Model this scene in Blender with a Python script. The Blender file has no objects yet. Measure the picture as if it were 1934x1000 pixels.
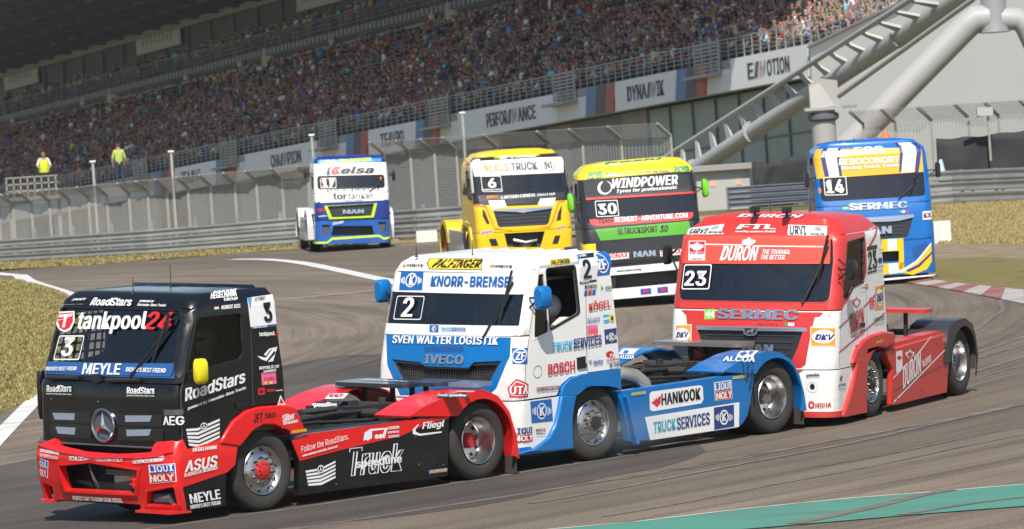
import bpy, bmesh, math, random, os
import numpy as np
from mathutils import Vector, Matrix, geometry
random.seed(7); RNG = np.random.default_rng(7)
SC = bpy.context.scene; COL = SC.collection; R = math.radians
# ---------------------------------------------------------------- camera, sky, sun, exposure
cam = bpy.data.cameras.new('camera'); co = bpy.data.objects.new('camera', cam); COL.objects.link(co); SC.camera = co
cam.sensor_width = 36; cam.lens = 10313.0 / 1934 * 36; cam.clip_start = 1; cam.clip_end = 3000
co.matrix_world = Matrix.Translation((0, 0, 5.279)) @ Matrix.Rotation(math.pi/2 - R(2.147), 4, 'X') @ Matrix.Rotation(-R(3.778), 4, 'Z')
cam.dof.use_dof = True; cam.dof.focus_distance = 70; cam.dof.aperture_fstop = 6.3
W = bpy.data.worlds.new('World'); SC.world = W; W.use_nodes = True
SUN_EL, SUN_AZ = 52, R(179)      # height above the horizon; bearing from +Y, clockwise
nt = W.node_tree; sk = nt.nodes.new('ShaderNodeTexSky'); sk.sky_type = 'NISHITA'; sk.sun_disc = False
sk.sun_elevation = R(SUN_EL); sk.sun_rotation = SUN_AZ; sk.dust_density = .8; sk.air_density = 1.1
bg = nt.nodes['Background']; bg.inputs['Strength'].default_value = .105; nt.links.new(sk.outputs[0], bg.inputs[0])
sl = bpy.data.lights.new('sun', 'SUN'); sl.energy = 5.0; sl.angle = R(.53); sl.color = (1, .935, .84)
so = bpy.data.objects.new('sun', sl); COL.objects.link(so)
so.rotation_euler = Vector((math.sin(SUN_AZ)*math.cos(R(SUN_EL)), math.cos(SUN_AZ)*math.cos(R(SUN_EL)), math.sin(R(SUN_EL)))).to_track_quat('Z', 'Y').to_euler()
SC.view_settings.view_transform = 'Standard'; SC.view_settings.look = 'None'; SC.view_settings.exposure = .2; SC.view_settings.gamma = 1
SC.view_settings.use_curve_mapping = False

# ---------------------------------------------------------------- materials
MATS = {}
def mat(name, c, rough=.6, metal=0, coat=0, var=0, scale=4, bump=0, bscale=60, spec=.5, aniso=0):
    """Plain paint, metal, rubber or cloth with a little uneven wear."""
    if name in MATS: return MATS[name]
    m = bpy.data.materials.new(name); m.use_nodes = True; n = m.node_tree.nodes; l = m.node_tree.links
    b = n['Principled BSDF']; b.inputs['Base Color'].default_value = (*c, 1); b.inputs['Roughness'].default_value = rough
    b.inputs['Metallic'].default_value = metal; b.inputs['Coat Weight'].default_value = coat; b.inputs['Coat Roughness'].default_value = .06
    b.inputs['Specular IOR Level'].default_value = spec
    if var or bump:
        tc = n.new('ShaderNodeTexCoord'); ns = n.new('ShaderNodeTexNoise'); ns.inputs['Scale'].default_value = scale; ns.inputs['Detail'].default_value = 6
        l.new(tc.outputs['Object'], ns.inputs['Vector'])
    if var:
        mx = n.new('ShaderNodeMix'); mx.data_type = 'RGBA'; mx.inputs['A'].default_value = (*[x*(1-var) for x in c], 1); mx.inputs['B'].default_value = (*[min(1, x*(1+var)) for x in c], 1)
        l.new(ns.outputs['Fac'], mx.inputs['Factor']); l.new(mx.outputs['Result'], b.inputs['Base Color'])
        mr = n.new('ShaderNodeMapRange'); mr.inputs['To Min'].default_value = max(0, rough-.12); mr.inputs['To Max'].default_value = min(1, rough+.15)
        l.new(ns.outputs['Fac'], mr.inputs['Value']); l.new(mr.outputs[0], b.inputs['Roughness'])
    if bump:
        n2 = n.new('ShaderNodeTexNoise'); n2.inputs['Scale'].default_value = bscale; n2.inputs['Detail'].default_value = 4; l.new(tc.outputs['Object'], n2.inputs['Vector'])
        bp = n.new('ShaderNodeBump'); bp.inputs['Strength'].default_value = bump; bp.inputs['Distance'].default_value = .02
        l.new(n2.outputs['Fac'], bp.inputs['Height']); l.new(bp.outputs[0], b.inputs['Normal'])
    MATS[name] = m; return m
def glass(name, tint, refl=1.5):
    """Thin pane: tinted see-through with a mirror-like surface that grows towards grazing angles."""
    if name in MATS: return MATS[name]
    m = bpy.data.materials.new(name); m.use_nodes = True; n = m.node_tree.nodes; l = m.node_tree.links; n.clear()
    o = n.new('ShaderNodeOutputMaterial'); t = n.new('ShaderNodeBsdfTransparent'); t.inputs[0].default_value = (*tint, 1)
    g = n.new('ShaderNodeBsdfGlossy'); g.inputs['Roughness'].default_value = .03
    f = n.new('ShaderNodeFresnel'); f.inputs['IOR'].default_value = refl; mx = n.new('ShaderNodeMixShader')
    l.new(f.outputs[0], mx.inputs[0]); l.new(t.outputs[0], mx.inputs[1]); l.new(g.outputs[0], mx.inputs[2]); l.new(mx.outputs[0], o.inputs[0])
    MATS[name] = m; return m
RED, WHITE, BLACK, BLUE = (.72,.012,.012), (.75,.75,.74), (.008,.008,.009), (.0,.13,.46)
DECAL = {'W':(.8,.8,.8), 'WG':(.68,.69,.69), 'K':(.008,.008,.01), 'K2':(.016,.017,.02), 'K3':(.03,.03,.035), 'R':(.62,.016,.02), 'R2':(.55,.02,.03), 'R3':(.5,.03,.035), 'R4':(.72,.075,.045), 'B':(.02,.1,.32),
 'B2':(.1,.3,.62), 'B3':(.03,.06,.42), 'B4':(.012,.12,.42), 'B5':(.01,.08,.3), 'B6':(.02,.05,.2), 'G2':(.09,.09,.1), 'G3':(.3,.31,.33), 'CH':(.55,.57,.6), 'PK':(.82,.16,.3), 'P2':(.75,.3,.28),
 'Y':(.8,.6,.03), 'Y2':(.7,.75,.05), 'GR':(.03,.3,.07), 'LG':(.25,.55,.1), 'DG':(.02,.25,.12), 'CY':(.05,.45,.72), 'CY2':(.03,.22,.6), 'TL':(.01,.38,.48), 'OR':(.72,.2,.03), 'OR2':(.75,.33,.1), 'O':(.76,.32,.02), 'OY':(.8,.42,.02),
 'N':(.03,.03,.17), 'M1':(.16,.02,.05), 'YG':(.6,.85,.02), 'YG2':(.5,.62,.05), 'YE':(.8,.52,.005), 'SKY':(.6,.72,.85), 'BL':(.0,.13,.46)}
def dm(k):
    if k == 'CH': return mat('brushed_chrome', (.62,.64,.67), .22, .9)
    return mat('print_' + k.lower(), DECAL[k], .42, 0, .3)
# ---------------------------------------------------------------- objects
def obj(name, me, parent=None, mats=(), label=None, cat=None, group=None, kind=None, M=None, angle=35):
    if isinstance(me, MB): me = me.mesh(name)
    for m in mats: me.materials.append(m)
    if angle and len(me.polygons) < 60000:
        me.polygons.foreach_set('use_smooth', [True] * len(me.polygons)); me.set_sharp_from_angle(angle=R(angle))
    o = bpy.data.objects.new(name, me); COL.objects.link(o)
    if parent is not None: o.parent = parent
    if M is not None: o.matrix_local = M
    tag(o, label, cat, group, kind); return o
def tag(o, label=None, cat=None, group=None, kind=None):
    for k, v in (('label', label), ('category', cat), ('group', group), ('kind', kind)):
        if v: o[k] = v
def empty(name, loc, rz=0, **kw):
    o = bpy.data.objects.new(name, None); COL.objects.link(o); o.location = loc; o.rotation_euler = (0, 0, rz); o.empty_display_size = .3; tag(o, **kw); return o
class MB:
    """Collects boxes, tubes and sheets into one mesh."""
    def __init__(s): s.v = []; s.f = []; s.mi = []
    def add(s, v, f, mi=0):
        b = len(s.v); s.v += [tuple(p) for p in v]; s.f += [tuple(b + i for i in q) for q in f]; s.mi += [mi] * len(f); return s
    def box(s, c, d, M=None, mi=0):
        x, y, z = [t / 2 for t in d]; P = [Vector((a*x, b*y, e*z)) for a in (-1, 1) for b in (-1, 1) for e in (-1, 1)]
        if M is not None: P = [M @ p for p in P]
        return s.add([p + Vector(c) for p in P], [(0,1,3,2), (4,6,7,5), (0,4,5,1), (2,3,7,6), (0,2,6,4), (1,5,7,3)], mi)
    def bar(s, a, b, w, h=None, up=(0,0,1), mi=0):
        a, b = Vector(a), Vector(b); d = (b - a); L = d.length; d.normalize(); h = h or w
        u = Vector(up); sd = d.cross(u)
        if sd.length < 1e-4: u = Vector((0,1,0)); sd = d.cross(u)
        sd.normalize(); u = sd.cross(d); sd *= w/2; u *= h/2
        return s.add([a-sd-u, a+sd-u, a+sd+u, a-sd+u, b-sd-u, b+sd-u, b+sd+u, b-sd+u], [(0,1,2,3)[::-1], (4,5,6,7), (0,1,5,4), (1,2,6,5), (2,3,7,6), (3,0,4,7)], mi)
    def tube(s, pts, r, n=8, mi=0, caps=True):
        pts = [Vector(p) for p in pts]; rings = []; rr = r if isinstance(r, (list, tuple)) else [r] * len(pts); u = None
        for i, p in enumerate(pts):
            d = (pts[min(i+1, len(pts)-1)] - pts[max(i-1, 0)]).normalized()
            if u is None: u = d.orthogonal().normalized()
            else: u = (u - d * u.dot(d)).normalized()
            w = d.cross(u)
            rings.append([p + (u * math.cos(a) + w * math.sin(a)) * rr[i] for a in [2*math.pi*k/n for k in range(n)]])
        v = [q for g in rings for q in g]; f = []
        for i in range(len(pts) - 1):
            for k in range(n): f.append((i*n+k, i*n+(k+1)%n, (i+1)*n+(k+1)%n, (i+1)*n+k))
        if caps: f += [tuple(range(n))[::-1], tuple((len(pts)-1)*n + k for k in range(n))]
        return s.add(v, f, mi)
    def lathe(s, prof, n=24, axis='y', c=(0,0,0), mi=0):
        v = []; f = []
        for rr, h in prof:
            for k in range(n):
                a = 2*math.pi*k/n; x, y = rr*math.cos(a), rr*math.sin(a)
                v.append((c[0]+x, c[1]+h, c[2]+y) if axis == 'y' else ((c[0]+x, c[1]+y, c[2]+h) if axis == 'z' else (c[0]+h, c[1]+x, c[2]+y)))
        for i in range(len(prof)-1):
            for k in range(n):
                q = (i*n+k, i*n+(k+1)%n, (i+1)*n+(k+1)%n, (i+1)*n+k); f.append(q if axis != 'y' else q[::-1])
        return s.add(v, f, mi)
    def ball(s, c, r, n=8, m=6, sc=(1,1,1), mi=0):
        v = []; f = []
        for i in range(m+1):
            t = math.pi*i/m
            for k in range(n):
                a = 2*math.pi*k/n; v.append((c[0]+r*sc[0]*math.sin(t)*math.cos(a), c[1]+r*sc[1]*math.sin(t)*math.sin(a), c[2]+r*sc[2]*math.cos(t)))
        for i in range(m):
            for k in range(n): f.append((i*n+k, (i+1)*n+k, (i+1)*n+(k+1)%n, i*n+(k+1)%n))
        return s.add(v, f, mi)
    def slab(s, pts, y0, y1, mi=0):
        """A (x, z) outline given thickness along y."""
        n = len(pts); tri = geometry.tessellate_polygon([[Vector((a, b, 0)) for a, b in pts]])
        s.add([(a, y0, b) for a, b in pts] + [(a, y1, b) for a, b in pts], [tuple(t) for t in tri] + [tuple(i+n for i in t)[::-1] for t in tri] + [(i, (i+1)%n, (i+1)%n+n, i+n) for i in range(n)], mi); return s
    def mesh(s, name):
        me = bpy.data.meshes.new(name); me.from_pydata([tuple(p) for p in s.v], [], s.f)
        if any(s.mi): me.polygons.foreach_set('material_index', s.mi)
        bm = bmesh.new(); bm.from_mesh(me); bmesh.ops.remove_doubles(bm, verts=bm.verts, dist=1e-5); bmesh.ops.recalc_face_normals(bm, faces=bm.faces); bm.to_mesh(me); bm.free(); return me
# ---------------------------------------------------------------- skins on a surface
def inside(p, poly):
    c = False; j = len(poly) - 1
    for i in range(len(poly)):
        (xi, yi), (xj, yj) = poly[i], poly[j]
        if (yi > p[1]) != (yj > p[1]) and p[0] < (xj-xi)*(p[1]-yi)/(yj-yi) + xi: c = not c
        j = i
    return c
def dens(poly, st):
    o = []
    for a, b in zip(poly, poly[1:] + poly[:1]):
        n = max(1, int(math.hypot(b[0]-a[0], b[1]-a[1]) / st)); o += [(lerp(a[0], b[0], i/n), lerp(a[1], b[1], i/n)) for i in range(n)]
    return o
def cross_rows(lp, S):
    o = []
    for a, b in zip(lp, lp[1:] + lp[:1]):
        o.append(a); ks = sorted(((r_[0]-a[1])/(b[1]-a[1]) for r_ in S.rows if (r_[0]-a[1])*(r_[0]-b[1]) < -1e-7))
        o += [(lerp(a[0], b[0], t), lerp(a[1], b[1], t)) for t in ks]
    return o
def rpoly(pts, r, n=3):
    """Rounds the corners of an outline."""
    o = []
    for i, p in enumerate(pts):
        a, b = Vector(pts[i-1]), Vector(pts[(i+1) % len(pts)]); p = Vector(p); u, w = a - p, b - p
        k = min(r, u.length*.45, w.length*.45); u = p + u.normalized()*k; w = p + w.normalized()*k
        for j in range(n+1):
            t = j/n; q = u*(1-t)**2 + p*2*t*(1-t) + w*t*t; o.append((q.x, q.y))
    return o
def rect(u0, v0, u1, v1, r=0): 
    p = [(u0, v0), (u1, v0), (u1, v1), (u0, v1)]; return rpoly(p, r) if r else p
def skin(S, outline, holes=(), thick=0, off=0, st=.15, mi=0, mb=None, mi_in=None):
    """A panel cut to an outline (u, v) on surface S, its holes left open, with real thickness inward."""
    loops = [dens(list(outline), st)] + [dens(list(h), st) for h in holes]
    if isinstance(S, Wrap): loops = [cross_rows(lp, S) for lp in loops]
    P = [Vector(p) for lp in loops for p in lp]; E = []; b = 0
    for lp in loops: E += [(b+i, b+(i+1) % len(lp)) for i in range(len(lp))]; b += len(lp)
    us = [p[0] for p in outline]; vs = [p[1] for p in outline]
    if isinstance(S, Wrap) or isinstance(S, Sweep):
        gu = set(np.arange(math.floor(min(us)/st)*st, max(us), st))
        if isinstance(S, Wrap):
            for sg in (-1, 1): gu |= set(sg * lerp(S.U1, S.U2, i/5) for i in range(6))
            gv = sorted(set(np.arange(math.floor(min(vs)/st)*st, max(vs), st)) | set(r_[0] for r_ in S.rows))
        else:
            gu |= set(S.d); gv = np.arange(math.floor(min(vs)/st)*st, max(vs), st)
        if isinstance(S, Wrap):
            for r_ in S.rows[1:-1]:
                for u in np.arange(min(us), max(us), .03):
                    if inside((u, r_[0]), loops[0]) and not any(inside((u, r_[0]), h) for h in loops[1:]): P.append(Vector((u, r_[0])))
            gv = [v for v in gv if all(abs(v - r_[0]) > .012 for r_ in S.rows)]
        for u in gu:
            for v in gv:
                if inside((u, v), loops[0]) and not any(inside((u, v), h) for h in loops[1:]): P.append(Vector((u + .0007*math.sin(v*91), v)))
    try: V, _, F = geometry.delaunay_2d_cdt(P, E, [], 0, 1e-4)[:3]
    except Exception: return mb or MB()
    tri = []
    for f in F:
        for i in range(1, len(f)-1):
            t = (f[0], f[i], f[i+1]); c = ((V[t[0]].x+V[t[1]].x+V[t[2]].x)/3, (V[t[0]].y+V[t[1]].y+V[t[2]].y)/3)
            if inside(c, loops[0]) and not any(inside(c, h) for h in loops[1:]):
                a, d, e = (V[k] for k in t); cr = (d.x-a.x)*(e.y-a.y)-(d.y-a.y)*(e.x-a.x)
                if abs(cr) > 1e-9: tri.append(t if cr > 0 else t[::-1])
    used = sorted({i for t in tri for i in t}); ix = {k: i for i, k in enumerate(used)}; mb = mb or MB()
    Q = []; B = []
    for k in used:
        p = S.P(V[k].x, V[k].y); n = normal(S, V[k].x, V[k].y); Q.append([p[i] + n[i]*off for i in range(3)]); B.append([p[i] + n[i]*(off-thick) for i in range(3)])
    T = [tuple(ix[k] for k in t) for t in tri]; base = len(mb.v)
    mb.v += [tuple(q) for q in Q]; mb.f += [tuple(base+i for i in t) for t in T]; mb.mi += [mi]*len(T)
    if thick:
        n = len(Q); m2 = mi if mi_in is None else mi_in; mb.v += [tuple(q) for q in B]; mb.f += [tuple(base+n+i for i in t)[::-1] for t in T]; mb.mi += [m2]*len(T)
        ec = {}
        for t in T:
            for a, d in zip(t, t[1:]+t[:1]): ec[(a, d)] = 1
        for a, d in ec:
            if (d, a) not in ec: mb.f.append((base+a, base+n+a, base+n+d, base+d)); mb.mi.append(m2)
    return mb
def raw(mb, name):
    me = bpy.data.meshes.new(name); me.from_pydata(mb.v, [], mb.f)
    if any(mb.mi): me.polygons.foreach_set('material_index', mb.mi)
    return me
# ---------------------------------------------------------------- lettering
FONT = None
try: FONT = bpy.data.fonts.load(os.path.join(bpy.utils.system_resource('DATAFILES', path='fonts'), 'Inter.woff2'))
except Exception: FONT = None
GLY = {}
def glyphs(txt, off, shear, fat=0):
    """Outline of a word as a flat mesh; bold words are laid down three times, a hair apart."""
    k = (txt, off, shear, fat)
    if k not in GLY:
        c = bpy.data.curves.new('t', 'FONT'); c.body = txt; c.resolution_u = 2; c.offset = off; c.shear = shear; c.dimensions = '2D'; c.fill_mode = 'FRONT'; c.space_character = 1 + fat*1.6
        if FONT: c.font = FONT
        o = bpy.data.objects.new('t', c); me = o.to_mesh(); V = [(v.co.x, v.co.y, 0) for v in me.vertices]; F = [tuple(p.vertices) for p in me.polygons]; o.to_mesh_clear(); bpy.data.objects.remove(o); bpy.data.curves.remove(c)
        if fat:
            n = len(V); V = [(x + d*fat, y, i) for i, d in enumerate((0, -1, 1)) for x, y, _ in V]; F = [tuple(j + i*n for j in f) for i in range(3) for f in F]
        x0 = min(v[0] for v in V); x1 = max(v[0] for v in V); y0 = min(v[1] for v in V); y1 = max(v[1] for v in V)
        GLY[k] = ([((a-x0)/(x1-x0), (b-y0)/(y1-y0), e) for a, b, e in V], F)
    return GLY[k]
def text_skin(S, txt, A, B, T, off, fl='', mb=None):
    V, F = glyphs(txt, .008 if 'b' in fl or 'X' in fl else .003, .3 if 'i' in fl else 0, .045 if 'X' in fl else (.028 if 'b' in fl else 0)); mb = mb or MB(); base = len(mb.v)
    for x, y, e in V:
        u = A[0] + x*(B[0]-A[0]) + y*(T[0]-A[0]); v = A[1] + x*(B[1]-A[1]) + y*(T[1]-A[1])
        p = S.P(u, v); n = normal(S, u, v); mb.v.append(tuple(p[i] + n[i]*(off + e*.0006) for i in range(3)))
    mb.f += [tuple(base+i for i in f) for f in F]; mb.mi += [0]*len(F); return mb

def lerp(a, b, t): return a + (b - a) * t
class Wrap:
    """Cab or bumper skin: rows (z, front x, rear x, half width, corner radius); (u, v) run round the corner and upward, in metres."""
    def __init__(s, rows, bulge=.08):
        s.rows = rows; s.b = bulge
        w, r = rows[0][3], rows[0][4]
        s.U1 = w - r; s.U2 = s.U1 + r * math.pi / 2; s.U3 = s.U2 + rows[0][1] - r - rows[0][2]
    def row(s, z):
        R = s.rows
        if z <= R[0][0]: i = 0
        else:
            i = len(R) - 2
            for k in range(len(R) - 1):
                if z <= R[k + 1][0]: i = k; break
        t = (z - R[i][0]) / (R[i + 1][0] - R[i][0])
        return [lerp(a, b, t) for a, b in zip(R[i], R[i + 1])]
    def P(s, u, v):
        z, xf, xr, w, r = s.row(v)
        a = abs(u); sg = 1 if u >= 0 else -1
        x0 = xf - s.b * ((w - r) / w) ** 2
        if a <= s.U1:
            y = a / s.U1 * (w - r); x = xf - s.b * (y / w) ** 2
        elif a <= s.U2:
            p = (a - s.U1) / (s.U2 - s.U1) * math.pi / 2
            x = x0 - r + r * math.cos(p); y = w - r + r * math.sin(p)
        else:
            t = (a - s.U2) / (s.U3 - s.U2)
            x = lerp(x0 - r, xr, t); y = w
        return (x, sg * y, z)
class Side:
    """Upright plane at y, seen from outside: (u, v) = (-x, z); lean tilts its top inward."""
    def __init__(s, y, lean=0, z0=.5): s.y = y; s.l = lean; s.z0 = z0
    def P(s, u, v): return (-u, s.y - s.l * (v - s.z0), v)
class Arch:
    """Outer skin of a mudguard over a wheel at (xc, zc): u = angle in radians from the front, v = -y (or y) across."""
    def __init__(s, xc, zc, R, flat=0): s.xc = xc; s.zc = zc; s.R = R
    def P(s, u, v): return (s.xc + s.R * math.cos(u), v, s.zc + s.R * math.sin(u))
class Face:
    """Upright plane across the truck at x: (u, v) = (y, z)."""
    def __init__(s, x): s.x = x
    def P(s, u, v): return (s.x, u, v)
def normal(S, u, v, e=.004):
    a = S.P(u - e, v); b = S.P(u + e, v); c = S.P(u, v - e); d = S.P(u, v + e)
    p = [b[i] - a[i] for i in range(3)]; q = [d[i] - c[i] for i in range(3)]
    n = (p[1]*q[2]-p[2]*q[1], p[2]*q[0]-p[0]*q[2], p[0]*q[1]-p[1]*q[0])
    l = math.sqrt(sum(t*t for t in n)) or 1
    return (n[0]/l, n[1]/l, n[2]/l)
class Sweep:
    """Top skin of a mudguard: a side profile (x, z) drawn across the truck; u runs along the profile from front to rear, v = -y."""
    def __init__(s, pts):
        s.p = pts; s.d = [0]
        for a, b in zip(pts, pts[1:]): s.d.append(s.d[-1] + math.hypot(b[0]-a[0], b[1]-a[1]))
    def P(s, u, v):
        i = 0
        while i < len(s.d) - 2 and u > s.d[i+1]: i += 1
        t = (u - s.d[i]) / (s.d[i+1] - s.d[i])
        return (lerp(s.p[i][0], s.p[i+1][0], t), -v, lerp(s.p[i][1], s.p[i+1][1], t))

# ================================================================ ground, track, grass
def asphalt(name, lo, hi, rub):
    m = bpy.data.materials.new(name); m.use_nodes = True; n = m.node_tree.nodes; l = m.node_tree.links; b = n['Principled BSDF']
    ge = n.new('ShaderNodeNewGeometry'); sub = n.new('ShaderNodeVectorMath'); sub.operation = 'SUBTRACT'; sub.inputs[1].default_value = (-57, 109, 0); l.new(ge.outputs['Position'], sub.inputs[0])
    ln = n.new('ShaderNodeVectorMath'); ln.operation = 'LENGTH'; l.new(sub.outputs[0], ln.inputs[0])
    sp = n.new('ShaderNodeSeparateXYZ'); l.new(sub.outputs[0], sp.inputs[0]); at = n.new('ShaderNodeMath'); at.operation = 'ARCTAN2'; l.new(sp.outputs[1], at.inputs[0]); l.new(sp.outputs[0], at.inputs[1])
    def streak(fr, fa, det):
        a = n.new('ShaderNodeMath'); a.operation = 'MULTIPLY'; a.inputs[1].default_value = fr; l.new(ln.outputs['Value'], a.inputs[0])
        c = n.new('ShaderNodeMath'); c.operation = 'MULTIPLY'; c.inputs[1].default_value = fa; l.new(at.outputs[0], c.inputs[0])
        x = n.new('ShaderNodeCombineXYZ'); l.new(a.outputs[0], x.inputs[0]); l.new(c.outputs[0], x.inputs[1])
        t = n.new('ShaderNodeTexNoise'); t.inputs['Scale'].default_value = 1; t.inputs['Detail'].default_value = det; t.inputs['Roughness'].default_value = .65; l.new(x.outputs[0], t.inputs['Vector']); return t
    s1 = streak(1.6, 3.2, 10); s2 = streak(9, 7, 5)
    big = n.new('ShaderNodeTexNoise'); big.inputs['Scale'].default_value = .25; big.inputs['Detail'].default_value = 5; l.new(ge.outputs['Position'], big.inputs['Vector'])
    fine = n.new('ShaderNodeTexNoise'); fine.inputs['Scale'].default_value = 28; fine.inputs['Detail'].default_value = 3; l.new(ge.outputs['Position'], fine.inputs['Vector'])
    def ramp(src, p0, p1):
        r = n.new('ShaderNodeMapRange'); r.inputs['From Min'].default_value = p0; r.inputs['From Max'].default_value = p1; l.new(src, r.inputs['Value']); return r.outputs[0]
    def mixc(f, a, c):
        x = n.new('ShaderNodeMix'); x.data_type = 'RGBA'; l.new(f, x.inputs['Factor'])
        for k, q in (('A', a), ('B', c)):
            if isinstance(q, tuple): x.inputs[k].default_value = (*q, 1)
            else: l.new(q, x.inputs[k])
        return x.outputs['Result']
    base = mixc(ramp(big.outputs['Fac'], .35, .7), lo, hi)
    f1 = ramp(s1.outputs['Fac'], .45, .68); f2 = ramp(s2.outputs['Fac'], .46, .7)
    mu = n.new('ShaderNodeMath'); mu.operation = 'MULTIPLY_ADD'; l.new(f2, mu.inputs[0]); mu.inputs[1].default_value = .55; l.new(f1, mu.inputs[2])
    mu2 = n.new('ShaderNodeMath'); mu2.operation = 'MULTIPLY'; mu2.use_clamp = True; l.new(mu.outputs[0], mu2.inputs[0]); mu2.inputs[1].default_value = .78
    ra = ramp(ln.outputs['Value'], 62.5, 67); rb = ramp(ln.outputs['Value'], 76, 73); rr = n.new('ShaderNodeMath'); rr.operation = 'MULTIPLY'; l.new(ra, rr.inputs[0]); l.new(rb, rr.inputs[1]); rr2 = n.new('ShaderNodeMath'); rr2.operation = 'MULTIPLY'; rr2.inputs[1].default_value = .42; l.new(rr.outputs[0], rr2.inputs[0])   # rubbered racing line
    base = mixc(rr2.outputs[0], base, rub); c1 = mixc(mu2.outputs[0], base, rub)
    fr = ramp(fine.outputs['Fac'], .3, .75); c2 = n.new('ShaderNodeMix'); c2.data_type = 'RGBA'; c2.blend_type = 'OVERLAY'; c2.inputs['Factor'].default_value = .35; l.new(c1, c2.inputs['A']); l.new(fr, c2.inputs['B'])
    l.new(c2.outputs['Result'], b.inputs['Base Color']); b.inputs['Roughness'].default_value = .88; b.inputs['Specular IOR Level'].default_value = .25
    bp = n.new('ShaderNodeBump'); bp.inputs['Strength'].default_value = .5; bp.inputs['Distance'].default_value = .01; l.new(fine.outputs['Fac'], bp.inputs['Height']); l.new(bp.outputs[0], b.inputs['Normal'])
    return m
def earth(name, a, b_, c, scale=.6):
    m = bpy.data.materials.new(name); m.use_nodes = True; n = m.node_tree.nodes; l = m.node_tree.links; b = n['Principled BSDF']; ge = n.new('ShaderNodeNewGeometry')
    t1 = n.new('ShaderNodeTexNoise'); t1.inputs['Scale'].default_value = scale; t1.inputs['Detail'].default_value = 8; t1.inputs['Roughness'].default_value = .7; l.new(ge.outputs['Position'], t1.inputs['Vector'])
    r = n.new('ShaderNodeValToRGB'); e = r.color_ramp.elements; e[0].position = .34; e[0].color = (*a, 1); e[1].position = .68; e[1].color = (*c, 1); k = e.new(.5); k.color = (*b_, 1)
    l.new(t1.outputs['Fac'], r.inputs[0]); l.new(r.outputs[0], b.inputs['Base Color']); b.inputs['Roughness'].default_value = .95; b.inputs['Specular IOR Level'].default_value = .1
    t2 = n.new('ShaderNodeTexNoise'); t2.inputs['Scale'].default_value = 22; l.new(ge.outputs['Position'], t2.inputs['Vector']); bp = n.new('ShaderNodeBump'); bp.inputs['Strength'].default_value = .8; bp.inputs['Distance'].default_value = .05; l.new(t2.outputs['Fac'], bp.inputs['Height']); l.new(bp.outputs[0], b.inputs['Normal'])
    return m
def worn(name, c, under, lo=.5, hi=.62, scale=1.2):
    """Road paint worn through to the asphalt."""
    m = bpy.data.materials.new(name); m.use_nodes = True; n = m.node_tree.nodes; l = m.node_tree.links; b = n['Principled BSDF']; ge = n.new('ShaderNodeNewGeometry')
    mp = n.new('ShaderNodeMapping'); mp.inputs['Scale'].default_value = (.5, 1.6, 1); mp.inputs['Rotation'].default_value = (0, 0, .9); l.new(ge.outputs['Position'], mp.inputs['Vector'])
    t = n.new('ShaderNodeTexNoise'); t.inputs['Scale'].default_value = scale; t.inputs['Detail'].default_value = 9; t.inputs['Roughness'].default_value = .72; l.new(mp.outputs[0], t.inputs['Vector'])
    r = n.new('ShaderNodeMapRange'); r.inputs['From Min'].default_value = lo; r.inputs['From Max'].default_value = hi; l.new(t.outputs['Fac'], r.inputs['Value'])
    x = n.new('ShaderNodeMix'); x.data_type = 'RGBA'; x.inputs['A'].default_value = (*c, 1); x.inputs['B'].default_value = (*under, 1); l.new(r.outputs[0], x.inputs['Factor']); l.new(x.outputs['Result'], b.inputs['Base Color']); b.inputs['Roughness'].default_value = .8
    return m
def sheet(name, pts, z, m, label=None, cat=None, kind='structure', group=None):
    tri = geometry.tessellate_polygon([[Vector((x, y, 0)) for x, y in pts]]); mb = MB(); n = Vector((0, 0, 1))
    F = [t if (Vector(pts[t[1]])-Vector(pts[t[0]])).cross(Vector(pts[t[2]])-Vector(pts[t[0]])) > 0 else t[::-1] for t in [tuple(q) for q in tri]]
    mb.add([(x, y, z) for x, y in pts], F); return obj(name, raw(mb, name), None, [m], label, cat, group, kind, angle=0)
def strip(pts, w):
    L = []; Rr = []
    for i, p in enumerate(pts):
        a = Vector(pts[max(i-1, 0)]); b = Vector(pts[min(i+1, len(pts)-1)]); d = (b-a).normalized(); nn = Vector((-d.y, d.x)) * w / 2; L.append(tuple(Vector(p)+nn)); Rr.append(tuple(Vector(p)-nn))
    return L + Rr[::-1]
def smooth(pts, k=6):
    o = []
    for i in range(len(pts)-1):
        p0, p1, p2, p3 = [Vector(pts[j]) for j in (max(i-1, 0), i, i+1, min(i+2, len(pts)-1))]
        for q in range(k):
            t = q/k; o.append(tuple(.5*((2*p1)+(p2-p0)*t+(2*p0-5*p1+4*p2-p3)*t*t+(3*p1-p0-3*p2+p3)*t**3)))
    return o + [tuple(pts[-1])]
LIGHT_A, DARK_A = asphalt('track_asphalt', (.182,.147,.108), (.24,.195,.145), (.078,.064,.051)), asphalt('new_asphalt', (.085,.074,.065), (.118,.103,.089), (.047,.042,.038))
DRY = earth('dry_grass', (.22,.175,.09), (.34,.27,.15), (.2,.17,.08)); MOWN = earth('mown_grass', (.14,.12,.05), (.2,.17,.07), (.11,.11,.04)); DIRT = earth('dirt', (.3,.25,.19), (.24,.19,.13), (.2,.16,.08), 1.2)
FIELD = earth('field', (.12,.11,.05), (.16,.14,.07), (.09,.09,.04), .1); LAWN = earth('lawn_grass', (.22,.185,.045), (.29,.24,.06), (.14,.145,.035), .5)
g = MB(); ys = [(-1500, -.06), (-200, -.06), (20, -.06), (166, -.06), (178, -.06), (280, -3.6), (430, -9.2), (700, -14), (2400, -14)]
g.add([(x, y, z) for y, z in ys for x in (-1800, -300, -60, 0, 60, 300, 1800)], [(i*7+j, i*7+j+1, i*7+j+8, i*7+j+7) for i in range(8) for j in range(6)])
obj('ground', raw(g, 'ground'), None, [FIELD], kind='structure', angle=0)
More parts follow.
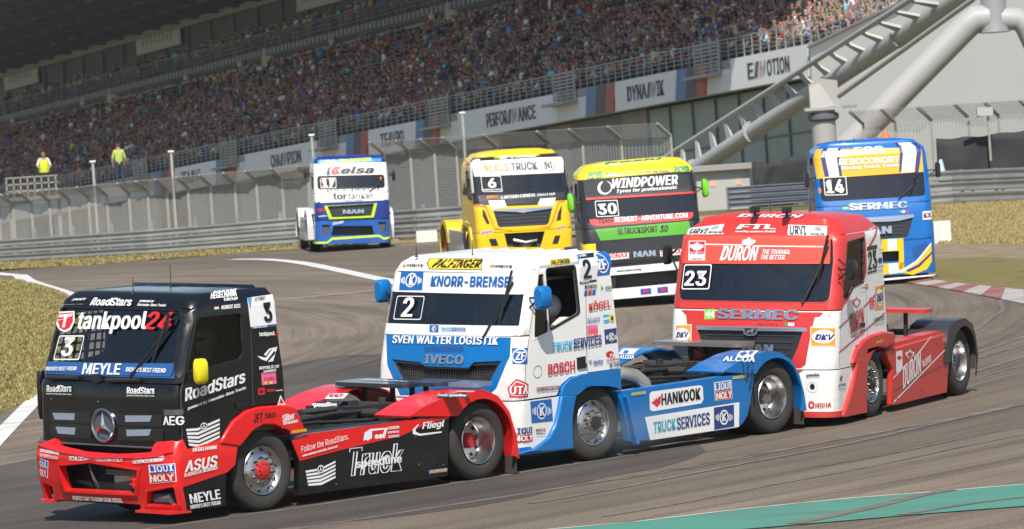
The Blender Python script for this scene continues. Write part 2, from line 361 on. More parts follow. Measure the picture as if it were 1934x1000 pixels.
sheet('race_track', [(-90, 20), (70, 20), (70, 100), (11.96,93.12), (9.71,104.21), (8.40,115.23), (7.34,127.87), (4.66,143.79), (2.09,158.51), (-2.77,164.48), (-6.49,165.57), (-10.53,163.18), (-15.23,162.60), (-20.38,165.97), (-90, 150)], 0, LIGHT_A)
sheet('race_track_patch', smooth([(-30, 62.5), (-10, 62.5), (-3.69,63.33), (-0.61,64.84), (0.96,67.94), (1.91,69.51), (2.29,73.62), (0.16,89.42), (-2.52,100.77), (-4.31,99.03), (-6.94,91.35), (-7.45,77.45), (-30, 78)], 3), .004, DARK_A)
lawn_edge = smooth([(-19.23,156.44), (-14.44,153.88), (-13.40,150.74), (-11.33,139.11), (-9.62,122.72), (-8.64,106.34), (-8.38,95.69), (-8.61,90.17), (-9.64,76.89)], 5)
sheet('lawn', lawn_edge, .008, LAWN)
sheet('grass_verge', [(-20.69,168.54), (-15.37,164.07), (-12.87,162.64), (-10.56,163.67), (-8.52,164.37), (-6.47,165.07), (-2.76,163.49), (2.12,160.38), (2.27,169.88), (-2.86,170.66), (-6.87,175.71), (-16.59,177.42), (-22.17,180.84)], .008, DRY)
sheet('dry_verge', [(4.80,171.53), (19.83,164.92), (14.86,124.29), (11.92,127.06), (10.52,133.34), (4.22,152.35)], .008, DRY)
sheet('dirt_strip', smooth([(10.85,140.68), (11.77,137.16), (12.87,136.97), (15.74,131.49), (13.95,116.83), (11.53,123.05), (10.76,125.76), (9.40,125.54)], 3), .012, DIRT)
sheet('mown_verge', [(9.06,127.50), (10.76,125.76), (11.58,123.60), (14.01,117.33), (11.39,95.84), (10.09,108.14), (9.47,111.13), (8.84,115.35), (8.33,117.59)], .016, MOWN)
WHITE_P = worn('white_road_paint', (.62,.62,.6), (.24,.22,.2), .52, .66, 1.5); GREEN_P = worn('green_road_paint', (.06,.235,.172), (.1,.12,.105), .46, .72, .8)
for nm, pts, w in (('white_line', [(-19.86,175.82), (-14.75,158.97), (-14.18,157.23), (-13.39,151.44), (-11.41,140.19), (-10.22,131.51)], .45), ('white_line', [(-8.45,97.16), (-8.33,94.27), (-8.20,89.48), (-8.06,84.17), (-7.84,76.79)], .32),
    ('white_line', [(-8.09,158.78), (-7.09,156.97), (-6.03,153.02), (-4.94,146.85), (-3.92,140.43), (-2.91,134.11), (-2.11,127.93)], .42), ('white_line', [(-6.09,127.96), (-4.63,128.90), (-3.15,130.15), (-2.15,131.00)], .1)):
    sheet(nm, strip(smooth(pts, 4), w), .012, WHITE_P)
gtop = [(-1.76,59.85), (0.24,60.90), (1.19,61.13), (2.42,61.89), (3.65,62.37), (4.76,62.52), (5.72,62.72), (7.37,62.97)]
sheet('green_runoff', gtop + [(7.04,60.25), (5.44,59.89), (4.36,59.77), (3.47,59.56), (2.30,59.32), (0.55,58.47), (-1.68,56.73)], .012, GREEN_P)
sheet('white_line', strip(gtop, .055), .016, WHITE_P)
SKID = worn('tyre_rubber_marks', (.1,.088,.078), (.195,.168,.14), .4, .62, 1.6)
def arcpt(r, a): return (-57 + r*math.cos(a), 109 + r*math.sin(a))
for r0, a0, a1, w, dr in ((67.2,-.52,-.12,.1,.6), (67.6,-.5,-.2,.07,.5), (69.2,-.62,-.2,.12,-.8), (69.6,-.55,-.3,.06,-.6), (71.5,-.62,-.35,.09,.5), (72.2,-.66,-.42,.12,-.4), (73.5,-.6,-.4,.07,.3), (66.2,-.3,-.05,.1,.3), (74.4,-.68,-.5,.08,-.3), (70.8,-.75,-.45,.1,1.2), (68.3,-.78,-.5,.09,1.5)):
    sheet('skid_mark', strip([arcpt(r0 + dr*i/14 + .05*math.sin(i*1.3), a0 + (a1-a0)*i/14) for i in range(15)], w), .006 + random.random()*.0015, SKID)
for pts, w in (([(2.89,59.54), (3.80,60.92), (4.48,62.14), (4.88,62.57)], .22), ([(4.07,59.79), (5.09,60.75), (5.65,61.03)], .14)):
    sheet('skid_mark', strip(smooth(pts, 5), w), .0178, SKID)
# kerb of alternating painted blocks
KR, KW = worn('red_kerb_paint', (.26,.05,.045), (.22,.19,.165), .42, .64, 2), worn('white_kerb_paint', (.42,.4,.37), (.22,.19,.165), .42, .66, 2)
kerb = empty('kerb', (9, 110, 0), label='low kerb of worn red and white blocks beside the blue truck', cat='kerb')
ki = smooth([(8.15,116.74), (8.58,113.59), (9.03,109.78), (9.64,103.41), (10.35,94.94)], 3); ko = smooth([(8.66,116.75), (9.03,113.67), (9.47,111.13), (10.07,107.92), (11.07,101.30)], 3)
for i in range(len(ki)-1):
    a, b, c, d = ki[i], ki[i+1], ko[i+1], ko[i]; mb = MB(); q = Vector((9, 110, 0))
    mb.add([Vector((*p, z)) - q for z in (0, 1) for p in (a, b, c, d)], [(4,5,6,7), (0,1,5,4), (1,2,6,5), (2,3,7,6), (3,0,4,7)])
    mb.v = [(x, y, (.0 if k < 4 else (.025 if k in (4, 5) else .07))) for k, (x, y, z) in enumerate(mb.v)]; obj('kerb_block', mb, kerb, [KR if i % 2 else KW], angle=0)
# ---- grass blades
def tufts(name, poly, n, h, cols, z=.01):
    P = np.array(poly); lo, hi = P.min(0), P.max(0); pts = []
    while len(pts) < n:
        q = lo + (hi-lo)*RNG.random(2)
        if inside(q, poly): pts.append(q)
    pts = np.array(pts); a = RNG.random(n)*6.283; w = .012 + .02*RNG.random(n); hh = h*(.5 + RNG.random(n)); dx = np.cos(a)*w; dy = np.sin(a)*w; lx = (RNG.random(n)-.5)*hh; ly = (RNG.random(n)-.5)*hh
    V = np.zeros((n, 3, 3)); V[:,0,:2] = pts - np.c_[dx, dy]; V[:,1,:2] = pts + np.c_[dx, dy]; V[:,2,:2] = pts + np.c_[lx, ly]; V[:,:2,2] = z; V[:,2,2] = z + hh
    me = bpy.data.meshes.new(name); me.vertices.add(n*3); me.vertices.foreach_set('co', V.ravel()); me.loops.add(n*3); me.loops.foreach_set('vertex_index', np.arange(n*3)); me.polygons.add(n); me.polygons.foreach_set('loop_start', np.arange(0, n*3, 3)); me.update()
    me.polygons.foreach_set('material_index', RNG.integers(0, len(cols), n)); return obj(name, me, None, cols, kind='stuff', angle=0)
GB = [mat('grass_blade_straw', (.4,.32,.15), .9), mat('grass_blade_dry', (.29,.23,.075), .9), mat('grass_blade_green', (.12,.13,.035), .9)]
tufts('grass', [p for p in lawn_edge if p[0] > -16], 70000, .05, GB)
tufts('grass', [(-16.13,163.72), (-12.83,162.16), (-10.53,163.18), (-6.51,166.08), (-2.78,164.98), (-2.85,169.60), (-6.82,174.59), (-16.48,176.27), (-17.30,175.87)], 24000, .055, GB)
tufts('grass', [(12.47,165.11), (16.13,163.21), (12.88,131.03), (10.57,135.55)], 40000, .07, GB[:2] + GB[:1])
# ================================================================ grandstand
A0 = (15.870,278.917,5.049); EDIR = (-0.347,0.938,-0.052); BACK = (0.938,0.347,-0.000); SLEN = 160.7
A0 = Vector(A0); EDIR = Vector(EDIR); BACK = Vector(BACK)
def sp(t, n, h): return A0 + EDIR*t + BACK*n + Vector((0, 0, h))
class StandFace:
    """Plane parallel to the grandstand front at depth n: (u, v) = (-t, height)."""
    def __init__(s, n): s.n = n
    def P(s, u, v): return tuple(sp(-u, s.n, v))
def sbox(mb, t0, t1, n0, n1, h0, h1, mi=0, hb=None):
    """Sheared box along the stand; hb gives the heights at n1 when they differ."""
    k0, k1 = hb or (h0, h1)
    P = [sp(t, n, h) for t in (t0, t1) for n, (a, b) in ((n0, (h0, h1)), (n1, (k0, k1))) for h in (a, b)]
    mb.add(P, [(0,1,3,2), (4,6,7,5), (0,4,5,1), (2,3,7,6), (0,2,6,4), (1,5,7,3)], mi); return mb
CONC = mat('concrete', (.34,.33,.315), .85, var=.2, scale=.5); CONCD = mat('dark_concrete', (.12,.12,.12), .9, var=.2, scale=.4); STEELG = mat('galvanised_steel', (.36,.37,.37), .5, .5, var=.15, scale=2); ROOFM = mat('roof_cladding', (.09,.1,.145), .7, var=.2, scale=.3)
BEAMM = mat('roof_beam_paint', (.13,.14,.19), .6); SIGNW = mat('sign_white', (.78,.79,.8), .5, var=.04, scale=.3); WALLW = mat('white_render', (.82,.8,.76), .85, var=.05, scale=.2); GREYP = mat('grey_panel', (.2,.21,.22), .6, var=.12, scale=.3); LAMPB = mat('cream_box', (.65,.62,.4), .6)
stand = empty('grandstand', tuple(A0), label='long covered grandstand packed with spectators behind the track', cat='grandstand')
SM = Matrix.Translation(-A0)
def part(name, mb, mats, parent=stand, **k):
    mb.v = [tuple(Vector(v) - A0) for v in mb.v]; return obj(name, mb, parent, mats, **k)
T1, T0, NROW, TREAD, RISE = 212, -46, 15, .62, .42
mb = MB()
for i in range(NROW): sbox(mb, T0, T1, .8 + i*TREAD, 12, -1.6 if i == 0 else i*RISE - .3, i*RISE)
part('seating_terrace', mb, [CONCD])
mb = MB(); sbox(mb, T0, T1, .0, .9, -.45, .02); part('walkway', mb, [CONC])
mb = MB(); sbox(mb, T0 + 46, T1, 10, 13.2, 7.75, 8.45); sbox(mb, 0, T1, 10.15, 13.2, 7.45, 7.75); part('balcony', mb, [CONCD])
mb = MB(); sbox(mb, 0, T1, 9.9, 10.14, 7.38, 7.56); part('balcony_beam', mb, [mat('beam_edge', (.33,.32,.3), .8)])
mb = MB(); sbox(mb, T0 + 46, T1, 13.2, 13.5, 7, 13); part('back_wall', mb, [mat('back_wall', (.06,.075,.09), .5)])
mb = MB(); sbox(mb, 0, T1, 12.7, 13.2, 12.2, 12.75); part('wall_beam', mb, [CONC])
mb = MB(); sbox(mb, -2, T1 + 15, -7, 15, 15.4, 15.7, hb=(12.8, 13.1)); part('roof', mb, [ROOFM])
for k in range(0, 44):
    mb = MB(); t = k*5.2; sbox(mb, t, t+.35, -6.5, 13, 14.6, 15.35, hb=(12.45, 12.8)); part('roof_beam', mb, [BEAMM])
for n in range(5):
    mb = MB(); nn = -5 + n*3.6; h = 15.4 - (nn+7)*.118; sbox(mb, 0, T1, nn, nn+.25, h-.5, h-.2); part('purlin', mb, [BEAMM])
for k in range(36):   # bays of the upper back wall, dark glass between frames
    mb = MB(); sbox(mb, k*6+.1, k*6+.4, 13.0, 13.2, 8.45, 12.2); part('wall_post', mb, [mat('wall_post', (.16,.18,.18), .6)])
mb = MB()
for h in (.28, .5, .72, .94, 1.12): 
    a, b = sp(T0+46, .12, h), sp(T1, .12, h); mb.bar(a, b, .035 if h < 1.1 else .06)
for k in range(int(T1/1.1)): mb.bar(sp(k*1.1, .12, -.1), sp(k*1.1, .12, 1.12), .06)
part('railing', mb, [STEELG], angle=0)
for c in (13.5, 35, 56.5, 78, 99.5, 121):   # slatted landings between the signs
    mb = MB()
    for k in range(9): mb.bar(sp(c-1.7, -.12, -.55 + k*.2), sp(c+1.7, -.12, -.55 + k*.2), .05, .1)
    for t in (-1.7, -.6, .6, 1.7): mb.bar(sp(c+t, -.12, -.7), sp(c+t, -.12, 1.3), .1)
    sbox(mb, c-1.8, c+1.8, -.9, 0, -.75, -.6); part('landing_rail', mb, [STEELG], angle=0)
mb = MB()
for h in (.35, .65, .95, 1.15): mb.bar(sp(0, 10.05, 8.45+h), sp(T1, 10.05, 8.45+h), .03 if h < 1.1 else .06)
for k in range(int(T1/.45)):
    mb.bar(sp(k*.45, 10.05, 8.4), sp(k*.45, 10.05, 9.6), .035)
    if k % 2 == 0: sbox(mb, k*.45, k*.45+.5, 9.96, 10.0, 8.02, 8.46)
part('balcony_railing', mb, [mat('dim_steel', (.3,.31,.33), .6, .2)], angle=0)
mb = MB()
for h in (.5, .8, 1.05): mb.bar(sp(20, .8+10*TREAD, 10*RISE+h-.1), sp(100, .8+10*TREAD, 10*RISE+h-.1), .04)
for k in range(50): mb.bar(sp(20+k*1.6, .8+10*TREAD, 10*RISE-.1), sp(20+k*1.6, .8+10*TREAD, 10*RISE+.95), .05)
part('aisle_railing', mb, [STEELG], angle=0)
mb = MB(); sbox(mb, T0, T1, -.02, .8, -1.62, -.46); part('front_band', mb, [mat('white_band', (.74,.75,.76), .6, var=.05)])
# facade under the band: glass to the near end, grey panels beyond
GLZ = mat('facade_glass', (.2,.29,.3), .3, 0, .2, var=.5, scale=.15); MUL = mat('mullion', (.1,.11,.12), .5)
for k in range(8):
    for h0, h1 in ((-4.25, -1.72), (-6.9, -4.35)):
        mb = MB(); sbox(mb, k*3.3+.08, k*3.3+3.22, 1.5, 1.56, h0, h1); part('glass_pane', mb, [GLZ], angle=0)
        mb = MB(); sbox(mb, k*3.3+.3, k*3.3+.3+random.uniform(.5, 1.5), 2.4, 2.5, h0+.2, h1-.2); part('curtain', mb, [mat('curtain', (.25,.38,.38), .8)], angle=0)
mb = MB()
for k in range(9): sbox(mb, k*3.3-.08, k*3.3+.08, 1.42, 1.6, -9, -1.66)
sbox(mb, -.1, 26.5, 1.42, 1.6, -4.35, -4.25); part('mullion_frame', mb, [MUL], angle=0)
for k in range(42):
    if k % 9 in (4, 5): continue
    mb = MB(); sbox(mb, 26.6+k*4, 26.6+k*4+3.92, 1.5, 1.7, -9, -1.66); part('facade_panel', mb, [GREYP if k % 3 else CONC], angle=0)
mb = MB(); sbox(mb, T0, T1, 3.2, 3.5, -9, -1.6); part('inner_wall', mb, [mat('inner_dark', (.03,.033,.035), .8)])
mb = MB(); sbox(mb, -.35, -.1, -.1, .8, -9, .1); part('corner_column', mb, [CONC])
# signs along the band: words with three slanted stripes and a pale M set inside
SB, SD, SR = mat('sign_blue', (.1,.2,.42), .5), mat('sign_dark', (.07,.065,.09), .5), mat('sign_red', (.42,.08,.07), .5); TXTD = mat('sign_letter', (.05,.05,.055), .6)
def stand_text(par, txt, t0, t1, h0, h1, m, n=-.12, fl='b', nm='lettering'):
    S = StandFace(n); mb = text_skin(S, txt, (-t0, h0), (-t1, h0), (-t0, h1), 0, fl); mb.v = [tuple(Vector(v)-Vector(par.location)) for v in mb.v]; return obj(nm, raw(mb, nm), par, [m], angle=0)
def sign(t1, t0, top, word, a, b, c, d, label, right):
    """Board from t1 to t0; left half of the word from a to b, right half from c to d, emblem between."""
    r = empty('banner_sign', tuple(sp((t0+t1)/2, -.05, -1.6)), label=label, cat='sign', group='signs along the grandstand front')
    mb = MB(); sbox(mb, t0, t1, -.1, 0, -1.64, top); mb.v = [tuple(Vector(v)-r.location) for v in mb.v]; obj('board', mb, r, [SIGNW], angle=0)
    L, Rw = word; stand_text(r, L, a, b, -1.22, -.38, TXTD); stand_text(r, Rw, c, d, -1.22, -.38, TXTD)
    w = (b - c); 
    for i, m in enumerate((SB, SD, SR)):
        x = b - w*(.08 + i*.1); mb = MB(); mb.add([sp(x+.15, -.115, -1.22), sp(x-w*.09+.15, -.115, -1.22), sp(x-w*.09-.15, -.115, -.38), sp(x-.15, -.115, -.38)], [(0,1,2,3)]); mb.v = [tuple(Vector(v)-r.location) for v in mb.v]; obj('emblem_stripe', raw(mb, 'stripe'), r, [m], angle=0)
    stand_text(r, 'M', b-w*.42, c+w*.06, -1.22, -.38, mat('sign_pale', (.33,.34,.38), .6), fl='bi')
    if right: pass
def band_stripes(ts, label):
    """Blue, dark and red slanted field painted on the band beside a sign."""
    r = empty('stripe_panel', tuple(sp(ts[0], -.05, -1.6)), label=label, cat='sign', group='stripe panels along the grandstand front')
    for (a, b), m in zip(zip(ts, ts[1:]), (SB, SD, SR) if True else ()):
        mb = MB(); P = [sp(t + (.35 if h < -1 else -.15), n, h) for n in (-.14, -.02) for t, h in ((a, -1.62), (b, -1.62), (b, .0), (a, .0))]; mb.add(P, [(0,1,2,3), (4,7,6,5), (0,4,5,1), (1,5,6,2), (2,6,7,3), (3,7,4,0)]); mb.v = [tuple(Vector(v)-r.location) for v in mb.v]; obj('stripe', mb, r, [m], angle=0)
sign(10.3, 0, .02, ('E', 'OTION'), 8.0, 7.2, 5.4, 2.4, 'white sign reading EMOTION, at the sunlit end of the grandstand', 0)
sign(27.2, 17.9, .0, ('DYNA', 'IK'), 25.3, 22.4, 20.9, 19.8, 'white sign reading DYNAMIK between two stripe panels', 1)
sign(53.2, 36.3, .0, ('PERFOR', 'ANCE'), 48.2, 44.6, 42.8, 39.8, 'longest white sign, reading PERFORMANCE, over the yellow truck', 0)
sign(70.1, 60.8, .0, ('TE', 'PO'), 67.7, 66.2, 64.6, 63.2, 'white sign reading TEMPO behind the white truck cab top', 1)
sign(96, 80.5, .0, ('CHA', 'PION'), 90.3, 88.3, 86.7, 83.8, 'white sign reading CHAMPION left of the white truck', 0)
sign(112.6, 102.6, .0, ('TEA', ''), 111, 108.8, 107.2, 106.8, 'partly hidden white sign reading TEAM above the debris fence', 1) if 0 else sign(112.6, 102.6, .0, ('TEA', 'I'), 111, 108.8, 106.6, 106.4, 'partly hidden white sign reading TEAM above the debris fence', 1)
band_stripes([31.5, 30, 28.4, 27.2], 'blue, dark and red stripe panel at the far end of the DYNAMIK sign'); band_stripes([17.9, 16.4, 14.9, 13.7], 'blue, dark and red stripe panel between the DYNAMIK and EMOTION signs')
band_stripes([74.3, 72.8, 71.4, 70.1], 'blue, dark and red stripe panel at the far end of the TEMPO sign'); band_stripes([60.8, 59.3, 57.9, 56.6], 'blue, dark and red stripe panel between the TEMPO and PERFORMANCE signs')
band_stripes([117.4, 115.8, 114.2, 112.6], 'blue, dark and red stripe panel at the far end of the TEAM sign'); band_stripes([102.6, 101.1, 99.6, 98.2], 'blue, dark and red stripe panel between the TEAM and CHAMPION signs')
for (t1, t0), lb in zip(((204.5, 193.5), (163.5, 151.5), (122, 110)), ('small white lettered board on the upper back wall, the farthest one', 'white lettered board behind the two dark figures on the upper balcony', 'white lettered board at the top edge above the packed balcony')):
    r = empty('wall_board', tuple(sp(t0, 12.9, 10.9)), label=lb, cat='sign'); mb = MB(); sbox(mb, t0, t1, 12.85, 12.98, 11.0, 12.75); mb.v = [tuple(Vector(v)-r.location) for v in mb.v]; obj('board', mb, r, [mat('board_white', (.6,.6,.6), .6)], angle=0)
    stand_text(r, '///AWARDS', t1-1.5, t0+1.5, 11.7, 12.3, mat('board_letter', (.3,.3,.33), .6), n=12.84) if 0 else stand_text(r, '////////', t1-1.5, t0+1.5, 11.6, 12.3, mat('board_letter', (.3,.3,.33), .6), n=12.84)
for i, t in enumerate([160.9, 120.3, 80.6]):
    r = empty('loudspeaker', tuple(sp(t, 9.85, 7.4)), label=['cream loudspeaker box hung below the balcony edge, the farthest one', 'cream loudspeaker box hung below the balcony edge, the middle one', 'cream loudspeaker box hung below the balcony edge, the nearest one'][i], cat='loudspeaker', group='loudspeakers under the balcony')
    mb = MB(); mb.box((0, 0, .1), (.9, .5, .85)); obj('cabinet', mb, r, [LAMPB]); 
    for x in (-.25, .25): mb = MB(); mb.box((x, 0, .8), (.08, .1, .6)); obj('bracket', mb, r, [SIGNW])
for i, t in enumerate([190.8, 169.0, 140.1, 126.4, 105.0, 84.0]):
    mb = MB(); mb.ball((0, 0, 0), .26, 8, 6); mb.bar((0, 0, .2), (0, .1, .45), .08); o = obj('balcony_lamp', mb, None, [LAMPB], 'small round cream lamp under the balcony, %s from the far end' % ['first', 'second', 'third', 'fourth', 'fifth', 'sixth'][i], 'lamp', 'lamps under the balcony'); o.location = sp(t, 9.7, 7.75)
# white end wall beyond the last sign, with a sloping stair parapet
r = empty('end_wall', tuple(sp(-.5, -.1, -9)), label='tall white wall beyond the end of the grandstand, top edge sloping up', cat='wall'); mb = MB()
P = [(-.4, -9), (-.4, -.15), (-13, 1.25), (-30, 6.5), (-46, 14), (-46, -9)]; n_ = len(P)
mb.add([sp(t, n, h) for n in (-.15, .1) for t, h in P], [tuple(range(n_)), tuple(range(n_, 2*n_))[::-1]] + [(i, (i+1) % n_, (i+1) % n_+n_, i+n_) for i in range(n_)]); mb.v = [tuple(Vector(v)-r.location) for v in mb.v]; obj('wall_panel', mb, r, [WALLW], angle=0)
mb = MB(); mb.bar(sp(-.4, -.2, -.15), sp(-13, -.2, 1.25), .2, .12); mb.bar(sp(-13, -.2, 1.25), sp(-30, -.2, 6.5), .2, .12); mb.v = [tuple(Vector(v)-r.location) for v in mb.v]; obj('coping', mb, r, [CONC], angle=0)
mb = MB()
for h in (.35, .65, .95): mb.bar(sp(-.4, -.05, -.1+h), sp(-13, -.05, 1.25+h), .03); mb.bar(sp(-13, -.05, 1.25+h), sp(-24, -.05, 4.65+h), .03)
for k in range(14): mb.bar(sp(-.4-k*.95, -.05, -.1+k*.106), sp(-.4-k*.95, -.05, .95+k*.106), .04)
mb.v = [tuple(Vector(v)-r.location) for v in mb.v]; obj('stair_rail', mb, r, [STEELG], angle=0)
# ================================================================ barriers
GALV = mat('barrier_steel', (.3,.31,.305), .45, .55, var=.25, scale=1.5); WIRE = mat('fence_wire', (.32,.32,.305), .6, .3); POSTM = mat('fence_post', (.3,.29,.26), .6, .2, var=.15)
WPROF = [(0, 0), (.03, .02), (.03, .07), (-.03, .12), (-.03, .19), (.03, .24), (.03, .29), (0, .31)]
def guard_rail(path, nb, label, mt=None, z0=.05, step=.335, bh=1, hs=None):
    a, b = Vector(path[0]), Vector(path[-1]); r = empty('guard_rail', (*((a+b)/2), 0), label=label, cat='barrier', group='steel crash barriers round the track'); o = Vector((*((a+b)/2), 0))
    for k in range(nb):
        mb = MB(); v = []
        for i, p in enumerate(path):
            for dy, dz in WPROF: v.append(Vector((p[0], p[1] - dy - .05, z0 + (k*step + dz*bh)*(hs[i] if hs else 1))) - o)
        n = len(WPROF); mb.add(v, [(i*n+j, (i+1)*n+j, (i+1)*n+j+1, i*n+j+1) for i in range(len(path)-1) for j in range(n-1)]); obj('rail_beam', raw(mb, 'rail_beam'), r, [mt or GALV], angle=0)
    L = sum((Vector(q)-Vector(p)).length for p, q in zip(path, path[1:]))
    for k in range(int(L/1.33)):
        d = k*1.33
        for p, q in zip(path, path[1:]):
            s = (Vector(q)-Vector(p)).length
            if d <= s: c = Vector(p).lerp(Vector(q), d/s); break
            d -= s
        mb = MB(); mb.box((c.x-o.x, c.y-o.y+.08, (z0+nb*step)/2), (.1, .14, z0+nb*step-.02)); obj('rail_post', mb, r, [GALV], angle=0)
LRAIL = [(-21.08,171.72), (-15.93,170.21), (-13.37,169.21), (-11.18,168.38), (-8.91,168.77), (-6.60,168.65), (-2.79,165.98), (2.51,164.58)]
guard_rail(LRAIL, 3, 'triple beam steel crash barrier along the far verge below the debris fence', hs=[.6, .68, .71, .74, .77, .82, .9, 1])
guard_rail([(12.61,165.95), (13.52,166.14), (15.50,164.21), (19.30,160.55)], 3, 'triple beam steel crash barrier behind the dry grass beside the blue truck')
guard_rail([(7.09,175.93,0.06)[:2], (8.35,175.92,-0.02)[:2], (9.71,175.92,-0.11)[:2]], 4, 'bluish steel crash barrier in front of the black tarpaulin', mat('blue_barrier', (.17,.19,.23), .45, .4, var=.3), .05, .17, .5)
def wires(mb, quad, nu, nv, w):
    """Square wire mesh in a quad given by its corners (bl, br, tr, tl)."""
    bl, br, tr, tl = [Vector(q) for q in quad]
    for i in range(nu+1): mb.bar(bl.lerp(br, i/nu), tl.lerp(tr, i/nu), w)
    for j in range(nv+1): mb.bar(bl.lerp(tl, j/nv), br.lerp(tr, j/nv), w)
def debris_fence(posts, h0, h1, arm, label, nu, nv, w=.011, fall=0):
    r = empty('debris_fence', posts[0], label=label, cat='fence', group='debris fences behind the barriers'); o = Vector(posts[0]); A = Vector(arm)
    for i, p in enumerate(posts):
        h1 = h1 + fall; b = Vector(p)-o; t = b + Vector((0, 0, h1)); mb = MB(); mb.bar(b, t, .075); mb.bar(t, t + A, .07); obj('fence_post', mb, r, [POSTM], angle=0)
        if i < len(posts)-1:
            c = Vector(posts[i+1])-o; z0, z1, z2 = Vector((0, 0, h0)), Vector((0, 0, h1)), Vector((0, 0, h1+fall)); mb = MB(); wires(mb, (b+z0, c+z0, c+z2, b+z1), nu, nv, w); wires(mb, (b+z1, c+z2, c+z2+A, b+z1+A), nu, 8, w); obj('wire_mesh', mb, r, [WIRE], angle=0)
FD = 176.5
debris_fence([(-17.32, 174.28, 0), (-16.73, 174.38, 0), (-16.23, 174.39, 0), (-15.76, 174.23, 0), (-15.19, 174.38, 0), (-14.6, 174.24, 0), (-13.98, 174.27, 0), (-13.35, 174.3, 0), (-12.77, 174.41, 0), (-12.05, 174.26, 0), (-11.46, 174.36, 0), (-10.85, 174.43, 0), (-10.17, 174.35, 0), (-9.45, 174.44, 0), (-8.67, 174.42, 0), (-7.97, 174.3, 0), (-7.16, 174.49, 0), (-6.31, 174.32, 0), (-5.46, 174.43, 0), (-4.45, 174.45, 0)], .5, 1.62, (-.32, -.5, .36), 'tall wire debris fence with slanted tops at the edge of the far verge', 13, 30, .0135, .02)
debris_fence([(-3.82, 172.9, 0), (-2.98, 172.73, 0), (-2.22, 172.75, 0), (-1.52, 172.87, 0), (-0.21, 172.79, 0), (1.47, 172.73, 0), (2.48, 172.75, 0), (3.71, 172.85, 0), (5.28, 172.74, 0)], .7, 2.55, (-.42, -.5, .42), 'wire debris fence with slanted tops behind the yellow and green trucks', 14, 30)
debris_fence([(11.36, 172.48, 0), (12.37, 172.5, 0), (13.49, 172.23, 0), (14.68, 172.44, 0), (15.62, 172.29, 0), (16.72, 172.41, 0), (18.05, 172.25, 0)], .8, 2.5, (-.45, -.5, .45), 'wire debris fence with slanted tops behind the blue truck', 12, 30)
TARP = mat('black_tarpaulin', (.022,.023,.026), .75, var=.3, scale=.6, bump=.6, bscale=2.5)
def tarp(pts_top, pts_bot, label, n=26):
    mb = MB(); v = []; m_ = len(pts_top)
    for i in range(n):
        f = i/(n-1)*(m_-1); k = min(int(f), m_-2); a = Vector(pts_top[k]).lerp(Vector(pts_top[k+1]), f-k); b = Vector(pts_bot[k]).lerp(Vector(pts_bot[k+1]), f-k)
        for j in range(7): q = a.lerp(b, j/6); q.y += .05*math.sin(i*.6 + j*.5) + .03*math.sin(i*.35-j*.8); q.z -= .05*math.sin(i*.55)**2*(1-j/6); v.append(q)
    mb.add(v, [(i*7+j, (i+1)*7+j, (i+1)*7+j+1, i*7+j+1) for i in range(n-1) for j in range(6)]); c = v[0].copy(); mb.v = [tuple(Vector(q)-c) for q in mb.v]
    o = obj('tarpaulin', mb, None, [TARP], label, 'tarpaulin', 'black tarpaulins hung behind the barriers'); o.location = c; md = o.modifiers.new('thickness', 'SOLIDIFY'); md.thickness = .02
tarp([(13.56,171.59,1.92), (14.93,171.60,1.93), (16.60,171.60,2.04), (19.11,171.60,2.17)], [(13.54,171.54,0.54), (14.83,171.54,0.50), (16.50,171.54,0.46), (19.00,171.54,0.43)], 'black tarpaulin sheet hung on the fence above the barrier beside the blue truck')
tarp([(8.07,178.98,1.46), (8.58,178.98,1.34), (9.29,178.98,1.51), (10.52,178.99,1.62)], [(8.07,178.93,0.13), (8.50,178.93,0.10), (9.20,178.93,0.09), (10.41,178.93,0.04)], 'sagging black tarpaulin between the grey cabin and the blue truck')
mb = MB(); mb.box((0, 0, .0), (.66, .06, 1.26)); o = obj('fence_board', mb, None, [mat('black_board', (.02,.02,.028), .6)], 'black board fixed to the debris fence beside the yellow truck', 'board'); o.location = (-1.89,175.58,1.33)
for x, y, d, w, h, lb in ((806,440,163,.62,.34,'white block on the grass between the white and yellow trucks'), (1781,463,136,.42,.55,'white block on the grass beside the blue truck')):
    mb = MB(); mb.box((0, 0, 0), (w, .3, h)); bv = obj('marker_block', mb, None, [mat('marker_white', (.72,.7,.64), .6)], lb, 'marker block', 'white marker blocks on the verge'); p = Vector((-2.48,162.93,0.29)) if x == 806 else Vector((10.74,135.90,-0.04)); bv.location = (p.x, p.y, h/2 + .01)
r = empty('utility_cabin', (7.10,179.92,-0.10), label='grey metal cabin with a flat overhanging roof behind the green truck', cat='cabin'); CB = mat('cabin_grey', (.42,.42,.4), .6, var=.08)
mb = MB(); mb.box((0, 0, .35), (1.75, 1.2, 1.9)); obj('cabin_body', mb, r, [CB], angle=0); mb = MB(); mb.box((0, -.1, 1.38), (2.05, 1.5, .16)); obj('cabin_roof', mb, r, [mat('cabin_roof', (.3,.29,.27), .7)], angle=0)
for x in (-.35, .5): mb = MB(); mb.box((x, -.61, .88), (.16, .02, .2)); obj('notice', mb, r, [mat('notice_orange', (.65,.42,.3), .7)], angle=0)
mb = MB(); mb.lathe([(.005, .5), (.05, .48), (.14, .06), (.2, .05), (.2, 0)], 10, 'z'); o = obj('traffic_cone', mb, None, [mat('cone_orange', (.75,.16,.03), .6)], 'orange cone on the barrier above the blue truck roof', 'cone'); o.location = (12.01,172.00,2.02)
o.scale = (1.2, 1.2, .5)
mb = MB(); mb.lathe([(.004, .42), (.05, .4), (.13, .03), (.17, .02), (.17, 0)], 10, 'z'); o = obj('traffic_cone', mb, None, [mat('cone_blue', (.45,.62,.7), .6)], 'pale blue and white cone on the barrier by the fence corner', 'cone'); o.location = (13.61,170.95,0.86)
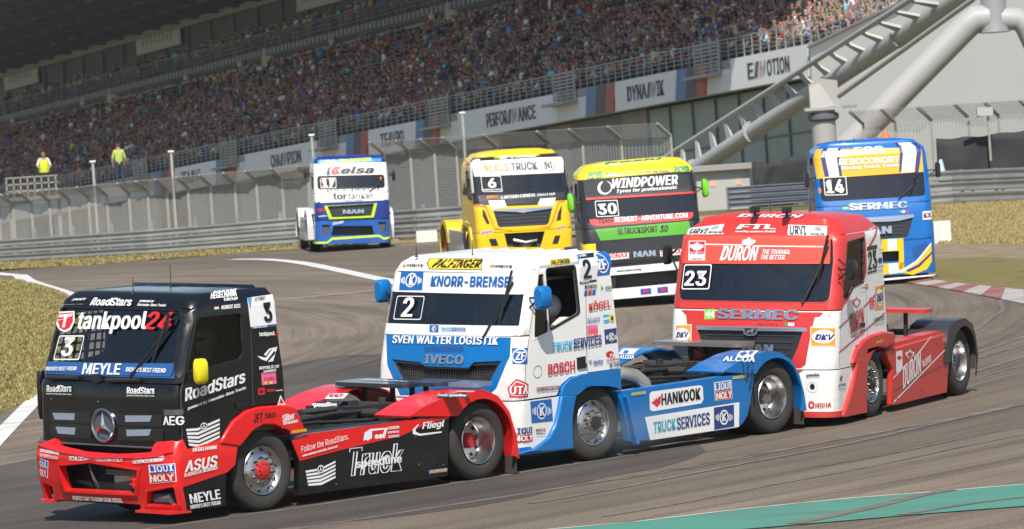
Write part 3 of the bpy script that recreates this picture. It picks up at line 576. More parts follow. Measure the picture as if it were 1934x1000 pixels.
r = empty('trackside_camera', (14.98,171.01,2.33), label='grey box camera on a pole above the tarpaulin', cat='camera'); mb = MB(); mb.box((.1, 0, .35), (.5, .35, .25)); obj('camera_body', mb, r, [CB]); mb = MB(); mb.bar((.2, 0, -1.2), (.2, 0, .2), .07); obj('pole', mb, r, [POSTM]); mb = MB(); mb.bar((-.55, 0, .1), (.1, 0, .3), .1); obj('arm', mb, r, [POSTM])
for i, (a, b, lb) in enumerate((((-11.58,190.00,1.78), (-11.60,190.04,2.87), 'pale lamp post at the far left in front of the TEAM sign'), ((-1.38,190.02,2.13), (-1.43,190.07,3.55), 'pale lamp post in front of the PERFORMANCE sign'), ((-6.66,190.02,2.20), (-6.71,190.05,3.12), 'pale lamp post above the white truck roof'), ((-14.32,190.01,1.87), (-14.32,190.04,2.70), 'short pale lamp post beside the marshal platform'))):
    r = empty('lamp_post', (a[0], a[1], a[2]-2.5), label=lb, cat='lamp post', group='pale posts in front of the grandstand'); mb = MB(); mb.tube([(0, 0, 0), (0, 0, b[2]-a[2]+2.5)], .05, 8); obj('pole', mb, r, [mat('pale_pole', (.4,.39,.36), .6)]); mb = MB(); mb.box((0, 0, b[2]-a[2]+2.5), (.2, .15, .06)); obj('lamp_head', mb, r, [SIGNW])
# ================================================================ roller coaster beside the track
TUBE = mat('coaster_grey', (.37,.37,.36), .5, 0, .1, var=.05, scale=.3)
r = empty('coaster_track', (11.23,190.03,2.40), label='pale grey tubular roller coaster track climbing to the top edge', cat='roller coaster'); q0 = r.location.copy()
a, b = Vector((5.38,204.94,-0.27)), Vector((16.16,182.18,6.73)); D = (b-a).normalized()
mb = MB(); mb.tube([a-q0, a.lerp(b, .5)-q0, b-q0], [.3,.32,.33], 24); obj('spine_tube', mb, r, [TUBE])
sd = D.cross(Vector((0, 0, 1))).normalized(); upv = sd.cross(D).normalized()
for c0, c1, rr in (((5.87,204.99,1.15), (14.29,183.18,6.61), .1), ((11.61,188.06,3.28), (15.82,180.16,6.30), .09)):
    mb = MB(); mb.tube([Vector(c0)-q0, Vector(c1)-q0], rr, 10); obj('running_rail', mb, r, [TUBE])
ra, rb = Vector((5.87,204.99,1.15)), Vector((14.29,183.18,6.61)); 
for k in range(17):
    p = ra.lerp(rb, .03 + k*.058); f = (p - a).dot(D); q = a + D*(f + .25); d_ = (p - q).normalized(); q = q + d_*.27
    mb = MB(); w = D*.2; n2 = D.cross(d_)*.045; mb.add([q-w-n2-q0, q+w-n2-q0, p+D*.07-n2-q0, p-D*.07-n2-q0, q-w+n2-q0, q+w+n2-q0, p+D*.07+n2-q0, p-D*.07+n2-q0], [(0,1,2,3), (4,7,6,5), (0,4,5,1), (1,5,6,2), (2,6,7,3), (3,7,4,0)]); obj('tie', mb, r, [TUBE], angle=0)
for f in (.335, .78, .145):
    c = a.lerp(b, f); mb = MB()
    for d_ in (-.12, .12): mb.lathe([(.3, -.05), (.42, -.05), (.42, .05), (.3, .05)], 20, 'z')
    Mq = D.to_track_quat('Z', 'Y').to_matrix().to_4x4(); mb.v = [tuple(Mq @ Vector(v) + c - q0) for v in mb.v]; obj('flange', mb, r, [TUBE])
    bm_ = MB()
    for k in range(18): an = k*.349; bm_.ball((.38*math.cos(an), .38*math.sin(an), .07), .026, 5, 4); bm_.ball((.38*math.cos(an), .38*math.sin(an), -.07), .026, 5, 4)
    bm_.v = [tuple(Mq @ Vector(v) + c - q0) for v in bm_.v]; o = obj('flange_bolt', bm_, r, [STEELG]); o['kind'] = 'stuff'
r = empty('coaster_column', (11.14,189.96,0.56), label='grey round column with saddle bracket carrying the coaster track', cat='column', group='coaster supports'); q0 = r.location.copy(); ct = Vector((11.22,190.04,2.81)); h = ct.z - q0.z
mb = MB(); mb.tube([(0, 0, -3), (0, 0, h)], .42, 24); obj('column', mb, r, [TUBE]); mb = MB(); mb.box((0, 0, h+.05), (1.3, 1.1, .1)); obj('base_plate', mb, r, [TUBE]); mb = MB(); mb.bar((.6, 0, h+.06), (1.15, -.2, h+.06), .09); obj('pin', mb, r, [STEELG])
mb = MB(); mb.slab([(-.45, h+.1), (.55, h+.1), (.55, h+1.0), (.0, h+1.1), (-.45, h+.9)], -.3, .25); mb.add([(-.44, -.5, h+.1), (.1, -.5, h+.1), (.42, -.5, h+.12), (-.08, -.32, h+.95), (-.44, -.32, h+.82), (-.44, -.3, h+.1), (.42, -.3, h+.1), (-.08, -.3, h+.95)], [(0,1,3,4), (1,2,3), (2,6,7,3), (0,4,5)]); obj('saddle', mb, r, [TUBE], angle=0)
mb = MB(); mb.lathe([(.42, h-.4), (.55, h-.3), (.55, h-.15), (.42, h-.08)], 20, 'z'); obj('collar', mb, r, [mat('collar_dark', (.12,.13,.15), .5)])
r = empty('coaster_strut', (17.86,196.13,5.09), label='grey tubular strut slanting down from the upper node on the end wall side', cat='strut', group='coaster supports'); q0 = r.location.copy(); Q = lambda p: Vector(p)-q0
mb = MB(); mb.tube([Q((17.67,196.15,5.64)), Q((17.17,196.15,5.63)), Q((16.78,196.14,5.36)), Q((12.28,195.99,1.35)), Q((10.26,195.92,-0.42))], .5, 20); obj('strut_tube', mb, r, [TUBE])
mb = MB(); mb.tube([Q((18.08,196.15,5.57)), Q((18.69,196.15,5.53)), Q((18.98,196.14,5.25)), Q((19.83,196.06,3.10)), Q((20.94,195.93,-0.21))], .42, 20); obj('strut_tube', mb, r, [TUBE])
mb = MB(); mb.tube([Q((17.84,196.13,5.10)), Q((17.84,196.15,5.59)), Q((17.90,196.22,7.41))], [.56, .46, .46], 20); obj('node', mb, r, [mat('node_grey', (.27,.275,.29), .45)])

CAB = {
'3': Wrap([(.9,1.47,-.40,1.24,.11),(1.62,1.46,-.37,1.24,.11),(1.78,1.41,-.36,1.24,.12),(2.56,1.14,-.29,1.2,.14),(2.66,1.09,-.28,1.18,.15),(2.75,.97,-.26,1.1,.15)],.05),
'2': Wrap([(.3,1.60,-.58,1.23,.14),(1.0,1.58,-.56,1.23,.14),(1.40,1.53,-.52,1.23,.13),(1.80,1.43,-.49,1.23,.13),(1.95,1.385,-.47,1.23,.13),(2.34,1.265,-.43,1.225,.13),(2.58,1.20,-.41,1.21,.14),(2.68,1.14,-.39,1.17,.16),(2.75,1.02,-.36,1.09,.17)],.06),
'23': Wrap([(.2,1.60,-.58,1.23,.2),(1.0,1.58,-.58,1.23,.2),(1.40,1.53,-.54,1.23,.2),(1.62,1.48,-.5,1.23,.19),(1.8,1.42,-.48,1.23,.17),(2.3,1.25,-.43,1.22,.16),(2.6,1.16,-.39,1.2,.18),(2.7,1.1,-.37,1.16,.2),(2.79,.95,-.35,1.05,.2)],.08),
}
TOPS = {'17': (2.3, 2.55, 2.66, 2.75), '6': (2.33, 2.62, 2.74, 2.83), '30': (2.35, 2.74, 2.84, 2.93), '14': (2.33, 2.76, 2.88, 2.97)}
for k, w in (('17', 1.1), ('6', 1.24), ('30', 1.24), ('14', 1.23)):
    base_rows = CAB['23'].rows
    CAB[k] = Wrap([((a if i < 5 else TOPS[k][i-5]), b, c, d * w / 1.23, e) for i, (a, b, c, d, e) in enumerate(base_rows)], .08)
BUMP = Wrap([(.2,1.5,-.5,1.26,.1),(.5,1.58,-.5,1.27,.1),(.8,1.62,-.5,1.27,.12),(.98,1.56,-.5,1.25,.12),(1.15,1.5,-.5,1.24,.12)],.1)
GUARD = {
'3': Sweep([(-2.5,.97),(-2.75,1.06),(-3.15,1.15),(-3.55,1.2),(-3.85,1.19),(-4.12,1.08),(-4.32,.86),(-4.43,.55),(-4.47,.25)]),
'2': Sweep([(-2.6,.98),(-2.9,1.07),(-3.3,1.16),(-3.6,1.18),(-3.85,1.14),(-4.08,1.02),(-4.25,.8),(-4.34,.55),(-4.38,.3)]),
'23': Sweep([(-2.85,.6),(-2.95,.95),(-3.1,1.1),(-3.35,1.17),(-3.75,1.18),(-4.05,1.08),(-4.2,.9),(-4.3,.6)]),
}
def surfaces(k):
    d = {'c': CAB[k], 's': Side(1.24), 'f': Side(1.27)}
    if k == '3': d['b'] = BUMP
    if k in GUARD: d['ml'] = d['mr'] = GUARD[k]
    return d

SKIN = {
'3': [
('t','c','powered by',(-1.016,2.642),(-.745,2.654),(-1.016,2.669),'W','bi','lettering'),
('t','c','Mercedes-Benz Trucks',(-1.21,2.595),(-.744,2.61),(-1.21,2.598),'W','bi','lettering'),
('t','c','RoadStars',(-.601,2.6),(.201,2.609),(-.601,2.684),'W','b','lettering'),
('t','c','powered by',(.333,2.651),(.612,2.649),(.333,2.677),'W','bi','lettering'),
('t','c','Mercedes-Benz Trucks',(.32,2.611),(.85,2.61),(.32,2.641),'W','bi','lettering'),
('p','c',[(-1.21,2.515),(-.879,2.531),(-.822,2.409),(-.857,2.313),(-.959,2.273),(-1.096,2.301),(-1.212,2.383)],'W',2,'emblem'),
('p','c',[(-1.168,2.409),(-1.008,2.436),(-.887,2.487),(-.859,2.408),(-.888,2.335),(-.975,2.298),(-1.089,2.32)],'R',3,'emblem'),
('p','c',[(-1.21,2.493),(-.899,2.515),(-.895,2.493),(-1.031,2.439),(-1.167,2.419)],'R',3,'emblem'),
('p','c',[(-1.166,2.479),(-.903,2.499),(-.906,2.467),(-1.001,2.459),(-.99,2.332),(-1.044,2.331),(-1.054,2.454),(-1.157,2.448)],'W',4,'emblem'),
('t','c','tankpool',(-.751,2.262),(.557,2.291),(-.751,2.525),'W','bD','lettering'),
('t','c','24',(.496,2.34),(1.007,2.343),(.496,2.551),'R','bi','lettering'),
('t','c','3',(-.935,1.989),(-.713,1.995),(-.935,2.213),'W','b','race_number'),
('f','c',(-1.064,1.941),(-.559,1.955),(-1.064,2.234),'W',.03,.014,2,'number_frame'),
('p','c',[(-1.152,1.776),(1.167,1.783),(1.144,1.956),(-1.177,1.92)],'B',1,'banner'),
('t','c',"DRIVER'S BEST FRIEND",(-1.144,1.808),(-.552,1.83),(-1.144,1.854),'W','b','lettering'),
('t','c','MEYLE',(-.437,1.789),(.249,1.802),(-.437,1.919),'W','b','lettering'),
('t','c',"DRIVER'S BEST FRIEND",(.345,1.839),(1.026,1.842),(.345,1.891),'W','b','lettering'),
('t','c','RoadStars',(-1.056,1.559),(-.574,1.579),(-1.056,1.636),'W','b','lettering'),
('t','c','powered by Mercedes-Benz Trucks',(-1.058,1.527),(-.577,1.534),(-1.058,1.549),'W','b','lettering'),
('t','c','RoadStars',(.418,1.585),(.888,1.597),(.418,1.66),'W','b','lettering'),
('t','c','powered by Mercedes-Benz Trucks',(.417,1.553),(.886,1.559),(.417,1.575),'W','b','lettering'),
('t','c','AEG',(1.015,1.225),(1.299,1.229),(1.015,1.333),'W','b','lettering'),
('p','c',[(1.023,1.41),(1.295,1.413),(1.292,1.35),(1.02,1.34)],'G2',1,'sticker'),
('t','c','HEGELMANN',(1.52,2.676),(2.193,2.68),(1.52,2.747),'W','b','lettering'),
('t','c','GROUP',(1.856,2.644),(2.201,2.642),(1.856,2.672),'W','b','lettering'),
('t','c','......',(1.582,2.743),(2.233,2.745),(1.582,2.76),'W','b','lettering'),
('t','c','NORBERT KISS',(1.81,2.551),(2.256,2.548),(1.81,2.595),'W','b','lettering'),
('p','c',[(1.654,2.581),(1.766,2.581),(1.763,2.593),(1.649,2.596)],'R',2,'sticker'),
('p','c',[(1.658,2.565),(1.77,2.565),(1.766,2.581),(1.654,2.581)],'W',2,'sticker'),
('p','c',[(1.662,2.549),(1.773,2.549),(1.77,2.565),(1.658,2.565)],'GR',2,'sticker'),
('p','c',[(2.446,2.655),(3.092,2.663),(3.058,2.278),(2.499,2.279)],'W',1,'number_plate'),
('p','c',[(2.489,2.302),(3.059,2.304),(3.058,2.278),(2.499,2.279)],'B',2,'sticker'),
('p','c',[(2.446,2.655),(2.565,2.655),(2.503,2.512)],'B2',2,'sticker'),
('t','c','ETRC',(2.619,2.611),(2.881,2.616),(2.619,2.649),'G2','bi','lettering'),
('t','c','FIAETRC.COM',(2.533,2.28),(2.835,2.28),(2.533,2.299),'W','b','lettering'),
('t','c','3',(2.788,2.341),(2.981,2.345),(2.788,2.573),'K','b','race_number'),
('t','c','tankpool',(2.656,2.166),(2.979,2.157),(2.656,2.23),'W','bD','lettering'),
('t','c','24',(2.987,2.166),(3.065,2.167),(2.987,2.211),'R','bi','lettering'),
('p','c',[(2.602,1.945),(2.762,1.91),(2.924,2.018),(3.011,2.028),(2.895,1.858),(2.794,1.856),(2.963,1.95),(2.944,1.984),(2.771,1.868),(2.674,1.898)],'W',2,'emblem'),
('p','c',[(2.731,1.951),(2.844,2.014),(3.021,2.027),(2.868,1.999),(2.765,1.933)],'W',2,'emblem'),
('t','c','REPUBLIC OF',(2.617,1.777),(2.989,1.773),(2.617,1.812),'W','b','lettering'),
('t','c','GAMERS',(2.694,1.732),(2.927,1.733),(2.694,1.764),'W','b','lettering'),
('p','c',[(2.665,1.731),(2.926,1.729),(2.931,1.58),(2.673,1.582)],'PK',1,'sticker'),
('t','c','ETRC',(2.706,1.65),(2.909,1.646),(2.706,1.676),'R','b','lettering'),
('e','c',(2.736,1.606),(.023,.016),'Y',2,'sticker'),
('e','c',(2.83,1.601),(.023,.016),'Y2',2,'sticker'),
('p','c',[(2.596,1.553),(2.712,1.55),(2.714,1.466),(2.597,1.469)],'R',1,'sticker'),
('e','c',(2.652,1.506),(.028,.02),'K',2,'sticker'),
('t','c','MBHA',(2.735,1.496),(2.884,1.49),(2.735,1.532),'R','b','lettering'),
('t','c','Competition',(2.894,1.489),(3.02,1.484),(2.894,1.508),'W','b','lettering'),
('t','c','RoadStars',(1.312,1.501),(2.362,1.641),(1.312,1.66),'W','b','lettering'),
('t','c','powered by Mercedes-Benz Trucks',(1.356,1.389),(2.377,1.556),(1.356,1.434),'W','b','lettering'),
('p','c',[(1.328,1.172),(1.521,1.164),(1.907,1.244),(1.905,1.215),(1.519,1.132),(1.331,1.143)],'W',1,'emblem'),
('p','c',[(1.336,1.128),(1.525,1.114),(1.903,1.193),(1.902,1.165),(1.523,1.082),(1.34,1.099)],'W',1,'emblem'),
('p','c',[(1.345,1.085),(1.529,1.064),(1.9,1.143),(1.898,1.115),(1.527,1.033),(1.348,1.056)],'W',1,'emblem'),
('p','c',[(1.354,1.041),(1.533,1.014),(1.897,1.093),(1.895,1.064),(1.531,.983),(1.357,1.012)],'W',1,'emblem'),
('p','c',[(1.362,.997),(1.537,.965),(1.894,1.043),(1.892,1.014),(1.536,.933),(1.365,.968)],'W',1,'emblem'),
('e','c',(1.626,1.18),(.067,.047),'K',2,'emblem'),
('g','c',(1.626,1.18),(.058,.041),.012,'W',3,'emblem'),
('p','c',[(1.628,1.218),(1.635,1.179),(1.674,1.15),(1.625,1.17),(1.575,1.156),(1.617,1.181)],'W',4,'emblem'),
('p','c',[(2.983,1.439),(3.063,1.308),(2.914,1.315)],'W',1,'sticker'),
('p','c',[(2.988,1.403),(3.032,1.331),(2.944,1.332)],'R',2,'sticker'),
('o','b','bumper',[(-1.181,.922),(-.904,1.006),(-.737,.923),(-.383,.895),(-.029,.853),(.158,.857),(.563,.878),(.915,.904),(.952,1.022),(1.303,1.049),(1.404,.929),(1.671,.959),(2.216,1.033),(2.253,.894),(2.193,.67),(2.058,.591),(1.301,.482),(1.287,.2),(.582,.195),(.6,.253),(.308,.261),(-.124,.272),(-.926,.242),(-.953,.204),(-1.212,.193),(-1.231,.222),(-1.31,.437),(-1.289,.529)]),
('o','b','bumper_mouth',[(-.729,.68),(-.385,.713),(-.129,.745),(.678,.682),(.554,.382),(-.684,.373)]),
('o','b','bumper_duct',[(.782,.425),(1.197,.497),(1.197,.273),(.704,.257)]),
('o','b','bumper_duct_far',[(-1.148,.443),(-.966,.405),(-.998,.237),(-1.183,.226)]),
('o','b','bumper_black',[(1.309,.484),(2.058,.591),(1.959,.178),(1.291,.2)]),
('t','b','SCHLOSSBRAUEREI',(-1.124,.83),(-.713,.811),(-1.124,.865),'W','b','lettering'),
('t','b','HERRNGIERSDORF',(-1.115,.772),(-.725,.756),(-1.115,.81),'W','b','lettering'),
('t','b','SCHLEICHER FAHRZEUGTEILE',(-.514,.758),(.457,.781),(-.514,.805),'W','b','lettering'),
('t','b','SCHLOSSBRAUEREI',(.625,.81),(1.112,.854),(.625,.847),'W','b','lettering'),
('t','b','HERRNGIERSDORF',(.621,.759),(1.123,.805),(.621,.796),'W','b','lettering'),
('t','b','PERFECT DAY TO BURN SOME DIESEL',(-.583,.261),(.328,.27),(-.583,.314),'W','b','lettering'),
('p','b',[(.862,.751),(1.248,.782),(1.237,.557),(.836,.521)],'W',1,'sticker'),
('p','b',[(.876,.744),(1.239,.772),(1.234,.675),(.864,.643)],'B3',2,'sticker'),
('p','b',[(.863,.639),(1.234,.67),(1.227,.566),(.85,.531)],'R',2,'sticker'),
('t','b','LIQUI',(.867,.655),(1.227,.685),(.867,.739),'W','b','lettering'),
('t','b','MOLY',(.855,.541),(1.222,.573),(.855,.625),'W','b','lettering'),
('p','b',[(-1.123,.751),(-.952,.725),(-1.006,.511),(-1.165,.528)],'W',1,'sticker'),
('p','b',[(-1.12,.743),(-.966,.718),(-.987,.629),(-1.14,.642)],'B3',2,'sticker'),
('p','b',[(-1.141,.637),(-.988,.624),(-1.015,.523),(-1.16,.536)],'R',2,'sticker'),
('t','b','QUI',(-1.134,.649),(-.99,.633),(-1.134,.728),'W','b','lettering'),
('t','b','OLY',(-1.15,.546),(-1.018,.53),(-1.15,.625),'W','b','lettering'),
('t','b','HEGELMANN',(1.48,.889),(1.877,.886),(1.48,.934),'W','b','lettering'),
('t','b','ASUS',(1.344,.657),(1.9,.678),(1.344,.791),'W','bi','lettering'),
('t','b','IN SEARCH OF INCREDIBLE',(1.333,.603),(1.888,.647),(1.333,.645),'W','b','lettering'),
('t','b','MEYLE',(1.359,.275),(1.877,.284),(1.359,.391),'W','b','lettering'),
('t','b',"DRIVER'S BEST FRIEND",(1.34,.211),(1.862,.216),(1.34,.257),'W','b','lettering'),
('o','f','fender',[(-.772,.948),(-.678,1.054),(-.537,1.195),(-.309,1.302),(-.085,1.33),(.296,1.317),(.515,1.278),(.695,.943),(.475,.918),(.367,1.003),(.169,1.08),(-.031,1.099),(-.213,1.042),(-.353,.933),(-.441,.871)]),
('t','f','JFT',(-.203,1.138),(-.042,1.142),(-.203,1.248),'K','b','lettering'),
('t','f','S&G',(-.013,1.178),(.175,1.176),(-.013,1.243),'K','b','lettering'),
('t','f','Silber',(.283,1.108),(.488,1.131),(.283,1.193),'W','b','lettering'),
('t','f','Brunnen',(.295,1.071),(.539,1.081),(.295,1.117),'W','b','lettering'),
('p','f',[(.276,1.067),(.548,1.08),(.551,1.047),(.279,1.034)],'W',1,'sticker'),
('p','f',[(.407,.989),(.697,.988),(.699,.949),(.409,.947)],'B3',1,'sticker'),
('t','f','GOODYEAR',(.423,.956),(.686,.956),(.423,.991),'Y','bi','lettering'),
('o','s','skirt',[(.464,.862),(.734,.918),(2.672,.919),(3.237,.904),(3.175,.157),(.55,.175),(.576,.606)]),
('o','s','skirt_red',[(.464,.862),(.734,.918),(2.672,.919),(3.237,.904),(3.23,.871),(2.881,.853),(2.37,.74),(1.322,.669),(.588,.601)]),
('t','s','Follow the RoadStars.',(.612,.702),(1.432,.787),(.612,.779),'W','S','lettering'),
('t','s','www.roadstars.mercedes-benz.com',(.624,.646),(1.234,.706),(.624,.676),'W','b','lettering'),
('p','s',[(1.694,.744),(1.721,.842),(1.827,.877),(2.127,.863),(2.067,.736),(2.016,.759),(2.074,.846),(1.851,.849),(1.846,.757)],'W',1,'emblem'),
('e','s',(1.774,.767),(.036,.03),'W',2,'emblem'),
('e','s',(1.93,.771),(.037,.029),'W',2,'emblem'),
('e','s',(1.998,.768),(.037,.029),'W',2,'emblem'),
('t','s','CAMION',(2.118,.84),(2.323,.835),(2.118,.877),'W','b','lettering'),
('t','s','EXPRESS',(2.125,.789),(2.32,.785),(2.125,.817),'W','b','lettering'),
('t','s','SZERVIZ',(2.128,.735),(2.322,.731),(2.128,.765),'W','b','lettering'),
('t','s','Fliegl',(2.729,.765),(3.138,.76),(2.729,.874),'W','bi','lettering'),
('p','s',[(2.674,.86),(2.572,.799),(2.569,.743),(2.699,.708),(3.086,.709),(3.088,.727),(2.701,.734),(2.623,.766),(2.625,.803),(2.689,.849)],'W',1,'emblem'),
('t','s','Truck',(1.436,.322),(2.397,.299),(1.436,.673),'W','iO','lettering'),
('t','s','speedline',(1.539,.391),(2.349,.384),(1.539,.52),'W','b','lettering'),
('p','s',[(.674,.472),(.925,.476),(1.196,.544),(1.194,.519),(.923,.451),(.678,.446)],'W',1,'emblem'),
('p','s',[(.682,.431),(.928,.433),(1.193,.498),(1.192,.472),(.926,.405),(.686,.405)],'W',1,'emblem'),
('p','s',[(.69,.39),(.93,.389),(1.191,.451),(1.189,.426),(.928,.36),(.694,.364)],'W',1,'emblem'),
('p','s',[(.698,.349),(.933,.346),(1.188,.405),(1.186,.379),(.931,.315),(.701,.323)],'W',1,'emblem'),
('p','s',[(.706,.308),(.935,.303),(1.185,.358),(1.184,.333),(.933,.27),(.709,.282)],'W',1,'emblem'),
('e','s',(.932,.466),(.061,.055),'K',2,'emblem'),
('g','s',(.932,.466),(.056,.051),.014,'W',3,'emblem'),
('p','s',[(.932,.512),(.94,.465),(.979,.434),(.931,.453),(.887,.436),(.922,.465)],'W',4,'emblem'),
('p','s',[(2.82,.268),(3.163,.261),(3.162,.205),(2.82,.208)],'B3',1,'sticker'),
('t','s','GOODYEAR',(2.834,.222),(3.152,.219),(2.834,.259),'Y','bi','lettering'),
('p','ml',[(.861,-1.014),(.894,-1.487),(.661,-1.642),(.636,-1.157)],'K',1,'sticker'),
('t','ml','Truck speedline',(.644,-1.176),(.688,-1.63),(.801,-1.023),'W','bi','lettering'),
('p','mr',[(.301,.672),(.347,.233),(.086,.096),(.061,.54)],'K',1,'sticker'),
('t','mr','speedline',(.087,.543),(.112,.111),(.253,.706),'W','bi','lettering'),
('p','mr',[(.616,.735),(.665,.433),(.455,.319),(.405,.619)],'W',1,'sticker'),
('t','mr','SKF',(.469,.601),(.5,.355),(.581,.714),'R','b','lettering'),
('p','ml',[(1.037,-1.133),(1.077,-1.418),(.995,-1.457),(.956,-1.184)],'P2',1,'sticker'),
('o','c','slat0',[(-.95,1.307),(-.523,1.316),(-.542,1.235),(-.908,1.227)]),
('o','c','slat1',[(-.897,1.14),(-.522,1.142),(-.542,1.057),(-.855,1.057)]),
('o','c','slat2',[(.383,1.321),(.836,1.335),(.798,1.26),(.384,1.244)]),
('o','c','slat3',[(.397,1.149),(.82,1.169),(.777,1.091),(.398,1.072)]),
('o','c','door_window',[(1.217,2.467),(1.244,2.481),(2.202,2.497),(2.294,2.46),(2.337,1.98),(2.235,1.924),(1.333,1.82),(1.279,1.87)]),
('o','f','arch_line',[(-1.362,.96),(-.772,.948),(-.678,1.054),(-.537,1.195),(-.309,1.302),(-.085,1.33),(.296,1.317),(.515,1.278)]),
],
'2': [
('p','c',[(-.733,2.732),(.349,2.744),(.426,2.609),(-.536,2.604)],'K',1,'sticker'),
('p','c',[(-.697,2.725),(.345,2.736),(.413,2.614),(-.528,2.61)],'Y',2,'sticker'),
('t','c','PALFINGER',(-.501,2.625),(.388,2.631),(-.501,2.717),'K','bi','lettering'),
('t','c','HANKOOK',(-1.007,2.628),(-.673,2.631),(-1.007,2.662),'K','b','lettering'),
('p','c',[(-1.096,2.638),(-1.07,2.661),(-1.022,2.633),(-1.034,2.616)],'OR',2,'emblem'),
('t','c','HANKOOK',(.61,2.639),(.946,2.636),(.61,2.673),'K','b','lettering'),
('p','c',[(.54,2.655),(.583,2.681),(.601,2.65),(.575,2.636)],'OR',2,'emblem'),
('p','c',[(-1.182,2.304),(1.164,2.306),(1.149,2.573),(-1.224,2.561)],'W',1,'banner'),
('p','c',[(-1.009,2.323),(-.578,2.332),(-.613,2.577),(-1.043,2.572)],'B4',2,'sticker'),
('t','c','K',(-.839,2.391),(-.746,2.393),(-.839,2.519),'W','b','emblem'),
('g','c',(-.816,2.459),(.107,.093),.02,'W',3,'emblem'),
('p','c',[(-.954,2.5),(-.972,2.5),(-.942,2.404),(-.925,2.404)],'W',3,'emblem'),
('p','c',[(-.977,2.488),(-.994,2.488),(-.971,2.412),(-.954,2.412)],'W',3,'emblem'),
('p','c',[(-1.0,2.476),(-1.017,2.476),(-1.0,2.42),(-.982,2.421)],'W',3,'emblem'),
('p','c',[(-.704,2.505),(-.687,2.506),(-.661,2.41),(-.678,2.409)],'W',3,'emblem'),
('p','c',[(-.676,2.494),(-.659,2.494),(-.638,2.419),(-.655,2.419)],'W',3,'emblem'),
('p','c',[(-.647,2.483),(-.63,2.483),(-.615,2.428),(-.632,2.428)],'W',3,'emblem'),
('t','c','KNORR-BREMSE',(-.438,2.388),(.915,2.396),(-.438,2.521),'B4','b','lettering'),
('t','c','2',(-.88,1.985),(-.67,1.99),(-.88,2.234),'W','b','race_number'),
('f','c',(-1.025,1.949),(-.512,1.956),(-1.025,2.255),'W',.03,.012,2,'number_frame'),
('p','c',[(-1.178,1.763),(1.033,1.779),(1.18,1.779),(1.168,1.911),(-1.165,1.898)],'W',1,'banner'),
('p','c',[(-.322,1.804),(-.162,1.805),(-.182,1.897),(-.343,1.896)],'B4',2,'sticker'),
('g','c',(-.252,1.849),(.036,.035),.008,'W',3,'emblem'),
('t','c','K',(-.264,1.832),(-.232,1.832),(-.264,1.872),'W','b','emblem'),
('t','c','TRUCK',(-.127,1.826),(.051,1.827),(-.127,1.875),'CY','b','lettering'),
('t','c','SERVICES',(.054,1.827),(.302,1.826),(.054,1.876),'B4','b','lettering'),
('o','c','blue_face',[(-1.145,1.759),(1.04,1.779),(1.062,1.527),(.887,1.119),(.776,1.029),(-.768,.984),(-1.02,1.359)]),
('o','c','mouth',[(-.944,1.443),(-.437,1.421),(-.33,1.374),(.414,1.37),(.499,1.444),(.938,1.467),(.731,1.13),(-.689,1.134)]),
('t','c','SVEN WALTER LOGISTIK',(-.969,1.647),(.863,1.667),(-.969,1.751),'W','b','lettering'),
('p','c',[(-.387,1.622),(.297,1.633),(.309,1.564),(-.375,1.553)],'B5',1,'badge_strip'),
('t','c','IVECO',(-.34,1.403),(.335,1.409),(-.34,1.524),'CH','bX','lettering'),
('p','c',[(1.081,1.631),(1.314,1.629),(1.357,1.425),(1.122,1.433)],'B4',1,'sticker'),
('g','c',(1.208,1.535),(.108,.095),.018,'W',2,'emblem'),
('t','c','ZF',(1.158,1.482),(1.278,1.479),(1.158,1.585),'W','b','lettering'),
('p','c',[(1.068,1.129),(1.188,1.245),(1.396,1.16),(1.389,.998),(1.114,1.008)],'R2',1,'sticker'),
('p','c',[(1.098,1.118),(1.192,1.218),(1.364,1.148),(1.36,1.021),(1.129,1.028)],'W',2,'sticker'),
('p','c',[(1.11,1.109),(1.193,1.204),(1.35,1.141),(1.346,1.031),(1.138,1.037)],'R2',3,'sticker'),
('t','c','UTA',(1.114,1.048),(1.368,1.041),(1.114,1.152),'W','b','lettering'),
('p','c',[(1.627,2.715),(2.277,2.708),(2.238,2.642),(1.638,2.642)],'Y',1,'sticker'),
('t','c','PALFINGER',(1.664,2.652),(2.221,2.652),(1.664,2.699),'K','b','lettering'),
('p','c',[(2.511,2.738),(3.125,2.742),(2.947,2.381),(2.476,2.373)],'WG',1,'number_plate'),
('p','c',[(2.599,2.739),(3.122,2.74),(2.998,2.685),(2.527,2.684)],'K2',2,'sticker'),
('p','c',[(2.508,2.735),(2.599,2.739),(2.453,2.616)],'B2',2,'sticker'),
('t','c','ETRC',(2.567,2.696),(2.798,2.701),(2.567,2.722),'W','bi','lettering'),
('t','c','2',(2.574,2.43),(2.802,2.433),(2.574,2.667),'K','b','race_number'),
('p','c',[(2.483,2.396),(2.941,2.402),(2.942,2.378),(2.486,2.368)],'K2',2,'sticker'),
('t','c','FIAETRC.COM',(2.501,2.376),(2.721,2.381),(2.501,2.392),'W','b','lettering'),
('p','c',[(3.136,2.741),(3.534,2.743),(3.309,2.443),(2.959,2.444)],'B4',1,'sticker'),
('g','c',(3.158,2.605),(.172,.133),.02,'W',2,'emblem'),
('t','c','ZF',(3.007,2.524),(3.249,2.52),(3.007,2.651),'W','b','lettering'),
('t','c','winkler',(2.589,2.301),(2.93,2.299),(2.589,2.353),'K3','b','lettering'),
('p','c',[(2.607,2.268),(2.693,2.268),(2.68,2.206),(2.587,2.204)],'B4',1,'emblem'),
('p','c',[(2.714,2.268),(2.8,2.268),(2.785,2.205),(2.692,2.204)],'R2',1,'emblem'),
('p','c',[(2.821,2.268),(2.907,2.268),(2.891,2.205),(2.797,2.204)],'B4',1,'emblem'),
('t','c','DEKRA',(3.144,2.258),(3.319,2.261),(3.144,2.298),'DG','b','lettering'),
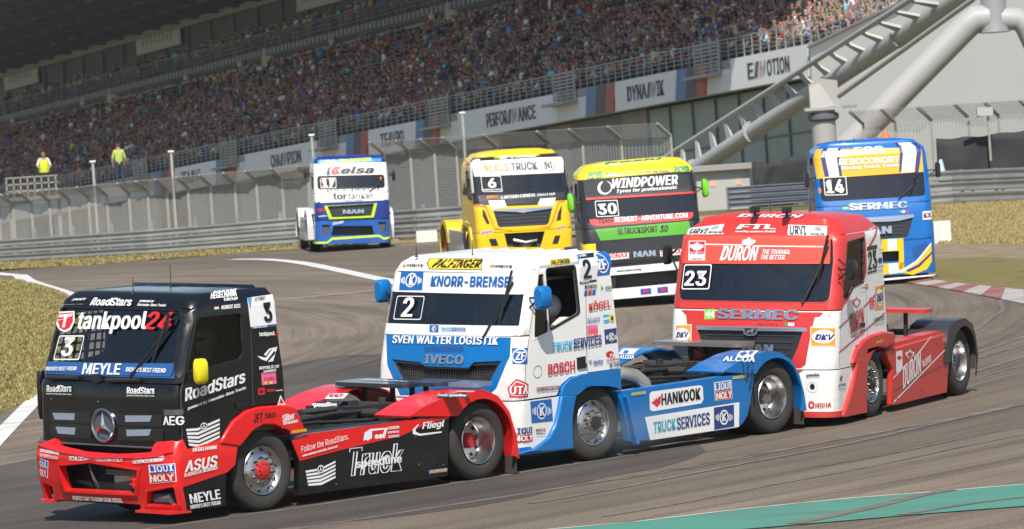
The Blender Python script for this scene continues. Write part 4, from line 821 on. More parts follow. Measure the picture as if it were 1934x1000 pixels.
('p','c',[(3.041,2.322),(3.107,2.277),(3.037,2.246),(3.057,2.28)],'DG',1,'emblem'),
('t','c','KÖGEL',(2.693,2.009),(3.248,2.026),(2.693,2.126),'R2','b','lettering'),
('t','c','Nissens',(2.645,1.838),(2.95,1.855),(2.645,1.921),'B4','i','lettering'),
('p','c',[(3.043,1.93),(3.197,1.931),(3.181,1.821),(3.053,1.82)],'CY',1,'sticker'),
('p','c',[(3.042,1.892),(3.19,1.894),(3.187,1.868),(3.046,1.862)],'W',2,'sticker'),
('e','c',(3.252,1.875),(.055,.057),'Y',2,'sticker'),
('e','c',(3.252,1.875),(.028,.031),'K3',3,'sticker'),
('p','c',[(2.648,1.812),(2.902,1.809),(2.904,1.66),(2.661,1.66)],'PK',1,'sticker'),
('t','c','ETRC FIA',(2.684,1.737),(2.889,1.743),(2.684,1.752),'R2','b','lettering'),
('e','c',(2.707,1.687),(.021,.014),'Y',2,'sticker'),
('e','c',(2.773,1.687),(.021,.014),'Y2',2,'sticker'),
('p','c',[(3.048,1.738),(3.335,1.741),(3.324,1.552),(3.053,1.549)],'B6',1,'sticker'),
('g','c',(3.201,1.63),(.067,.059),.014,'W',3,'emblem'),
('t','c','K',(3.16,1.594),(3.228,1.595),(3.16,1.666),'W','b','emblem'),
('p','c',[(3.121,1.663),(3.105,1.664),(3.099,1.605),(3.115,1.603)],'W',3,'emblem'),
('p','c',[(3.094,1.656),(3.079,1.657),(3.074,1.612),(3.09,1.611)],'W',3,'emblem'),
('p','c',[(3.287,1.651),(3.303,1.65),(3.295,1.59),(3.279,1.591)],'W',3,'emblem'),
('p','c',[(3.312,1.64),(3.328,1.639),(3.321,1.594),(3.306,1.595)],'W',3,'emblem'),
('t','c','TRUCK',(1.866,1.542),(2.304,1.545),(1.866,1.654),'CY','b','lettering'),
('t','c','SERVICES',(2.324,1.537),(2.965,1.549),(2.324,1.668),'B6','b','lettering'),
('t','c','BOSCH',(1.785,1.242),(2.364,1.251),(1.785,1.384),'R2','b','lettering'),
('g','c',(1.582,1.305),(.092,.082),.01,'G3',1,'emblem'),
('p','c',[(2.418,1.419),(2.616,1.427),(2.614,1.273),(2.419,1.265)],'K',1,'handle_recess'),
('p','c',[(2.676,1.357),(2.732,1.373),(2.746,1.316),(2.695,1.302)],'G3',1,'sticker'),
('t','c','Meritor',(2.76,1.303),(2.972,1.31),(2.76,1.356),'B4','b','lettering'),
('e','c',(3.145,1.41),(.085,.041),'R2',1,'sticker'),
('t','c','fv',(3.12,1.373),(3.241,1.375),(3.12,1.418),'W','b','lettering'),
('t','c','Versicherung',(3.047,1.31),(3.33,1.311),(3.047,1.352),'R2','b','lettering'),
('t','c','die Truck',(3.102,1.242),(3.319,1.246),(3.102,1.29),'K3','b','lettering'),
('t','c','HENDRICKSON',(1.55,1.057),(2.034,1.045),(1.55,1.107),'M1','b','lettering'),
('p','c',[(3.035,1.185),(3.349,1.189),(3.333,1.088),(3.032,1.089)],'R2',1,'sticker'),
('t','c','FERNFAHRER',(3.034,1.104),(3.335,1.103),(3.034,1.182),'W','b','lettering'),
('t','c','AWCA',(2.551,1.094),(2.899,1.106),(2.551,1.165),'W','bi','lettering'),
('p','c',[(1.433,.936),(1.866,.933),(1.886,.646),(1.452,.656)],'B4',1,'sticker'),
('g','c',(1.66,.793),(.101,.105),.016,'W',2,'emblem'),
('t','c','K',(1.607,.736),(1.708,.733),(1.607,.854),'W','b','emblem'),
('p','c',[(1.542,.856),(1.528,.857),(1.524,.752),(1.538,.751)],'W',3,'emblem'),
('p','c',[(1.514,.847),(1.5,.848),(1.497,.766),(1.511,.765)],'W',3,'emblem'),
('p','c',[(1.485,.838),(1.472,.839),(1.47,.78),(1.483,.779)],'W',3,'emblem'),
('p','c',[(1.782,.835),(1.796,.834),(1.792,.728),(1.778,.729)],'W',3,'emblem'),
('p','c',[(1.81,.821),(1.823,.819),(1.82,.737),(1.806,.739)],'W',3,'emblem'),
('p','c',[(1.837,.807),(1.851,.805),(1.848,.747),(1.834,.748)],'W',3,'emblem'),
('p','c',[(1.139,.614),(1.46,.617),(1.463,.43),(1.142,.43)],'WG',1,'sticker'),
('t','c','LIQUI',(1.144,.535),(1.452,.53),(1.144,.617),'B6','b','lettering'),
('p','c',[(1.143,.518),(1.461,.515),(1.463,.43),(1.145,.43)],'R2',2,'sticker'),
('t','c','MOLY',(1.151,.442),(1.454,.439),(1.151,.512),'W','b','lettering'),
('t','c','WORTO',(1.521,.539),(1.668,.534),(1.521,.574),'K','b','lettering'),
('e','c',(1.706,.548),(.023,.02),'OR',2,'sticker'),
('t','c','worto group.com',(1.529,.494),(1.722,.488),(1.529,.515),'K3','b','lettering'),
('o','f','flare',[(-.704,.968),(-.644,1.08),(-.504,1.162),(-.275,1.201),(.044,1.197),(.494,1.203),(.488,.926),(.375,.975),(.216,1.004),(-.012,1.024),(-.194,1.025),(-.334,.964),(-.403,.935)]),
('o','f','flare_low',[(-.704,.968),(-.403,.935),(-.45,.826),(-.496,.653),(-.509,.418),(-.496,.245),(-1.537,.268),(-1.624,.297),(-1.268,.329),(-.994,.435),(-.841,.597),(-.758,.796)]),
('t','f','HÖNIG',(-.858,.298),(-.524,.307),(-.858,.381),'W','bi','lettering'),
('o','s','skirt',[(.451,.908),(1.939,.916),(3.133,.928),(3.335,.94),(3.203,.48),(3.145,.336),(3.037,.244),(2.887,.194),(1.072,.201),(.679,.225),(.636,.461),(.539,.723)]),
('p','s',[(1.092,.818),(1.136,.847),(2.136,.844),(2.199,.82),(2.203,.645),(2.157,.597),(1.15,.585),(1.089,.609)],'W',1,'sticker'),
('t','s','HANKOOK',(1.324,.651),(2.141,.66),(1.324,.802),'K','b','lettering'),
('p','s',[(1.12,.706),(1.186,.722),(1.182,.764),(1.214,.727),(1.231,.769),(1.257,.73),(1.28,.779),(1.318,.761),(1.314,.68),(1.237,.63)],'R',2,'emblem'),
('p','s',[(2.432,.854),(2.806,.855),(2.815,.599),(2.448,.604)],'W',1,'sticker'),
('p','s',[(2.446,.844),(2.794,.843),(2.799,.728),(2.452,.729)],'B4',2,'sticker'),
('p','s',[(2.451,.722),(2.799,.72),(2.804,.607),(2.457,.611)],'R2',2,'sticker'),
('t','s','LIQUI',(2.449,.737),(2.791,.738),(2.449,.833),'W','b','lettering'),
('t','s','MOLY',(2.466,.617),(2.799,.619),(2.466,.71),'W','b','lettering'),
('t','s','GOODYEAR',(.713,.83),(1.008,.829),(.713,.87),'Y','bi','lettering'),
('t','s','GOODYEAR',(2.821,.861),(3.117,.859),(2.821,.902),'Y','bi','lettering'),
('p','s',[(.983,.523),(2.959,.543),(2.932,.212),(1.073,.211)],'W',1,'banner'),
('t','s','TRUCK',(1.139,.295),(1.604,.306),(1.139,.445),'TL','b','lettering'),
('t','s','SERVICES',(1.623,.295),(2.315,.307),(1.623,.457),'B6','b','lettering'),
('p','s',[(2.414,.519),(2.84,.522),(2.83,.227),(2.406,.221)],'B6',2,'sticker'),
('g','s',(2.621,.37),(.096,.101),.022,'W',3,'emblem'),
('t','s','K',(2.572,.319),(2.665,.318),(2.572,.427),'W','b','emblem'),
('p','s',[(2.514,.428),(2.499,.43),(2.494,.33),(2.508,.329)],'W',3,'emblem'),
('p','s',[(2.487,.42),(2.473,.421),(2.468,.344),(2.483,.343)],'W',3,'emblem'),
('p','s',[(2.46,.411),(2.446,.412),(2.443,.357),(2.457,.356)],'W',3,'emblem'),
('p','s',[(2.734,.408),(2.749,.407),(2.744,.307),(2.729,.308)],'W',3,'emblem'),
('p','s',[(2.76,.394),(2.775,.393),(2.77,.316),(2.756,.317)],'W',3,'emblem'),
('p','s',[(2.786,.381),(2.8,.38),(2.797,.324),(2.783,.326)],'W',3,'emblem'),
('t','ml','ALCOA',(.355,-.993),(.365,-1.54),(.562,-.824),'W','bi','lettering'),
('p','ml',[(.611,-1.037),(.926,-.858),(1.006,-1.116),(.592,-1.336),(.549,-1.109)],'W',1,'emblem'),
('p','ml',[(.701,-1.014),(.915,-.939),(.724,-1.139),(.601,-1.14)],'B4',2,'emblem'),
('p','ml',[(.726,-1.149),(.929,-1.023),(.917,-1.104),(.659,-1.249)],'B4',2,'emblem'),
('t','mr','ALCOA',(.317,.786),(.314,.526),(.492,.934),'W','bi','lettering'),
('p','mr',[(.538,.986),(.832,1.134),(.852,.854),(.535,.717)],'W',1,'emblem'),
('p','mr',[(.573,.945),(.726,1.008),(.659,.891),(.549,.851)],'B4',2,'emblem'),
('o','c','door_window',[(1.509,2.621),(2.351,2.625),(2.397,2.607),(2.498,1.992),(1.805,1.812),(1.776,1.837)]),
('o','c','quarter_window',[(1.28,2.577),(1.489,2.577),(1.682,2.129),(1.778,1.782),(1.433,1.723),(1.334,2.149)]),
],
'23': [
('p','c',[(-1.28,2.713),(-.714,2.782),(-.559,2.654),(-1.162,2.637)],'W',1,'sticker'),
('t','c','URVI',(-1.119,2.651),(-.838,2.656),(-1.119,2.709),'K3','b','lettering'),
('t','c','TRUCKLINE',(-.829,2.66),(-.58,2.663),(-.829,2.689),'K3','b','lettering'),
('e','c',(-.786,2.731),(.058,.027),'G3',2,'sticker'),
('t','c','FTL',(-.402,2.71),(.241,2.716),(-.402,2.771),'W','bX','lettering'),
('t','c','steering systems GmbH',(-.389,2.669),(.242,2.672),(-.389,2.698),'W','b','lettering'),
('p','c',[(.434,2.782),(1.072,2.769),(.997,2.641),(.431,2.651)],'W',1,'sticker'),
('t','c','URVI',(.464,2.657),(.718,2.653),(.464,2.763),'K3','b','lettering'),
('t','c','TRUCKLINE',(.762,2.653),(.989,2.647),(.762,2.682),'K3','b','lettering'),
('e','c',(.909,2.729),(.053,.027),'G3',2,'sticker'),
('p','c',[(-1.131,2.247),(1.028,2.269),(1.051,2.641),(-1.265,2.628)],'R4',1,'banner'),
('p','c',[(-1.06,2.557),(-.799,2.561),(-.75,2.294),(-.999,2.289)],'W',2,'sticker'),
('p','c',[(-1.008,2.408),(-.778,2.412),(-.808,2.551),(-1.044,2.547)],'R3',3,'sticker'),
('p','c',[(-.927,2.543),(-.9,2.516),(-.882,2.524),(-.882,2.496),(-.85,2.514),(-.839,2.504),(-.807,2.502),(-.818,2.482),(-.807,2.473),(-.858,2.44),(-.849,2.428),(-.895,2.433),(-.889,2.4),(-.898,2.4),(-.908,2.433),(-.951,2.426),(-.948,2.439),(-1.014,2.469),(-1.007,2.479),(-1.028,2.498),(-.997,2.502),(-.99,2.511),(-.95,2.494),(-.963,2.523),(-.941,2.515)],'W',4,'emblem'),
('t','c','PETRO-CANADA',(-.996,2.375),(-.774,2.379),(-.996,2.405),'R3','b','lettering'),
('t','c','LUBRICANTS',(-.964,2.303),(-.774,2.306),(-.964,2.323),'R3','b','lettering'),
('t','c','DURON',(-.532,2.291),(.026,2.299),(-.532,2.495),'W','bi','lettering'),
('t','c','THE TOUGHER.',(.08,2.392),(.477,2.389),(.08,2.454),'W','bi','lettering'),
('t','c','THE BETTER.',(.066,2.319),(.412,2.316),(.066,2.381),'W','bi','lettering'),
('p','c',[(-.79,2.522),(-.235,2.52),(-.233,2.503),(-.786,2.505)],'W',2,'stripe'),
('p','c',[(-.053,2.509),(.936,2.507),(.935,2.491),(-.051,2.492)],'W',2,'stripe'),
('p','c',[(-.15,2.619),(-.123,2.593),(-.104,2.601),(-.107,2.573),(-.075,2.59),(-.065,2.581),(-.034,2.578),(-.047,2.559),(-.037,2.55),(-.09,2.517),(-.082,2.505),(-.234,2.513),(-.244,2.556),(-.222,2.564),(-.238,2.58),(-.21,2.583),(-.204,2.591),(-.17,2.577),(-.179,2.6),(-.161,2.594)],'W',3,'emblem'),
('t','c','23',(-1.017,1.942),(-.695,1.949),(-1.017,2.146),'W','b','race_number'),
('f','c',(-1.06,1.895),(-.639,1.904),(-1.06,2.234),'W',.03,.014,2,'number_frame'),
('p','c',[(-.693,1.637),(-.532,1.643),(-.524,1.508),(-.682,1.498)],'LG',1,'sticker'),
('p','c',[(-.675,1.571),(-.611,1.619),(-.606,1.526)],'W',2,'emblem'),
('p','c',[(-.605,1.573),(-.545,1.62),(-.54,1.528)],'W',2,'emblem'),
('t','c','SERMEC',(-.495,1.509),(.691,1.511),(-.495,1.647),'CH','bX','lettering'),
('t','c','www.sermec.es',(.102,1.441),(.413,1.442),(.102,1.47),'R3','','lettering'),
('p','c',[(.501,1.473),(.55,1.474),(.553,1.434),(.505,1.434)],'GR',1,'sticker'),
('p','c',[(.549,1.474),(.639,1.475),(.644,1.435),(.553,1.434)],'W',1,'sticker'),
('p','c',[(.639,1.475),(.688,1.475),(.692,1.436),(.644,1.435)],'R',1,'sticker'),
('o','c','red_face',[(-1.181,1.591),(.95,1.583),(1.213,1.604),(.95,1.583),(.821,.902),(.641,.76),(-.65,.933),(-.936,1.393),(-.982,1.591)]),
('o','c','grille',[(-.804,1.403),(.823,1.405),(.723,1.126),(.658,.96),(.502,.857),(-.595,.935),(-.73,1.132)]),
('p','c',[(-.791,1.357),(.818,1.358),(.822,1.411),(.062,1.414),(-.805,1.41)],'CH',1,'grille_trim'),
('p','c',[(-.1,1.411),(.126,1.408),(.109,1.315),(.06,1.291),(-.041,1.293),(-.085,1.318)],'CH',2,'grille_trim'),
('p','c',[(-.073,1.392),(.106,1.391),(.087,1.328),(.052,1.308),(-.027,1.309),(-.06,1.329)],'K2',3,'emblem'),
('p','c',[(-.042,1.332),(-.029,1.366),(.007,1.37),(.056,1.394),(.078,1.381),(.057,1.357),(.051,1.321),(.034,1.32),(.033,1.344),(-.003,1.343),(-.013,1.323),(-.034,1.319)],'CH',4,'emblem'),
('t','c','MAN',(-.097,1.066),(.359,1.061),(-.097,1.179),'CH','bX','lettering'),
('p','c',[(.872,1.425),(1.234,1.413),(1.246,1.158),(.884,1.161)],'W',1,'sticker'),
('p','c',[(.884,1.415),(1.223,1.404),(1.233,1.169),(.893,1.171)],'O',2,'sticker'),
('e','c',(1.06,1.292),(.156,.092),'W',3,'sticker'),
('t','c','DKV',(.945,1.254),(1.21,1.249),(.945,1.327),'N','bi','lettering'),
('p','c',[(-1.129,1.414),(-.873,1.428),(-.87,1.171),(-1.109,1.155)],'W',1,'sticker'),
('p','c',[(-1.118,1.405),(-.884,1.418),(-.882,1.181),(-1.101,1.165)],'O',2,'sticker'),
('e','c',(-1.015,1.284),(.121,.09),'W',3,'sticker'),
('t','c','DKV',(-1.104,1.242),(-.907,1.254),(-1.104,1.315),'N','bi','lettering'),
('p','c',[(2.488,2.444),(3.072,2.454),(2.983,2.091),(2.488,2.075)],'W',1,'number_plate'),
('p','c',[(2.488,2.444),(3.072,2.454),(3.049,2.394),(2.477,2.387)],'K2',2,'sticker'),
('t','c','23',(2.488,2.115),(2.963,2.126),(2.488,2.38),'K','b','race_number'),
('p','c',[(2.488,2.095),(2.985,2.105),(2.982,2.084),(2.488,2.072)],'K2',2,'sticker'),
('e','c',(3.171,2.229),(.116,.04),'B6',1,'sticker'),
('t','c','Goodyear',(3.089,2.358),(3.387,2.359),(3.089,2.385),'G3','b','lettering'),
('t','c','Krone',(3.039,2.129),(3.317,2.13),(3.039,2.157),'G3','b','lettering'),
('p','c',[(2.369,1.927),(2.534,1.928),(2.534,1.871),(2.382,1.873)],'R',1,'sticker'),
('p','c',[(2.37,1.91),(2.534,1.911),(2.534,1.891),(2.382,1.889)],'Y',2,'sticker'),
('t','c','A. Albacete',(2.115,1.887),(2.359,1.887),(2.115,1.904),'K3','b','lettering'),
('p','c',[(2.861,1.87),(3.263,1.883),(3.217,1.55),(2.844,1.552)],'O',1,'sticker'),
('e','c',(3.052,1.714),(.17,.121),'W',2,'sticker'),
('t','c','DKV',(2.912,1.654),(3.206,1.671),(2.912,1.77),'N','b','lettering'),
('p','c',[(2.578,1.737),(2.816,1.741),(2.815,1.578),(2.585,1.582)],'PK',1,'sticker'),
('t','c','ETRC',(2.611,1.665),(2.801,1.667),(2.611,1.692),'R2','b','lettering'),
('t','c','DURON',(1.731,1.284),(2.307,1.353),(1.731,1.569),'R3','b','lettering'),
('t','c','THE TOUGHER.',(1.795,1.226),(2.327,1.298),(1.795,1.254),'R3','b','lettering'),
('p','c',[(1.314,1.081),(3.26,1.495),(3.256,1.475),(1.316,1.061)],'R3',1,'stripe'),
('p','c',[(1.292,1.419),(1.816,1.551),(1.839,1.537),(1.306,1.399)],'R3',1,'stripe'),
('p','c',[(2.334,1.637),(3.312,1.89),(3.32,1.873),(2.357,1.619)],'R3',1,'stripe'),
('p','c',[(1.988,1.791),(2.028,1.755),(2.064,1.763),(2.055,1.727),(2.118,1.746),(2.135,1.733),(2.192,1.725),(2.165,1.703),(2.182,1.69),(2.082,1.655),(2.095,1.639),(2.015,1.651),(2.015,1.609),(1.999,1.61),(1.991,1.653),(1.912,1.649),(1.922,1.665),(1.813,1.711),(1.827,1.722),(1.796,1.748),(1.852,1.749),(1.866,1.76),(1.934,1.734),(1.917,1.771),(1.955,1.759)],'R3',1,'emblem'),
('p','c',[(1.991,1.757),(2.016,1.733),(2.038,1.739),(2.033,1.715),(2.071,1.727),(2.081,1.719),(2.116,1.714),(2.1,1.699),(2.111,1.69),(2.05,1.667),(2.058,1.656),(2.009,1.664),(2.009,1.636),(2.0,1.637),(1.994,1.665),(1.946,1.663),(1.952,1.673),(1.885,1.704),(1.894,1.711),(1.875,1.728),(1.909,1.729),(1.918,1.736),(1.959,1.719),(1.949,1.744),(1.972,1.736)],'W',2,'emblem'),
('p','c',[(2.482,2.411),(3.252,2.692),(3.327,2.683),(2.56,2.394)],'R3',2,'stripe'),
('t','c','REMOLCUES',(2.802,1.388),(3.197,1.396),(2.802,1.443),'K3','b','lettering'),
('p','c',[(2.753,1.425),(2.817,1.428),(2.821,1.359),(2.758,1.36)],'LG',1,'sticker'),
('p','c',[(.82,.789),(1.026,.812),(1.026,.739),(.824,.722)],'WG',1,'sticker'),
('t','c','speedline',(.831,.743),(1.019,.752),(.831,.786),'K','bi','lettering'),
('e','c',(.916,.611),(.035,.04),'K',1,'lamp_hole'),
('g','c',(.916,.611),(.082,.08),.02,'WG',1,'emblem'),
('p','c',[(1.354,.719),(1.402,.749),(1.471,.73),(1.402,.706),(1.47,.684),(1.335,.681)],'R2',1,'emblem'),
('t','c','ZIUR',(1.283,.605),(1.548,.598),(1.283,.642),'K3','b','lettering'),
('t','c','MBHA',(.961,.332),(1.174,.345),(.961,.385),'R2','b','lettering'),
('g','c',(.902,.361),(.045,.053),.025,'R2',1,'emblem'),
('o','f','flare',[(-.923,.872),(-.776,1.046),(-.486,1.158),(-.196,1.204),(.242,1.213),(.732,1.194),(.826,.992),(.58,1.028),(.432,.988),(.237,1.02),(.042,1.024),(-.105,.988),(-.204,.901),(-.322,.809)]),
('o','f','flare_low',[(-.759,.96),(-.32,.876),(-.345,.675),(-.391,.409),(-.359,.164),(-1.928,.186),(-3.149,.3),(-3.146,.378),(-2.019,.247),(-1.364,.29),(-.98,.525),(-.831,.781)]),
('t','f','MKW',(-.816,.27),(-.529,.273),(-.816,.359),'B6','bi','lettering'),
('o','s','skirt',[(.481,.932),(.781,.971),(2.912,1.02),(3.183,.93),(3.011,.162),(.73,.167),(.762,.681)]),
('t','s','DURON',(1.128,.36),(1.868,.541),(1.128,.678),'W','b','lettering'),
('t','s','THE TOUGHER.',(1.92,.632),(2.307,.708),(1.92,.697),'W','b','lettering'),
('t','s','THE BETTER.',(1.944,.599),(2.306,.661),(1.944,.65),'W','b','lettering'),
('p','s',[(.762,.223),(3.117,.849),(3.117,.827),(.761,.198)],'W',1,'stripe'),
('p','s',[(.759,.557),(1.32,.721),(1.32,.7),(.758,.536)],'W',1,'stripe'),
('p','s',[(1.69,.798),(2.315,1.021),(2.365,1.017),(1.739,.785)],'W',1,'stripe'),
('p','s',[(1.447,.908),(1.482,.875),(1.517,.881),(1.505,.849),(1.568,.864),(1.583,.852),(1.638,.844),(1.61,.824),(1.625,.812),(1.522,.783),(1.534,.767),(1.456,.78),(1.451,.742),(1.435,.743),(1.432,.782),(1.354,.781),(1.366,.795),(1.266,.839),(1.282,.849),(1.255,.873),(1.31,.873),(1.326,.883),(1.387,.858),(1.377,.892),(1.411,.88)],'W',1,'emblem'),
('p','s',[(1.447,.879),(1.468,.856),(1.49,.861),(1.482,.839),(1.522,.85),(1.531,.841),(1.566,.836),(1.548,.822),(1.558,.814),(1.493,.794),(1.5,.783),(1.452,.792),(1.449,.766),(1.439,.766),(1.437,.793),(1.388,.792),(1.396,.801),(1.333,.831),(1.343,.838),(1.326,.854),(1.36,.854),(1.37,.861),(1.409,.844),(1.402,.867),(1.424,.859)],'R3',2,'emblem'),
('p','s',[(.87,.912),(1.131,.914),(1.136,.652),(.881,.609)],'W',1,'sticker'),
('p','s',[(1.008,.858),(1.027,.84),(1.047,.843),(1.04,.826),(1.075,.834),(1.084,.827),(1.114,.823),(1.098,.812),(1.107,.805),(1.05,.79),(1.056,.781),(1.013,.789),(1.01,.768),(1.001,.768),(1.0,.79),(.956,.789),(.963,.797),(.907,.821),(.916,.826),(.901,.839),(.931,.839),(.94,.844),(.975,.831),(.969,.849),(.988,.843)],'R3',2,'emblem'),
('p','f',[(-.041,1.133),(.255,1.14),(.272,1.083),(-.025,1.078)],'B3',1,'sticker'),
('t','f','GOODYEAR',(-.024,1.09),(.248,1.099),(-.024,1.124),'Y','bi','lettering'),
('o','c','door_window',[(1.183,2.545),(1.209,2.568),(2.344,2.593),(2.385,2.567),(2.321,1.968),(1.927,1.954),(1.768,1.919),(1.635,1.841),(1.557,1.79),(1.258,1.803)]),
('o','c','side_red',[(1.131,2.634),(3.104,2.697),(3.231,2.659),(2.994,2.583),(2.426,2.403),(2.537,2.113),(2.32,1.973),(1.875,1.939),(1.65,1.793),(1.248,1.668),(1.213,1.604),(1.185,1.605)]),
],
'17': [
('p','c',[(-.989,2.539),(.933,2.583),(1.032,2.684),(-1.023,2.667)],'CY2',1,'banner'),
('t','c','B.G. TRANSPORT',(-.74,2.548),(.696,2.589),(-.74,2.65),'YG','bX','lettering'),
('t','c','K',(-.703,2.227),(-.545,2.23),(-.703,2.452),'K','bi','lettering'),
('p','c',[(-.545,2.227),(-.57,2.347),(-.446,2.463),(-.361,2.461),(-.477,2.351),(-.413,2.234)],'R2',2,'emblem'),
('p','c',[(-.413,2.234),(-.46,2.351),(-.344,2.46),(-.277,2.459),(-.377,2.349),(-.297,2.238)],'R2',2,'emblem'),
('t','c','elsa',(-.297,2.245),(.677,2.241),(-.297,2.449),'K','bi','lettering'),
('t','c','17',(-.826,1.87),(-.471,1.868),(-.826,2.115),'W','b','race_number'),
('f','c',(-.877,1.837),(-.433,1.84),(-.877,2.136),'W',.03,.014,2,'number_frame'),
('e','c',(-.866,2.048),(.026,.074),'OR',2,'side_light'),
('e','c',(.849,2.066),(.027,.075),'OR',2,'side_light'),
('t','c','KELSA TRUCK PRODUCTS',(-.714,1.731),(.704,1.73),(-.714,1.84),'G2','i','lettering'),
('t','c','tor',(-.555,1.503),(-.155,1.5),(-.555,1.673),'K','b','lettering'),
('t','c','tanker',(-.121,1.506),(.617,1.508),(-.121,1.676),'K3','','lettering'),
('t','c','TRAILERS',(-.295,1.439),(.304,1.448),(-.295,1.48),'G3','b','lettering'),
('o','c','lower_blue',[(-1.085,1.319),(1.081,1.386),(1.08,1.079),(1.075,.328),(-1.19,.277)]),
('o','c','grille',[(-.657,1.311),(.715,1.356),(.616,1.007),(-.532,.985)]),
('o','c','grille_rim',[(-.702,1.312),(.749,1.361),(.644,.996),(-.584,.966)]),
('t','c','MAN',(-.291,1.074),(.326,1.08),(-.291,1.197),'CH','bX','lettering'),
('t','c','DKV',(-1.041,1.159),(-.802,1.161),(-1.041,1.248),'R2','b','lettering'),
('t','c','speedline',(-1.011,.995),(-.753,1.004),(-1.011,1.043),'W','b','lettering'),
('o','c','mouth',[(-.494,.738),(.643,.709),(.691,.442),(-.58,.457)]),
('o','c','ventl',[(-.911,.772),(-.691,.767),(-.677,.647),(-.784,.445),(-.901,.516)]),
('o','c','ventr',[(.743,.816),(.977,.809),(.97,.57),(.872,.454),(.762,.628)]),
('p','c',[(-.568,.918),(-.38,.947),(.408,.961),(.58,.94),(.614,.905),(-.416,.873)],'K2',1,'vent'),
('t','c','KNORR',(-.606,.761),(-.281,.808),(-.606,.83),'W','bi','lettering'),
('p','c',[(-2.799,.279),(-.771,.274),(-.632,.39),(.757,.44),(.91,.35),(1.181,.395),(1.181,.334),(.909,.282),(.738,.379),(-.617,.322),(-.773,.219),(-2.826,.195)],'YG',2,'stripe'),
],
'6': [
('t','c','BFT',(-.515,2.757),(-.085,2.757),(-.515,2.871),'W','bX','lettering'),
('t','c','Location',(-.069,2.762),(.53,2.749),(-.069,2.838),'W','bi','lettering'),
('p','c',[(-1.162,2.363),(1.126,2.329),(1.293,2.721),(-1.284,2.802)],'W',1,'banner'),
('t','c','NEXUS',(-.922,2.472),(-.267,2.455),(-.922,2.671),'OR2','b','lettering'),
('t','c','TRUCK',(-.215,2.455),(.48,2.446),(-.215,2.655),'G2','b','lettering'),
('p','c',[(.606,2.695),(.62,2.695),(.55,2.364),(.537,2.364)],'R2',2,'stripe'),
('e','c',(.788,2.531),(.145,.134),'G2',2,'sticker'),
('e','c',(.788,2.531),(.125,.118),'W',3,'sticker'),
('t','c','NI',(.681,2.463),(.864,2.455),(.681,2.617),'G2','b','lettering'),
('f','c',(-.978,1.968),(-.479,1.937),(-.978,2.369),'W',.03,.014,2,'number_frame'),
('t','c','6',(-.818,2.054),(-.615,2.048),(-.818,2.292),'W','b','race_number'),
('t','c','EUROPEAN TRUCK',(-.957,1.992),(-.506,1.977),(-.957,2.03),'W','b','lettering'),
('p','c',[(-1.215,1.727),(1.077,1.696),(1.067,1.841),(-1.18,1.881)],'K2',1,'banner'),
('t','c','(BRS)',(-.884,1.769),(-.595,1.764),(-.884,1.865),'OR','b','lettering'),
('t','c','G.INTERIM EXPRESS',(-.546,1.754),(.319,1.765),(-.546,1.831),'W','b','lettering'),
('t','c','20024 & 12/7',(.364,1.763),(.831,1.766),(.364,1.827),'W','b','lettering'),
('p','c',[(-.866,1.735),(-.465,1.727),(-.426,1.547),(-.816,1.523)],'W',2,'sticker'),
('t','c','TOTAL',(-.747,1.663),(-.507,1.662),(-.747,1.702),'R2','','lettering'),
('p','c',[(.434,1.704),(.843,1.71),(.783,1.521),(.387,1.53)],'W',2,'sticker'),
('t','c','TOTAL',(.543,1.633),(.757,1.636),(.543,1.671),'R2','','lettering'),
('p','c',[(-.462,1.646),(.38,1.643),(.373,1.557),(-.439,1.574)],'K2',2,'vent'),
('o','c','grille',[(-.787,1.498),(.747,1.482),(.615,1.081),(.545,1.037),(-.65,1.046),(-.694,1.097)]),
('p','c',[(-.812,1.5),(.754,1.488),(.745,1.443),(.162,1.399),(-.037,1.379),(-.23,1.413),(-.791,1.466)],'CH',3,'grille_trim'),
('e','c',(-.016,1.426),(.104,.051),'G3',4,'emblem'),
('p','c',[(-1.048,1.536),(-.997,1.485),(-.899,1.157),(-.965,1.145),(-1.061,1.36)],'K2',2,'vent'),
('p','c',[(1.0,1.524),(.938,1.141),(.818,1.116),(.887,1.338)],'K2',2,'vent'),
('p','c',[(-1.269,1.674),(-.945,1.627),(-.779,1.053),(-.525,.98),(-.331,.968),(-.332,.946),(-.783,1.005),(-.984,1.581),(-1.28,1.626)],'OR',3,'stripe'),
('p','c',[(1.093,1.631),(.905,1.61),(.702,1.124),(.608,.994),(.326,.979),(.623,.961),(.734,1.106),(.93,1.577),(1.091,1.599)],'OR',3,'stripe'),
('o','c','mouth',[(-.547,.885),(.501,.878),(.361,.483),(-.488,.536)]),
('p','c',[(-.952,.767),(-.765,.769),(-.712,.582),(-.889,.583)],'K2',1,'vent'),
('p','c',[(.759,.749),(.903,.749),(.813,.535),(.67,.544)],'K2',1,'vent'),
('p','c',[(-1.14,.978),(-.88,1.001),(-.825,.943),(-.854,.897),(-1.145,.897)],'W',2,'sticker'),
('t','c','KOMMER',(-1.117,.912),(-.852,.929),(-1.117,.97),'R2','b','lettering'),
('p','c',[(.807,.972),(1.026,.99),(1.047,.908),(.82,.906)],'W',2,'sticker'),
('t','c','KNORR',(.827,.922),(1.029,.935),(.827,.967),'R2','b','lettering'),
],
'30': [
('p','c',[(-1.03,2.715),(-.683,2.73),(-.727,2.849),(-1.083,2.836)],'YG2',1,'sticker'),
('t','c','MANN',(-1.034,2.786),(-.726,2.792),(-1.034,2.845),'DG','b','lettering'),
('t','c','FILTER',(-1.013,2.723),(-.711,2.729),(-1.013,2.783),'DG','b','lettering'),
('p','c',[(.804,2.702),(1.166,2.682),(1.244,2.807),(.856,2.825)],'YG2',1,'sticker'),
('t','c','MANN',(.852,2.774),(1.153,2.754),(.852,2.826),'DG','b','lettering'),
